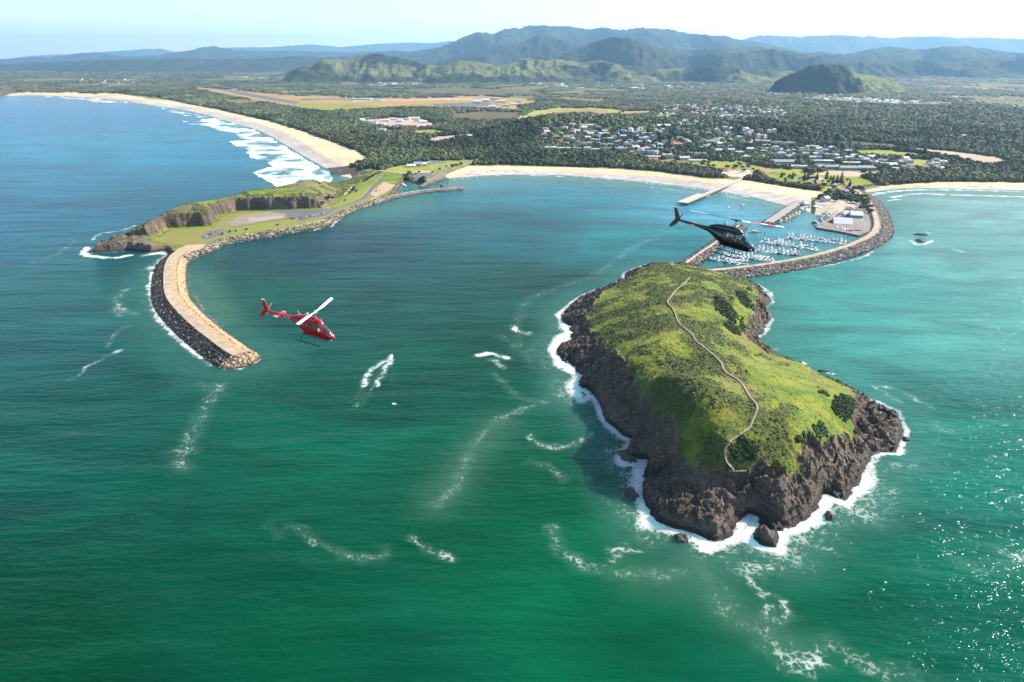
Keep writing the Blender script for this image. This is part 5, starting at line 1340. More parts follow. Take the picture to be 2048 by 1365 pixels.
def cruiser(L=12, mat=None):
    r = empty("motor_cruiser"); B = L * 0.33; hull(L, B, 1.5, mat or M_HULLW, r)
    m = MB(); m.loft([[(L * x, -B * w, 1.4), (L * x, B * w, 1.4), (L * x, B * w * 0.85, 1.4 + h), (L * x, -B * w * 0.85, 1.4 + h)] for x, w, h in ((-0.25, 0.40, 1.5), (0.08, 0.40, 1.5), (0.22, 0.34, 0.35), (0.33, 0.22, 0.1))]); c = m.build("cabin", M_HULLW, r)
    for s_ in (-1, 1): MB().box(-L * 0.2, L * 0.08, s_ * B * 0.375 - 0.05, s_ * B * 0.375 + 0.05, 2.0, 2.6).build("window", M_WIN, c)
    m = MB(); m.box(-L * 0.24, L * 0.0, -B * 0.3, B * 0.3, 2.9, 3.5); m.build("flybridge", M_HULLW, r)
    m = MB(); m.box(-L * 0.22, -L * 0.02, -B * 0.3, B * 0.3, 4.6, 4.72)
    for sx in (-0.2, -0.04):
        for s_ in (-1, 1): m.tube([(L * sx, s_ * B * 0.27, 3.5), (L * sx, s_ * B * 0.27, 4.6)], 0.04, 4)
    m.build("canopy", M_HULLW if mat is None else M_CANV, r)
    m = MB(); m.tube([(-L * 0.12, B * 0.3, 3.0), (-L * 0.3, B * 0.55, 8.0)], 0.04, 4); m.tube([(-L * 0.12, -B * 0.3, 3.0), (-L * 0.3, -B * 0.55, 8.0)], 0.04, 4); m.build_each("outrigger", M_ALU, r)
    MB().box(-L * 0.46, -L * 0.27, -B * 0.36, B * 0.36, 1.1, 1.22).build("cockpit", M_TEAK, r)
    return r
def trawler(L=17, mat=None):
    r = empty("fishing_trawler"); B = L * 0.32; hull(L, B, 2.2, mat or M_HULLB, r, 0.6)
    m = MB(); m.box(L * 0.02, L * 0.26, -B * 0.3, B * 0.3, 2.1, 4.9); c = m.build("wheelhouse", M_HULLW, r)
    MB().box(L * 0.26 - 0.02, L * 0.26 + 0.04, -B * 0.26, B * 0.26, 3.8, 4.5).build("window", M_WIN, c)
    MB().box(-L * 0.44, L * 0.0, -B * 0.4, B * 0.4, 1.8, 2.0).build("work_deck", M_RUST, r)
    m = MB(); m.tube([(-L * 0.02, 0, 2), (-L * 0.02, 0, 10.5)], 0.14, 6); m.build("mast", M_ALU, r)
    m = MB(); m.tube([(-L * 0.02, 0.2, 3.5), (-L * 0.1, B * 0.7, 10)], 0.1, 5); m.tube([(-L * 0.02, -0.2, 3.5), (-L * 0.1, -B * 0.7, 10)], 0.1, 5); m.tube([(-L * 0.02, 0, 9), (-L * 0.42, 0, 5.5)], 0.08, 5); m.build_each("trawl_boom", M_RUST, r)
    m = MB(); m.tube([(-L * 0.42, -B * 0.35, 2), (-L * 0.42, -B * 0.35, 5.5), (-L * 0.42, B * 0.35, 5.5), (-L * 0.42, B * 0.35, 2)], 0.1, 5); m.build("gantry", M_RUST, r)
    return r
protos = {}
def boat_copy(kind, x, y, rz, label, group, cat):
    global protos
    mk = {'yw': lambda: yacht(), 'yb': lambda: yacht(10.5, M_HULLB, False, 13), 'yc': lambda: yacht(12.5, M_HULLW, True, 17), 'mw': lambda: cruiser(), 'mb': lambda: cruiser(11, M_HULLB), 'ms': lambda: cruiser(8.5),
          'tb': lambda: trawler(), 'tw': lambda: trawler(15, M_HULLW), 'tg': lambda: trawler(16, M_HULLG), 'tr': lambda: trawler(18, M_RUST)}
    if kind not in protos: protos[kind] = mk[kind](); o = protos[kind]
    else: o = copy_tree(protos[kind])
    o.location = (x, y, 0); o.rotation_euler = (0, 0, rz)
    return tag(o, label, cat, group)
ORD = ["first", "second", "third", "fourth", "fifth", "sixth", "seventh", "eighth", "ninth", "tenth", "eleventh", "twelfth", "thirteenth", "fourteenth", "fifteenth", "sixteenth", "seventeenth", "eighteenth", "nineteenth", "twentieth"]
def ordinal(i):
    if i < 20: return ORD[i]
    T = ["", "", "twenty", "thirty", "forty", "fifty", "sixty", "seventy", "eighty", "ninety"]
    i += 1; h, r_ = divmod(i, 100); pre = "hundred and " if h == 1 else ("two hundred and " if h == 2 else "")
    if r_ == 0: return "hundredth" if h == 1 else "two hundredth"
    if r_ <= 20: return pre + ORD[r_ - 1]
    t_, u_ = divmod(r_, 10)
    if u_ == 0: return pre + T[t_][:-1] + "ieth"
    return pre + T[t_] + " " + ORD[u_ - 1]
BN = {'yw': "white yacht with blue canvas", 'yb': "navy hulled yacht", 'yc': "tall masted white yacht", 'mw': "white flybridge motor cruiser", 'mb': "navy motor cruiser", 'ms': "small white motor cruiser",
      'tb': "navy fishing trawler", 'tw': "white fishing trawler", 'tg': "green fishing trawler", 'tr': "rust brown fishing trawler"}
rs = np.random.RandomState(5)
for a, b, nm in ROWS:
    A = P3(*a); B = P3(*b); d = (B - A); L = d.length; d.normalize(); n = Vector((-d.y, d.x, 0)); ang = math.atan2(n.y, n.x)
    for side, sn in ((1, "far"), (-1, "near")):
        s = 1.0; lst = []
        while s < L - 1:
            k = ['yw', 'yw', 'yc', 'mw', 'ms', 'ms', 'yb', 'mb', 'mb', 'mw', 'yc'][rs.randint(11)]
            if rs.rand() > 0.10: lst.append((s, k))
            s += 4.7 + rs.rand() * 0.9
        cnt = {}
        for s, k in lst:
            i = cnt.get(k, 0); cnt[k] = i + 1
            p = A + d * s + n * (side * (7.3 + rs.rand()))
            bow = ang + (math.pi if (side > 0) else 0) + (math.pi if rs.rand() < 0.25 else 0) + 0.03 * rs.randn()
            boat_copy(k, p.x, p.y, bow, "%s, %s such from left, %s side of %s pontoon" % (BN[k], ordinal(i), sn, nm), "boats moored at the pontoons", "yacht" if k[0] == 'y' else "motor boat")
# boats lying at the mole, the wharf and elsewhere
MOOR = [(1560,447,'tg'),(1571,443,'tr'),(1578,439,'tr'),(1584,436,'tb'),(1590,432,'tr'),(1597,429,'tw'),(1603,424,'tb'),(1611,420,'tw'),(1618,416,'tg')]
A = P3(1556, 446); B = P3(1612, 412); ang = math.atan2((B - A).y, (B - A).x); cnt = {}
for a, b, k in MOOR:
    i = cnt.get(k, 0); cnt[k] = i + 1; p = P3(a, b); boat_copy(k, p.x, p.y, ang + 0.05 * rs.randn(), "%s moored beside the asphalt mole, %s such from the left" % (BN[k], ordinal(i)), "fishing boats along the mole", "fishing boat")
cnt = {}
for a, b, k in [(1634,448,'tb'),(1640,441,'mw'),(1646,437,'tw'),(1652,434,'ms'),(1658,430,'mw'),(1664,427,'yw'),(1671,424.5,'ms'),(1638,453,'tw'),(1642,436,'tg'),(1648,430,'mb')]:
    i = cnt.get(k, 0); cnt[k] = i + 1; p = P3(a, b); boat_copy(k, p.x, p.y, 2.4 + 0.3 * rs.randn(), "%s by the fishing wharf's edge, %s such from left" % (BN[k], ordinal(i)), "boats by the fishing wharf", "boat")
p = P3(1456, 416); boat_copy('yw', p.x, p.y, 0.9, "white yacht moored alone between the jetty and the mole, nearer of two", "two yachts on moorings", "yacht")
p = P3(1485, 411); boat_copy('yc', p.x, p.y, 0.7, "white yacht moored alone between the jetty and the mole, farther of two", "two yachts on moorings", "yacht")
# fuel berth with piles
p = P3(1510, 465); fb = empty("fuel_berth", tuple(p), 0.2, "small brown floating berth with dark piles behind the black helicopter's nose", "pontoon")
MB().box(-9, 9, -3, 3, -0.3, 0.9).build("float", M_RUST, fb); MB().box(-4, 2, -2, 2, 0.9, 3).build("hut", M_HULLW, fb)
for x_ in (-9, -3, 3, 9): MB().tube([(x_, -3.3, -2), (x_, -3.3, 6)], 0.3, 6).build("pile", M_DARKM, fb)
p = P3(1529, 470); bo = empty("channel_marker", tuple(p), 0, "dark channel marker pile standing alone in the marina basin", "marker"); MB().tube([(0, 0, -2), (0, 0, 5)], 0.5, 8).build("pile", M_DARKM, bo); MB().tube([(0, 0, 5), (0, 0, 6)], 0.7, 8, 0.2).build("cap", M_DARKM, bo)
# speedboat
sb = empty("speedboat", tuple(P3(781, 714, 0)), math.atan2(*(lambda v: (v.y, v.x))(P3(783, 712) - P3(773, 722))), "small white speedboat trailing a forked wake, below the red helicopter", "speedboat")
hull(7.6, 2.7, 1.0, M_HULLW, sb, 0.3); MB().box(-2.6, 1.2, -0.85, 0.85, 0.62, 0.86).build("cockpit", M_CANV, sb)
MB().loft([[(0.9, -0.8, 0.9), (0.9, 0.8, 0.9), (0.5, 0.7, 1.45), (0.5, -0.7, 1.45)], [(1.0, -0.8, 0.9), (1.0, 0.8, 0.9), (0.55, 0.7, 1.45), (0.55, -0.7, 1.45)]]).build("windscreen", M_WIN, sb)
MB().box(-1.4, 0.4, -0.9, 0.9, 2.05, 2.12).build("bimini", M_HULLR, sb); MB().box(-3.9, -3.3, -0.3, 0.3, 0.3, 1.3).build("outboard_motor", M_DARKM, sb)
# ================================================================== TREES, SHRUBS, FOREST
M_LEAF = mat_albedo("leaves", rough=0.85, scale=0.35, lo=0.55, hi=1.45, bump=0.5, spec=0.15)
M_BARK = plain("bark", (0.12, 0.09, 0.065), 0.95, 0.1)
rs = np.random.RandomState(77)
G_COL = [(0.042, 0.060, 0.020), (0.060, 0.075, 0.024), (0.080, 0.086, 0.028), (0.046, 0.060, 0.032), (0.098, 0.088, 0.036), (0.034, 0.048, 0.020)]
def leafcol(n, r_=None, bright=1.0):
    r_ = r_ or rs
    c = np.array(G_COL)[r_.randint(0, len(G_COL), n)] * r_.uniform(0.78, 1.28, (n, 1)) * bright
    return c
def spread_tree(seed, h=9.0, w=6.0, n=80, flat=0.6):
    r_ = np.random.RandomState(seed); root = empty("tree")
    mb = MB(); mb.tube([(0, 0, -1), (0.1, 0, h * 0.25), (0.2, 0.1, h * 0.45)], 0.35, 7, 0.2); 
    mb.build("trunk", M_BARK, root)
    for k in range(3):
        a = k * 2.1 + r_.rand(); mb = MB(); mb.tube([(0.15, 0.05, h * 0.32), (math.cos(a) * w * 0.25, math.sin(a) * w * 0.25, h * 0.52), (math.cos(a) * w * 0.5, math.sin(a) * w * 0.5, h * 0.68)], 0.18, 5, 0.06); mb.build("limb", M_BARK, root)
    u = r_.randn(n, 3); u /= np.linalg.norm(u, axis=1)[:, None]; rr = r_.rand(n) ** 0.45
    p = u * rr[:, None] * np.array([w, w * 0.9, h * 0.36]) * (1 + 0.25 * vnoise(u[:, 0] * 2 + seed, u[:, 1] * 2))[:, None] + np.array([0, 0, h * 0.66])
    base = np.array(G_COL[seed % len(G_COL)])
    c = base[None] * r_.uniform(0.6, 1.6, (n, 1)) * (1 + 0.08 * r_.randn(n, 3)).clip(0.5)
    scatter_blobs("crown", p, r_.uniform(w * 0.16, w * 0.30, n), c, M_LEAF, root, ICO0, 10, 0.38, (1, 1, 0.75), seed)
    return root
def pine_tree(seed, h=22.0):
    r_ = np.random.RandomState(seed); root = empty("pine_tree")
    MB().tube([(0, 0, -1), (0, 0, h * 0.95)], 0.45, 7, 0.08).build("trunk", M_BARK, root)
    P_, Q = [], []
    for z in np.linspace(h * 0.12, h * 0.98, 16):
        t = (z / h); w = 0.21 * h * (1 - t) ** 0.8 + 0.3
        for k in range(6):
            a = k / 6 * 6.283 + z
            for f in (0.35, 0.7, 1.0):
                P_.append((math.cos(a) * w * f, math.sin(a) * w * f, z + 0.5 * f)); Q.append(0.55 + 0.5 * (1 - t))
    P_ = np.array(P_); n = len(P_)
    scatter_blobs("crown", P_, np.array(Q) * r_.uniform(0.7, 1.2, n), np.array((0.022, 0.036, 0.020))[None] * r_.uniform(0.6, 1.5, (n, 1)), M_LEAF, root, ICO0, 8, 0.35, (1, 1, 0.5), seed)
    return root
tree_protos = []
def place_tree(kind, x, y, z, s, label, group, cat="tree"):
    while len(tree_protos) < 7: tree_protos.append(None)
    if tree_protos[kind] is None:
        o = [lambda: spread_tree(1), lambda: spread_tree(2, 11, 6.5, 90), lambda: spread_tree(3, 8, 6, 70), lambda: spread_tree(4, 12, 6, 100), lambda: spread_tree(5, 7, 6, 60), lambda: pine_tree(6), lambda: pine_tree(8, 19)][kind]()
        tree_protos[kind] = o
    else: o = copy_tree(tree_protos[kind])
    o.location = (float(x), float(y), float(z)); o.scale = (s, s, s); o.rotation_euler = (0, 0, rs.rand() * 6.28)
    return tag(o, label, cat, group)
gh1 = lambda x, y: float(ground_h(np.array([float(x)]), np.array([float(y)]))[0])
hh1 = lambda x, y: float(head_h(np.array([float(x)]), np.array([float(y)]))[0])
# tall pines of the foreshore park
PINES = [(1562,357,0.7,0),(1584,360,0.8,0),(1608,362,1.0,1),(1614,361,0.85,0),(1633,362,0.95,1),(1652,361,0.95,0),(1660,363,0.7,1),(1665,371,0.95,0),(1673,369,1.05,1),(1681,369,1.15,0),(1699,374,0.8,1),(1654,396,0.75,0),(1659,396,0.8,1)]
for i, (a, b, s, k) in enumerate(PINES):
    q = hit(a, b, lambda x, y: ground_h(x, y)); lb = "tall dark conical pine in the foreshore park, %s pine from the left" % ordinal(i) if i < 11 else "conical pine beside the white marina house, %s of two" % ("left" if i == 11 else "right")
    place_tree(5 + k, q[0], q[1], q[2], s, lb, "conical pines on the foreshore", "pine tree")
used = []      # footprints of buildings: x, y, radius
# ================================================================== BUILDINGS
def px_scale(py, z=4.0):
    _, dy, dz = ray(1024, py); return float((z - H) / dz) / F
WALLC = {'white': (0.60, 0.58, 0.54), 'cream': (0.62, 0.54, 0.42), 'tan': (0.50, 0.38, 0.26), 'grey': (0.40, 0.41, 0.42), 'brick': (0.34, 0.18, 0.12), 'blue': (0.32, 0.42, 0.50)}
ROOFC = {'white': (0.58, 0.575, 0.56), 'grey': (0.30, 0.31, 0.33), 'dark': (0.11, 0.115, 0.13), 'terracotta': (0.42, 0.17, 0.10), 'cream': (0.58, 0.50, 0.40), 'green': (0.24, 0.38, 0.33), 'blue': (0.22, 0.36, 0.48), 'brown': (0.24, 0.16, 0.12)}
def wm(k): return plain(k + "_wall", WALLC[k], 0.85, 0.2, var=0.08, scale=0.6)
def rm(k): return plain(k + "_roof", ROOFC[k], 0.6, 0.3, var=0.15, scale=0.5)
def building(name, w, d, storeys, roof, wc, rc, wins=True, balc=False, sh=3.0, pitch=0.22, nwin=None):
    root = empty(name); h = storeys * sh
    MB().box(-w / 2, w / 2, -d / 2, d / 2, -4, h).build("wall", wm(wc), root)
    e = 0.6
    if roof == 'flat':
        r_ = MB().box(-w / 2 - 0.3, w / 2 + 0.3, -d / 2 - 0.3, d / 2 + 0.3, h, h + 0.45).build("roof", rm(rc), root)
        MB().box(-w * 0.2, w * 0.1, -d * 0.1, d * 0.2, h + 0.45, h + 2.0).build("plant_room", wm(wc), r_)
    elif roof == 'hip':
        rh = pitch * min(w, d) + 0.8; a = min(w, d) / 2
        m = MB()
        rx = max(0.2, w / 2 - a) if w >= d else 0.2; ry = max(0.2, d / 2 - a) if d > w else 0.2
        b_ = [(-w / 2 - e, -d / 2 - e), (w / 2 + e, -d / 2 - e), (w / 2 + e, d / 2 + e), (-w / 2 - e, d / 2 + e)]
        t_ = [(-rx, -ry), (rx, -ry), (rx, ry), (-rx, ry)]
        m.add([(x, y, h) for x, y in b_] + [(x, y, h + rh) for x, y in t_], [(0, 3, 2, 1), (4, 5, 6, 7)] + [(i, (i + 1) % 4, 4 + (i + 1) % 4, 4 + i) for i in range(4)])
        m.build("roof", rm(rc), root)
    elif roof == 'gable':
        rh = pitch * d + 0.8
        MB().add([(-w / 2 - e, -d / 2 - e, h), (w / 2 + e, -d / 2 - e, h), (w / 2 + e, d / 2 + e, h), (-w / 2 - e, d / 2 + e, h), (-w / 2 - e, 0, h + rh), (w / 2 + e, 0, h + rh)],
                 [(0, 3, 2, 1), (0, 1, 5, 4), (2, 3, 4, 5), (1, 2, 5), (3, 0, 4)]).build("roof", rm(rc), root)
    elif roof == 'saw':
        m = MB(); n = max(2, int(w / 9))
        for i in range(n):
            x0 = -w / 2 + w * i / n; x1 = x0 + w / n
            m.add([(x0, -d / 2, h), (x1, -d / 2, h), (x1, d / 2, h), (x0, d / 2, h), (x0 + (x1 - x0) * 0.5, -d / 2, h + 2.4), (x0 + (x1 - x0) * 0.5, d / 2, h + 2.4)], [(0, 3, 2, 1), (0, 1, 4), (2, 3, 5), (0, 4, 5, 3), (1, 2, 5, 4)])
        m.build("roof", rm(rc), root)
    elif roof == 'vault':
        m = MB(); n = max(1, int(round(w / 12)))
        for i in range(n):
            x0 = -w / 2 + w * i / n; x1 = x0 + w / n
            arc_ = [(x0 + (x1 - x0) * (0.5 - 0.5 * math.cos(k / 8 * math.pi)), h + 2.6 * math.sin(k / 8 * math.pi)) for k in range(9)]
            m.loft([[(x, y, z) for x, z in arc_] for y in (-d / 2 - 0.5, d / 2 + 0.5)])
        m.build("roof", rm(rc), root)
    if wins:
        nw = nwin or max(2, int(w / 4.2)); 
        for s_ in range(storeys):
            for i in range(nw):
                x = -w / 2 + w * (i + 0.5) / nw; ww = w / nw * 0.30
                MB().box(x - ww, x + ww, -d / 2 - 0.06, -d / 2 + 0.1, s_ * sh + 0.8, s_ * sh + 2.3).build("window", M_WIN, root)
        MB().box(w / 2 - 0.1, w / 2 + 0.06, -d * 0.2, d * 0.2, 0.8, 2.3).build("window", M_WIN, root)
    if balc:
        for s_ in range(1, storeys):
            MB().box(-w * 0.46, w * 0.46, -d / 2 - 2.0, -d / 2 - 0.07, s_ * sh - 0.15, s_ * sh + 0.85).build("balcony", wm('white'), root)
    return root
def site(px, py, hf=ground_h): return hit(px, py, lambda x, y: hf(x, y), 8.0)
BIG = [ # name, px, py(base), width px, depth m, storeys, roof, wall, roof colour, rotation, balcony, label
 ("apartment_building",1102,304,22,16,4,'flat','white','white',0.05,1,"stepped white four storey apartment block at the left end of the hillside row"),
 ("apartment_building",1119,303,9,14,3,'flat','grey','white',0.0,1,"narrow grey and white apartment block between the large white one and the tan one"),
 ("apartment_building",1132,303,18,15,3,'flat','tan','cream',-0.1,1,"tan apartment block with long balconies in the hillside row above the beach"),
 ("apartment_building",1154,301,19,12,2,'flat','grey','grey',0.0,1,"low grey apartment block half sunk in trees right of the tan one"),
 ("apartment_building",1175,307,13,16,5,'flat','cream','white',0.15,1,"tall narrow cream apartment tower on the hillside above the beach"),
 ("apartment_building",1191,303,17,12,2,'flat','white','white',0.0,1,"low white flats just right of the narrow cream tower"),
 ("apartment_building",1215,301,18,12,2,'flat','tan','grey',0.0,1,"two storey tan flats with dark roof edge in the hillside row"),
 ("terrace_houses",1243,304,28,13,3,'saw','grey','white',0.0,1,"terrace of narrow houses with white party walls above the railway"),
 ("apartment_building",1262,308,9,12,2,'flat','cream','cream',0.0,1,"small cream flats between the terrace and the twin curved roofs"),
 ("apartment_building",1283,310,19,14,3,'vault','white','grey',0.0,1,"white apartments under a curved grey roof, left of two alike"),
 ("apartment_building",1301,311,15,14,3,'vault','white','grey',0.0,1,"white apartments under a curved grey roof, right of two alike"),
 ("house",1187,283,10,11,2,'flat','white','white',0.0,1,"white cube house on the slope, left of a pair"),
 ("house",1198,284,11,11,2,'flat','white','white',0.0,1,"white cube house with dark wide window, right of a pair"),
 ("house",1093,281,12,11,2,'flat','white','grey',0.0,1,"white flat roofed house at the wood's edge, above the apartment row"),
 ("house",1113,280,17,14,3,'hip','brick','brown',0.2,0,"large red brick house with brown roof above the apartment row"),
 ("apartment_building",1286,284,15,15,4,'flat','grey','white',0.1,1,"grey tiered apartment tower in the middle of the hillside suburb"),
 ("apartment_building",1175,256,25,20,3,'flat','cream','white',0.0,1,"wide cream resort block on the hilltop beside the racecourse"),
 ("apartment_building",1336,318,23,13,3,'vault','white','white',0.0,1,"bright white three storey block beside the railway sheds"),
 ("house",1355,295,23,20,3,'hip','tan','terracotta',0.1,0,"big building with orange terracotta roof in the middle of town"),
 ("railway_shed",1306,316,30,8,1,'gable','white','white',-0.09,0,"long thin white railway shed, leftmost by the line"),
 ("railway_shed",1370,321,19,12,2,'gable','white','white',-0.09,0,"tall white railway shed, middle of the three by the line"),
 ("railway_shed",1396,324,36,10,1,'gable','white','cream',-0.09,0,"longest white railway shed with cream roof, right of the three"),
 ("warehouse",1402,311,32,30,1,'saw','grey','grey',0.0,0,"grey warehouse with ribbed roof lights behind the railway sheds"),
 ("apartment_building",1526,288,28,16,3,'flat','grey','white',-0.35,1,"long grey apartment building on the low hill right of centre, leftmost of three"),
 ("apartment_building",1555,291,18,14,3,'flat','cream','grey',0.0,1,"cream apartment building on the low hill, middle of three"),
 ("apartment_building",1580,292,22,15,3,'flat','white','grey',0.0,1,"white apartment building with grey roof on the low hill, right of three"),
 ("apartment_building",1597,338,35,13,2,'flat','white','white',-0.06,1,"bright white two storey motel facing the foreshore park"),
 ("warehouse",1563,327,60,18,1,'gable','grey','grey',-0.06,0,"very long low grey building behind the white motel"),
 ("shopping_building",1643,327,50,18,2,'flat','grey','white',-0.06,0,"long shop building with white roof and dark front behind the park"),
 ("apartment_building",1656,339,44,13,2,'gable','grey','grey',-0.06,1,"row of grey gabled flats facing the brown railway yard, leftmost of three"),
 ("apartment_building",1697,341,32,13,2,'gable','white','grey',-0.06,1,"row of white and grey gabled flats facing the yard, middle of three"),
 ("apartment_building",1733,341,40,14,2,'hip','blue','grey',-0.06,1,"row of bluish hip roofed flats facing the yard, rightmost of three"),
 ("shopping_building",1707,331,33,18,2,'flat','tan','cream',-0.06,0,"square tan building with cream roof behind the grey flats"),
 ("house",1563,314,19,16,3,'hip','blue','blue',0.0,1,"tall blue roofed house standing above its neighbours, right part of town"),
 ("apartment_building",1627,297,25,14,2,'flat','cream','white',-0.25,1,"low cream flats at the edge of the wood, right part of town"),
 ("house",1335,255,17,14,2,'gable','grey','white',0.1,0,"large white roofed hall among dark trees above town"),
 ("apartment_building",1394,238,27,20,2,'flat','white','white',0.0,0,"long white building at the top edge of the suburb"),
 ("house",1421,286,17,13,2,'flat','white','white',0.1,1,"white flat roofed house in front of the dark wood, centre right"),
 # marina and headland
 ("marina_house",1653,404,13,12,2,'gable','white','grey',0.5,0,"white gabled marina house beside two pines above the hardstand"),
 ("shed",1612,411.5,18,13,1,'hip','grey','green',0.45,0,"pale green roofed shed at the root of the asphalt mole"),
 ("marina_house",1690,389,17,12,2,'hip','blue','blue',-0.3,0,"blue hip roofed clubhouse behind the marina"),
 ("shed",1708,391,12,10,1,'flat','white','white',-0.3,0,"flat white shed right of the blue clubhouse"),
 ("fish_market",1692,458,34,30,2,'gable','blue','white',-0.35,0,"large fish market with broad white roof on the wharf peninsula"),
 ("warehouse",1716,440,22,20,2,'gable','blue','white',-0.25,0,"blue walled boat shed with white roof behind the fish market"),
 ("shed",1697,433,14,12,1,'gable','grey','white',-0.25,0,"small white roofed shed left of the blue boat shed"),
 ("shed",1724,426,16,12,1,'gable','tan','brown',-0.3,0,"brown roofed shed beside the trees behind the wharf"),
 ("shed",1668,447,9,9,1,"gable","cream","grey",-0.5,0,"tiny cream shed at the left part of the wharf"),
 ("shed",1712,457,9,9,1,"flat","grey","dark",-0.3,0,"dark flat roofed hut right of the fish market"),
 ("shed",1700,421,10,9,1,"gable","white","terracotta",-0.3,0,"small shed with orange roof below the marina grove"),
 ("shelter",1671,373,9,7,1,'hip','white','blue',0.1,0,"small blue roofed picnic shelter among the pines"),
 ("shelter",1650,369,10,7,1,'hip','cream','green',0.1,0,"small green roofed picnic shelter left of the pines"),
 ("clubhouse",822,335,17,14,1,'gable','white','white',0.1,0,"white clubhouse by the boat ramp wood, leftmost of four"),
 ("clubhouse",835,333,15,14,2,'gable','white','green',0.1,0,"pale green roofed clubhouse by the wood, second of four"),
 ("clubhouse",847,331,12,14,1,'hip','white','white',0.1,0,"white hip roofed clubhouse by the wood, third of four"),
 ("clubhouse",856,329,9,10,1,'hip','grey','grey',0.1,0,"small grey clubhouse by the wood, rightmost of four"),
 ("toilet_block",763,345,9,6,1,'flat','white','white',0.0,0,"tiny white flat block between the beach car park and the lawn"),
]
for nm, a, b, wpx, dm, st_, rf, wc, rc, rz, bal, lb in BIG:
    x, y, z = site(a, b); w = wpx * px_scale(b, z)
    o = building(nm, w, dm, st_, rf, wc, rc, True, bool(bal), 3.0 if nm not in ("fish_market", "warehouse") else 3.6, nwin=min(10, max(2, int(wpx / 4))))
    o.location = (x, y + dm / 2, z); o.rotation_euler = (0, 0, rz); tag(o, lb, {"apartment_building": "apartment block", "terrace_houses": "terrace"}.get(nm, nm.replace("_", " ")), None)
    used.append((x, y + dm / 2, max(w, dm) / 2 + 3))
# airfield
x, y, z = site(692, 199.5)
ct = empty("control_tower", (x, y, z), 0, "white airport control tower beside the long terminal", "control tower")
MB().tube([(0, 0, 0), (0, 0, 22)], 4.0, 8, 3.2).build("shaft", wm('white'), ct); MB().tube([(0, 0, 22), (0, 0, 24), (0, 0, 28)], 6.5, 8, 7.5).build("cab", M_WIN, ct); MB().tube([(0, 0, 28), (0, 0, 30)], 8, 8, 7).build("cab_roof", wm('white'), ct)
AIR = [(722,201,40,40,2,'flat','white','white',"long white airport terminal right of the control tower"), (752,201.5,22,30,1,'flat','grey','white',"low pale wing at the terminal's right end"),
       (955,207,16,30,2,'gable','cream','white',"cream hangar at the airfield's right side, leftmost one"), (972,204,14,30,2,'gable','white','white',"white hangar farthest back at the airfield's right side"),
       (990,200,22,34,2,'flat','cream','cream',"wide cream roofed hangar at the airfield's top right"), (1003,206,18,28,2,'gable','white','cream',"cream roofed hangar in the middle of the airfield group"),
       (985,217,14,26,2,'gable','blue','white',"bluish hangar at the front of the airfield group"), (1012,214,16,26,2,'flat','white','cream',"white flat hangar near the airfield group's front"),
       (1028,210,12,24,1,'gable','white','white',"small white hangar near the racecourse"), (1057,216,20,24,1,'flat','white','white',"long white building between airfield and racecourse"),
       (1037,205,12,24,1,'gable','grey','grey',"grey hangar at the airfield's far right"), (965,216,10,20,1,'flat','cream','cream',"small cream shed left front of the hangar group")]
for a, b, wpx, dm, st_, rf, wc, rc, lb in AIR:
    x, y, z = site(a, b); w = wpx * px_scale(b, z); o = building("airport_building", w, dm, st_, rf, wc, rc, False, sh=5.0); o.location = (x, y + dm / 2, z); tag(o, lb, "hangar" if "hangar" in lb else "airport building", "buildings of the airfield"); used.append((x, y, w / 2))
# works in the wood behind the left beach
WORKS = [(735,244,20,'white'),(748,247,12,'grey'),(762,250,16,'white'),(772,243,14,'cream'),(785,240,18,'white'),(800,244,12,'white'),(812,240,16,'grey'),(828,239,22,'white'),(838,243,18,'grey'),(845,246,14,'white'),(800,252,18,'grey'),(820,256,26,'brown'),(845,254,12,'white'),(725,242,10,'white'),(780,257,12,'white'),(765,262,14,'blue'),(858,252,9,'white'),(905,282,9,'white'),(925,279,7,'cream'),(940,276,9,'white')]
for i, (a, b, wpx, rc) in enumerate(WORKS):
    x, y, z = site(a, b); w = wpx * px_scale(b, z); o = building("works_building", w, 20, 1, ['flat', 'gable'][i % 2], 'white' if rc != 'brown' else 'brick', rc, False, sh=5.0); o.location = (x, y, z); o.rotation_euler = (0, 0, 0.1 * (i % 5 - 2)); used.append((x, y, w / 2))
    n_ = sorted([q for q in WORKS if q[3] == rc]).index((a, b, wpx, rc)); tag(o, "%s roofed shed in the clearing behind the left beach, %s such from the left" % (rc, ordinal(n_)), "shed", "works sheds in the clearing in the wood")
# ordinary houses, each its own
KINDS = [('house', 'hip', 'white', 'grey'), ('house', 'hip', 'brick', 'terracotta'), ('house', 'gable', 'white', 'white'), ('house', 'flat', 'white', 'white'), ('house', 'hip', 'cream', 'dark'), ('house', 'gable', 'cream', 'cream'),
         ('house', 'hip', 'tan', 'brown'), ('house', 'gable', 'grey', 'green'), ('house', 'flat', 'grey', 'grey'), ('house', 'gable', 'blue', 'blue')]
PK = [0.17, 0.12, 0.16, 0.13, 0.12, 0.08, 0.06, 0.04, 0.08, 0.04]
hp = {}
HAREAS = [("hillside suburb", [(1085,262),(1140,246),(1230,258),(1300,268),(1330,300),(1310,312),(1200,296),(1100,290),(1080,275)], 12.5, 6.2, 0.80),
          ("middle of town", [(1300,240),(1440,246),(1500,300),(1540,318),(1480,322),(1420,305),(1330,302),(1300,270)], 14.5, 7.2, 0.60),
          ("flat right part of town", [(1520,290),(1640,292),(1700,306),(1760,318),(1770,338),(1700,326),(1600,318),(1540,320),(1510,306)], 13.0, 6.0, 0.88),
          ("by the right hand fields", [(1740,312),(1830,318),(1900,328),(1880,342),(1790,344),(1760,340)], 13.5, 6.0, 0.55)]
hx = []
rsh = np.random.RandomState(12)
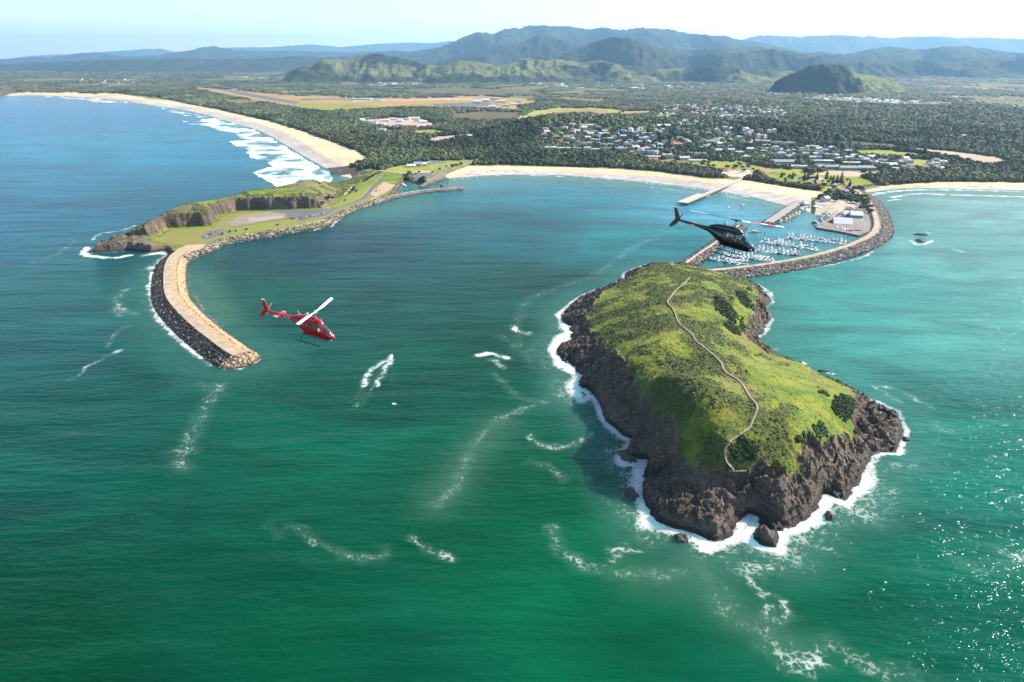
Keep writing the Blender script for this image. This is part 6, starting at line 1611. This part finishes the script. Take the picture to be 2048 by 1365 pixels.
for area, pl, dx, dy, pr in HAREAS:
    pa = np.array(pl, float); lst = []
    for yy in np.arange(pa[:, 1].min(), pa[:, 1].max(), dy):
        for xx in np.arange(pa[:, 0].min(), pa[:, 0].max(), dx):
            a = xx + rsh.uniform(-0.38, 0.38) * dx; b = yy + rsh.uniform(-0.45, 0.45) * dy
            if not inside(pa, np.array([a]), np.array([b]))[0] or rsh.rand() > pr: continue
            x, y, z = site(a, b)
            if any((x - u[0]) ** 2 + (y - u[1]) ** 2 < (u[2] + 7) ** 2 for u in used): continue
            lst.append((a, b, x, y, z, rsh.choice(len(KINDS), p=PK), rsh.rand()))
            used.append((x, y, 10.5))
    cnt = {}
    for a, b, x, y, z, k, u in sorted(lst):
        i = cnt.get(k, 0); cnt[k] = i + 1
        nm, rf, wc, rc = KINDS[k]; st_ = 2 if k in (3, 8, 9, 2) else 1 + (k % 2 == 0)
        if k not in hp: o = hp[k] = building(nm, 17, 12, st_, rf, wc, rc, True, k in (3, 8), nwin=3)
        else: o = copy_tree(hp[k])
        s_ = 0.85 + 0.45 * u; o.scale = (s_, s_, 1.0 + 0.15 * u); o.location = (x, y, z + 0.3); o.rotation_euler = (0, 0, (u - 0.5) * 1.4 if u < 0.8 else (u - 0.5) * 4)
        tag(o, "%s house, %s such from the left, %s" % ({'hip': rc + " hip roofed " + wc, 'gable': rc + " gabled " + wc, 'flat': "flat roofed " + wc}[rf], ordinal(i), area), "house", "houses of the seaside town")
        hx.append((x, y))
print("houses", len(hx))
# the far town: too many to count
def far_town():
    AREAS = [((1600,196),(1850,196),(1840,217),(1640,216),150,1.5,0.75),((1430,160),(1700,170),(1720,200),(1440,200),420,1,0.35),((1290,190),(1600,196),(1560,240),(1340,236),260,1,0.35),((1700,160),(2100,175),(2100,235),(1700,200),330,1,0.35),
             ((1040,150),(1260,150),(1260,160),(1060,160),50,2.6,0.9),((1060,166),(1420,168),(1400,180),(1060,176),120,2.2,0.8),((450,134),(640,142),(640,160),(460,158),90,1,0.6),((160,158),(340,160),(330,170),(160,168),50,1.2,0.5),
             ((-40,166),(60,166),(50,176),(-40,176),16,1,0.5),((738,166),(840,166),(840,174),(740,174),36,1.6,0.8),((870,148),(1000,150),(990,166),(880,164),70,1,0.5),((1820,264),(1990,270),(1990,284),(1830,280),60,0.9,0.4),
             ((1380,140),(1560,150),(1540,165),(1380,160),90,1,0.4),((1880,140),(2100,150),(2100,165),(1880,162),70,1.1,0.5),((1085,240),(1180,236),(1180,262),(1090,262),120,0.8,0.55),((1240,230),(1470,226),(1470,252),(1260,262),150,0.9,0.4),((1440,252),(1560,262),(1500,290),(1450,280),40,0.9,0.3),((600,140),(700,150),(700,160),(600,158),30,1,0.4)]
    V, Fc, Cc = [], [], []; r_ = np.random.RandomState(4)
    for a, b, c, d, n, big, pw in AREAS:
        n = int(n * 1.0)
        u, v = r_.rand(n), r_.rand(n)
        px = (a[0] * (1 - u) + b[0] * u) * (1 - v) + (d[0] * (1 - u) + c[0] * u) * v; py = (a[1] * (1 - u) + b[1] * u) * (1 - v) + (d[1] * (1 - u) + c[1] * u) * v
        x, y = P(px, py, 5.0); z = ground_h(x, y); x, y = P(px, py, z)
        for i in range(n):
            if 1560 < px[i] < 1730 and py[i] < 176: continue
            if any((x[i] - q[0]) ** 2 + (y[i] - q[1]) ** 2 < (q[2] + 8) ** 2 for q in used): continue
            w = r_.uniform(8, 15) * big; dd = r_.uniform(8, 13) * big; h = r_.uniform(3, 6) + (r_.rand() < 0.02) * 8; an = r_.rand() * 3.14; ca, sa = math.cos(an), math.sin(an)
            bb = len(V)
            for q, (sx, sy) in enumerate(((-1, -1), (1, -1), (1, 1), (-1, 1))): V.append((x[i] + (sx * w * ca - sy * dd * sa) / 1.6, y[i] + (sx * w * sa + sy * dd * ca) / 1.6, z[i] - 4))
            for q, (sx, sy) in enumerate(((-1, -1), (1, -1), (1, 1), (-1, 1))): V.append((x[i] + (sx * w * ca - sy * dd * sa) / 1.6, y[i] + (sx * w * sa + sy * dd * ca) / 1.6, z[i] + h))
            rh = 2.0 + big
            V.append((x[i] - w * 0.35 * ca, y[i] - w * 0.35 * sa, z[i] + h + rh)); V.append((x[i] + w * 0.35 * ca, y[i] + w * 0.35 * sa, z[i] + h + rh))
            for f in ((0, 1, 5), (0, 5, 4), (1, 2, 6), (1, 6, 5), (2, 3, 7), (2, 7, 6), (3, 0, 4), (3, 4, 7), (4, 5, 9), (4, 9, 8), (5, 6, 9), (6, 7, 8), (6, 8, 9), (7, 4, 8)): Fc.append([t_ + bb for t_ in f])
            c_ = np.array([(0.70, 0.71, 0.72), (0.34, 0.33, 0.34), (0.36, 0.20, 0.14), (0.55, 0.48, 0.40), (0.16, 0.15, 0.16)][r_.choice(5, p=[pw, (1 - pw) * 0.35, (1 - pw) * 0.3, (1 - pw) * 0.2, (1 - pw) * 0.15])]) * r_.uniform(0.8, 1.15)
            Cc += [c_] * 10
    tag(mesh_np("far_town", V, Fc, mat_albedo("town_roofs", scale=0.05, lo=0.9, hi=1.1, bump=0.0), None, dict(albedo=np.array(Cc))), kind='stuff')
    return len(V)
far_town()

# ================================================================== CARS
def mk_car(c, van=False):
    root = empty("parked_car"); L, W_, h1, h2 = (5.0, 1.95, 1.25, 2.3) if van else (4.5, 1.8, 0.85, 1.45)
    sec = lambda y, z0, z1: [(-L / 2, y, z0), (L / 2, y, z0)]
    MB().loft([[(-L / 2, s_ * W_ / 2, 0.3), (L / 2, s_ * W_ / 2, 0.3), (L / 2, s_ * W_ / 2, h1 * 0.8), (L * 0.2, s_ * W_ / 2, h1), (-L * 0.48, s_ * W_ / 2, h1)] for s_ in (-1, 1)]).build("body", c, root)
    MB().loft([[(-L * (0.49 if van else 0.42), s_ * W_ * 0.46, h1), (L * 0.22, s_ * W_ * 0.46, h1), (L * 0.06, s_ * W_ * 0.40, h2 - 0.06), (-L * (0.48 if van else 0.3), s_ * W_ * 0.40, h2 - 0.06)] for s_ in (-1, 1)]).build("window", M_WIN if not van else c, root)
    MB().box(-L * (0.48 if van else 0.3), L * 0.06, -W_ * 0.41, W_ * 0.41, h2 - 0.06, h2).build("roof", c, root)
    for sx in (-0.31, 0.31):
        for s_ in (-1, 1): MB().tube([(L * sx, s_ * W_ * 0.42, 0.33), (L * sx, s_ * W_ * 0.52, 0.33)], 0.33, 8).build("wheel", M_DARKM, root)
    return root
CARC = {'white': (0.75, 0.75, 0.75), 'silver': (0.45, 0.46, 0.47), 'dark': (0.03, 0.032, 0.04), 'red': (0.40, 0.02, 0.02), 'blue': (0.05, 0.10, 0.28)}
cars = {}
rc_ = np.random.RandomState(9)
def car(kind, x, y, z, rz, label, group):
    if kind not in cars: cars[kind] = mk_car(paint(kind.replace(" van", "") + "_car_paint", CARC[kind.replace(" van", "")], 0.3, 0.5), "van" in kind); o = cars[kind]
    else: o = copy_tree(cars[kind])
    o.location = (x, y, z); o.rotation_euler = (0, 0, rz); tag(o, label, "van" if "van" in kind else "car", group)
def lot(pts, n, area, group, hf, z0, across=1.2, rows=1, gap=6, pw=0.45):
    pl = resample(poly(pts, z0), 0.5); t, nn = norm_side(pl); L = len(pl); cnt = {}; lst = []
    for r_ in range(rows):
        for i in range(n):
            k = int((i + 0.5 + 0.3 * (rc_.rand() - 0.5)) / n * (L - 1)); 
            if rc_.rand() < 0.12: continue
            p = pl[k] + nn[k] * (r_ * gap); an = math.atan2(t[k][1], t[k][0]) + across + 0.05 * rc_.randn()
            lst.append((p[0], p[1], an, rc_.choice(['white', 'silver', 'dark', 'red', 'blue'], p=[pw, 0.15, 0.70 - pw, 0.08, 0.07])))
    for x, y, an, k in sorted(lst, key=lambda q: q[0] / q[1]):
        i = cnt.get(k, 0); cnt[k] = i + 1
        z = float(hf(np.array([x]), np.array([y]))[0]); z = max(z, z0 - 0.5)
        car(k, x, y, z + 0.05, an, "%s car, %s %s car from the left, %s" % (k, ordinal(i), k, area), group)
lot([(409,476.5),(420,471.5),(434,465.5)], 8, "parked by the breakwater's root", "cars parked on the headland", head_h, 4.7, 1.3)
lot([(585,440),(620,434.5),(650,428.5)], 13, "by the quarry road", "cars parked on the headland", head_h, 4.7, 0.6)
lot([(703,362.5),(720,355),(738,347)], 11, "in the strip beside the left beach", "cars parked by the left beach", head_h, 4.7, 1.4, 2, 14)
lot([(815,336.5),(840,333.8),(872,328.5)], 9, "before the clubhouses", "cars parked by the clubhouses", ground_h, 4.7, 1.3, 1, 12)
lot([(876,327.5),(896,325.8)], 7, "right of the clubhouses", "cars parked by the clubhouses", ground_h, 4.7, 1.3)
lot([(1536,347.5),(1565,350.5),(1602,356)], 17, "on the park lawn by the pines", "cars parked in the foreshore park", ground_h, 4.7, 0.9, 2, 18, 0.7)
lot([(1440,347),(1470,347.5),(1505,351)], 11, "on the pale yard at the jetty's root", "cars parked at the jetty", ground_h, 4.7, 0.8, 2, 22, 0.6)
lot([(1668,446),(1690,430),(1708,416)], 16, "along the wharf road", "cars parked on the wharf", lambda x, y: 2.6 + 0 * x, 2.7, 1.5, 2, 9, 0.5)
lot([(1650,441),(1672,424),(1695,409)], 14, "in the yard along the boat shed road", "cars parked on the wharf", lambda x, y: 2.6 + 0 * x, 2.75, 0.8, 2, 14, 0.4)
lot([(1672,455),(1700,462),(1722,462)], 9, "along the wharf's front edge", "cars parked on the wharf", lambda x, y: 2.6 + 0 * x, 2.7, 0.2, 1, 9, 0.4)
lot([(1640,410),(1665,408),(1690,410)], 12, "on the pale hardstand", "cars parked on the wharf", lambda x, y: 2.9 + 0 * x, 3.0, 0.6, 2, 12, 0.5)
lot([(1640,376),(1660,378),(1690,381)], 8, "behind the clubhouse lawn", "cars parked in the foreshore park", ground_h, 4.7, 1.2, 1, 10, 0.6)
x, y = P(657, 418, 4.9); car('white van', float(x), float(y), 4.9, 0.5, "white van at the right end of the quarry road cars", "cars parked on the headland")
x, y = P(474, 447.5, 4.9); car('white van', float(x), float(y), 4.9, 0.3, "white van alone on the grey quarry floor", "cars parked on the headland")
# excavator and loader at the boat ramp
def digger(loc, rz, c, label, s=1.0):
    r = empty("excavator", loc, rz, label, "excavator"); r.scale = (s,) * 3
    for s_ in (-1, 1): MB().loft([[(x, s_ * 1.5 - 0.35, z) , (x, s_ * 1.5 + 0.35, z)] + [(x, s_ * 1.5 + 0.35, z + .01), (x, s_ * 1.5 - 0.35, z + .01)] for x, z in ((-2, 0.1), (-2.3, 0.5), (-2, 0.95), (2, 0.95), (2.3, 0.5), (2, 0.1))]).box(-2, 2, s_ * 1.5 - .35, s_ * 1.5 + .35, 0.1, 0.95).build("track", M_DARKM, r)
    MB().box(-2.3, 1.4, -1.4, 1.4, 1.0, 2.3).build("body", c, r); MB().box(0.0, 1.5, 0.2, 1.4, 2.3, 3.4).build("cab", M_WIN, r)
    MB().tube([(1.2, -0.3, 2.0), (3.5, -0.3, 5.6), (5.8, -0.3, 5.4)], 0.32, 6).build("boom", c, r); MB().tube([(5.8, -0.3, 5.4), (7.0, -0.3, 2.0)], 0.24, 6).build("arm", c, r)
    MB().prism([(6.6, -0.9), (7.6, -0.9), (7.6, 0.3), (6.6, 0.3)], 1.0, 2.0).build("bucket", M_DARKM, r); return r
x, y = P(752, 384, 5); digger((float(x), float(y), 4.8), 0.6, plain("orange_machine", (0.55, 0.16, 0.05), 0.6), "orange excavator beside the road above the boat ramp")
x, y = P(884, 374.5, 5); digger((float(x), float(y), 4.6), 2.6, plain("dark_machine", (0.10, 0.09, 0.08), 0.6), "dark long armed excavator out on the low grey breakwater", 1.6)
for i, (a, b) in enumerate((((769,364.5),(778,373)), ((784,363.5),(795,371.5)), ((800,364.5),(813,372.5)))):
    pontoon([a, b], 1.8, "white pontoon finger at the boat ramp, %s of three" % ("left", "middle", "right")[i], "pontoon fingers at the boat ramp", 1.2)
p = PD(1841, 0, 100)

# ================================================================== INDIVIDUAL TREES AND SHRUBS
ni = 0
def tree_group(items, label, group, hf, cat="tree", kinds=(0, 1, 2, 3, 4)):
    items = sorted(items); 
    for i, (a, b, s) in enumerate(items):
        x, y, z = hit(a, b, lambda X, Y: hf(X, Y), 8)
        place_tree(kinds[rs.randint(len(kinds))], x, y, z - 0.3, s * rs.uniform(0.9, 1.1), label % ordinal(i), group, cat)
        used.append((x, y, 3))
def rnd(pl, n, s0, s1, sep=4.0):
    pa = np.array(pl, float); out = []; tries = 0
    while len(out) < n and tries < n * 60:
        tries += 1; a = rs.uniform(pa[:, 0].min(), pa[:, 0].max()); b = rs.uniform(pa[:, 1].min(), pa[:, 1].max())
        if not inside(pa, np.array([a]), np.array([b]))[0] or any(abs(a - q[0]) < sep and abs(b - q[1]) < sep * 0.35 for q in out): continue
        x, y, z = hit(a, b, lambda X, Y: ground_h(X, Y), 6)
        if any((x - u[0]) ** 2 + (y - u[1]) ** 2 < (u[2] + 1.5) ** 2 for u in used): continue
        out.append((a, b, rs.uniform(s0, s1)))
    return out
tree_group([(705,383,0.6),(708,379,0.6),(700,387,0.55),(713,384,0.5),(657,399,0.8),(650,402,0.8),(666,398,0.6),(645,407,0.6),(690,402,0.4)], "dark rounded shrub on the headland's grassy right part, %s from the left", "shrubs on the headland", head_h, "shrub", (2, 4))
tree_group([(555,451,0.35),(460,465,0.38),(493,460,0.38),(472,463,0.3),(584,438.5,0.3),(445,470,0.35)], "low dark bush along the headland's harbour lawn, %s from the left", "shrubs on the headland", head_h, "shrub", (2, 4))
tree_group([(732,362,0.7),(737,359,0.7),(742,356,0.7),(747,353,0.65),(752,350,0.6),(728,365,0.6),(758,348,0.5)], "green bush in the strip right of the beach car park, %s from the left", "bushes by the beach car park", ground_h, "shrub", (2, 4))
tree_group([(865,345,0.5),(880,340,0.55),(893,335,0.45),(905,336,0.9),(912,333,0.8),(922,331,0.7),(838,346,0.6),(832,349,0.5)], "tree along the grassy bank behind the grey revetment, %s from the left", "trees along the revetment bank", ground_h)
tree_group(rnd([(1330,324),(1480,328),(1520,340),(1470,346),(1380,338)], 26, 0.5, 0.9, 5), "round tree on the meadow before the railway sheds, %s from the left", "trees on the railway meadow", ground_h)
tree_group(rnd([(1525,355),(1600,346),(1700,354),(1720,372),(1660,388),(1600,372)], 34, 0.45, 0.8, 5), "small tree in the foreshore park, %s broad crowned tree from the left", "broad trees in the foreshore park", ground_h)
tree_group(rnd([(1665,404),(1690,395),(1725,394),(1742,412),(1746,436),(1732,430),(1712,408)], 26, 0.7, 1.0, 4), "dark tree in the grove behind the marina, %s from the left", "trees of the marina grove", ground_h)
tree_group(rnd([(1090,290),(1300,300),(1310,312),(1100,306)], 26, 0.7, 1.1, 6), "tree among the apartment row above the railway, %s from the left", "trees among the hillside apartments", ground_h)
tree_group(rnd([(1100,262),(1300,268),(1320,296),(1110,286)], 40, 0.6, 1.0, 6), "garden tree on the hillside suburb, %s from the left", "garden trees on the hillside", ground_h)
tree_group(rnd([(1330,266),(1480,262),(1540,300),(1540,316),(1420,308),(1340,304)], 40, 0.7, 1.1, 6), "garden tree in the middle of town, %s from the left", "garden trees in town", ground_h)
tree_group(rnd([(1540,300),(1700,306),(1760,330),(1600,330)], 30, 0.5, 0.85, 6), "garden tree in the flat right part of town, %s from the left", "garden trees in town", ground_h)

# island bushes: thickets clinging to the right hand cliff and the near corner
def thicket(pts, n, hmax, label, seed, bright=0.8):
    q = np.array([hit(a, b, island_h)[:2] for a, b in pts]); r_ = np.random.RandomState(seed)
    mn, mx = q.min(0), q.max(0); p = r_.uniform(mn, mx, (n * 6, 2)); m = inside(q, p[:, 0], p[:, 1]); p = p[m][:n]
    if len(p) < 5: return
    d = dline(q, p[:, 0], p[:, 1], True, 60); ww = 0.5 + 0.9 * fbm(p[:, 0] / 5, p[:, 1] / 5, 3, seed); ok = d > 4.5 * (fbm(p[:, 0] / 4.5, p[:, 1] / 4.5, 3, seed + 3) * 1.8 + 0.25); p = p[ok]; d = d[ok]; ww = ww[ok]; z = island_h(p[:, 0], p[:, 1]) + np.minimum(hmax, d * 0.5) * np.clip(ww, 0.05, 1) * (0.7 + 0.3 * r_.rand(len(p)))
    c = np.array((0.026, 0.050, 0.013))[None] * r_.uniform(0.5, 1.7, (len(p), 1)) * bright
    cen = p.mean(0); o = scatter_blobs("bush", np.stack([p[:, 0] - cen[0], p[:, 1] - cen[1], z], 1), r_.uniform(0.45, 1.15, len(p)), c, M_LEAF, None, ICO0, 12, 0.45, (1, 1, 0.75), seed)
    o.location = (cen[0], cen[1], 0); tag(o, label, "bush", "thickets on the island")
thicket([(1422,598),(1432,590),(1448,598),(1462,610),(1478,632),(1482,645),(1472,648),(1450,635),(1430,625)], 900, 4.5, "largest dark green thicket above the island's right hand cliff", 61)
thicket([(1470,588),(1478,580),(1492,585),(1502,600),(1506,615),(1496,618),(1482,608)], 600, 4, "dark thicket on the far side of the cliff, right of the largest one", 62)
thicket([(1445,650),(1456,640),(1470,648),(1480,660),(1482,672),(1466,668)], 450, 4, "dark thicket directly below the largest one on the island's right", 63)
thicket([(1476,632),(1484,630),(1490,645),(1494,662),(1486,668),(1478,655)], 350, 3, "narrow thicket in the gully on the island's right cliff", 64)
thicket([(1458,594),(1466,592),(1468,600),(1460,602)], 60, 2, "small round bush between the two largest thickets on the island", 65)
thicket([(1488,575),(1502,576),(1506,582),(1494,583)], 90, 2, "small flat bush near the island's far right shoulder", 66)
thicket([(1663,795),(1675,788),(1695,790),(1708,800),(1710,815),(1702,840),(1690,845),(1672,830),(1662,815)], 800, 3.2, "tall green thicket above the rocks at the island's right corner", 67)
thicket([(1634,784),(1645,780),(1658,786),(1660,794),(1645,795)], 160, 1.8, "small dark bush left of the thicket at the right corner", 68)
thicket([(1615,845),(1632,835),(1650,850),(1655,872),(1640,880),(1622,868)], 420, 2.4, "green bush in the hollow above the reddish rocks, near right", 69, 1.2)
thicket([(1450,878),(1480,868),(1512,885),(1524,905),(1500,925),(1465,918),(1450,900)], 700, 1.4, "low dark heath patch right of the boardwalk near its end", 70)
thicket([(1588,868),(1600,860),(1612,875),(1602,890),(1590,885)], 150, 1.8, "dark bush on the turf edge, left of the hollow near the rocks", 71)

# ================================================================== UNCOUNTABLE GROWTH
def scrub():
    r_ = np.random.RandomState(5); mn, mx = island_poly.min(0), island_poly.max(0); p = r_.uniform(mn, mx, (90000, 2))
    h, g, b, d = island_fields(p[:, 0], p[:, 1])
    dens = g * (0.04 + 0.5 * b + 0.5 * (b > 0.5)); m = r_.rand(len(p)) < dens * 0.30
    p = p[m]; h = h[m]; n = len(p)
    c = np.array([(0.040, 0.060, 0.014), (0.075, 0.085, 0.02), (0.028, 0.045, 0.012), (0.12, 0.10, 0.035)])[r_.randint(0, 4, n)] * r_.uniform(0.6, 1.4, (n, 1))
    tag(scatter_blobs("heath", np.stack([p[:, 0], p[:, 1], h + 0.1], 1), r_.uniform(0.3, 0.85, n), c, M_LEAF, None, ICO0, 10, 0.4, (1, 1, 0.6), 5, half=True), kind='stuff')
    p = r_.uniform(head_poly.min(0), head_poly.max(0), (40000, 2)); h, rock, q, d, west = head_fields(p[:, 0], p[:, 1])
    b = fbm(p[:, 0] / 22, p[:, 1] / 22, 3, 55); m = (q > 7) & (d > 8) & (r_.rand(len(p)) < sstep(-0.15, 0.25, b) * 0.8) & (rock < 0.6)
    p = p[m]; h = h[m]; n = len(p)
    tag(scatter_blobs("heath", np.stack([p[:, 0], p[:, 1], h + 0.4], 1), r_.uniform(0.8, 2.2, n), leafcol(n, r_, 1.2), M_LEAF, None, ICO0, 10, 0.4, (1, 1, 0.75), 6, half=True), kind='stuff')
scrub()
def forest():
    r_ = np.random.RandomState(21); tot = 0
    U = np.array(used)
    for (y0, y1, dens, base, nm) in ((272, 400, 1 / 3.6, ICO1, "forest"), (205, 272, 1 / 3.8, ICO0, "forest"), (147, 205, 1 / 4.5, ICO0, "forest")):
        n = int((y1 - y0) * 2260 * dens)
        px = r_.uniform(-90, 2170, n); py = r_.uniform(y0, y1, n)
        x, y = P(px, py, 3.0)
        ins = inside(coast_far, x, y) & ~inside(head_poly, x, y); px, py, x, y = px[ins], py[ins], x[ins], y[ins]
        d = dline(coast, x, y, False, 400); c, wild = landcover(x, y, px, py, d)
        keep = np.where(wild > 0.9, 1.0, np.where(wild > 0.4, 0.62, 0.0))
        keep = keep * np.where(c[:, 0] == C_SUB[0], 0.5 + 0.8 * sstep(-0.2, 0.3, fbm(x / 70, y / 70, 3, 15)), 1)
        # trees thin out along the dune edge
        m = (r_.rand(len(x)) < keep) & (d > 14) & (d > 22 + 18 * vnoise(x / 30, y / 30, 3))
        px, py, x, y, c = px[m], py[m], x[m], y[m], c[m]
        A = (px_scale_v(py) ** 2) * depth_ratio(py) / dens
        r0 = np.clip(0.70 * np.sqrt(A), 4.2, 45)
        if len(U):
            ok = np.ones(len(x), bool)
            for u in U:
                ok &= ((x - u[0]) ** 2 + (y - u[1]) ** 2) > (u[2] * 0.75 + np.minimum(r0, 6)) ** 2
            # keep the view of buildings open: nothing tall directly in front of them
            for u in U[:80]:
                ok &= ~((np.abs(x - u[0]) < u[2] * 0.8) & (y < u[1]) & (y > u[1] - u[2] - 26))
            px, py, x, y, r0 = px[ok], py[ok], x[ok], y[ok], r0[ok]
        z = ground_h(x, y)
        n = len(x); hgt = 5.5 + 3.5 * fbm(x / 90, y / 90, 3, 17) + 1.5 * r_.rand(n)
        r0 = r0 * np.exp(0.30 * r_.randn(n)).clip(0.6, 1.8)
        sz = np.minimum(1.0, 9.0 / r0)
        tone = np.clip(1.05 + 1.1 * fbm(x / 160, y / 260, 4, 18), 0.5, 2.0)
        cl = leafcol(n, r_) * tone[:, None]
        br = sstep(0.05, 0.35, fbm(x / 500, y / 500, 3, 19)); cl = cl * (1 - br[:, None] * 0.6) + np.array((0.085, 0.072, 0.035))[None] * br[:, None] * 0.6
        tot += n
        o = forest_mesh(nm, x, y, z + hgt * 0.45, r0, sz, cl, base, r_)
        tag(o, kind='stuff')
    print("crowns", tot)
def px_scale_v(py):
    _, dy, dz = ray(1024.0, py); return (3 - H) / dz / F
def depth_ratio(py):
    _, dy, dz = ray(1024.0, py); return np.abs(dy / dz) * 1.0
def forest_mesh(nm, x, y, z, r0, sz, cl, base, r_):
    V, Fc = base; keep = V[Fc][:, :, 2].mean(1) > -0.5; Fc = Fc[keep]; N = len(x); nv = 14
    va = np.array([V * (1 + 0.42 * (r_.rand(len(V), 1) - 0.5) * 2) for _ in range(nv)]); L = va[r_.randint(0, nv, N)]
    an = r_.rand(N) * 6.283; c, s = np.cos(an)[:, None], np.sin(an)[:, None]
    W = np.stack([(L[:, :, 0] * c - L[:, :, 1] * s) * r0[:, None] + x[:, None], (L[:, :, 0] * s + L[:, :, 1] * c) * r0[:, None] + y[:, None], L[:, :, 2] * (r0 * sz)[:, None] + z[:, None]], -1)
    FF = (Fc[None] + (np.arange(N) * len(V))[:, None, None]).reshape(-1, 3)
    return mesh_np(nm, W.reshape(-1, 3), FF, M_LEAF, None, dict(albedo=np.repeat(cl, len(V), 0)), False)
forest()
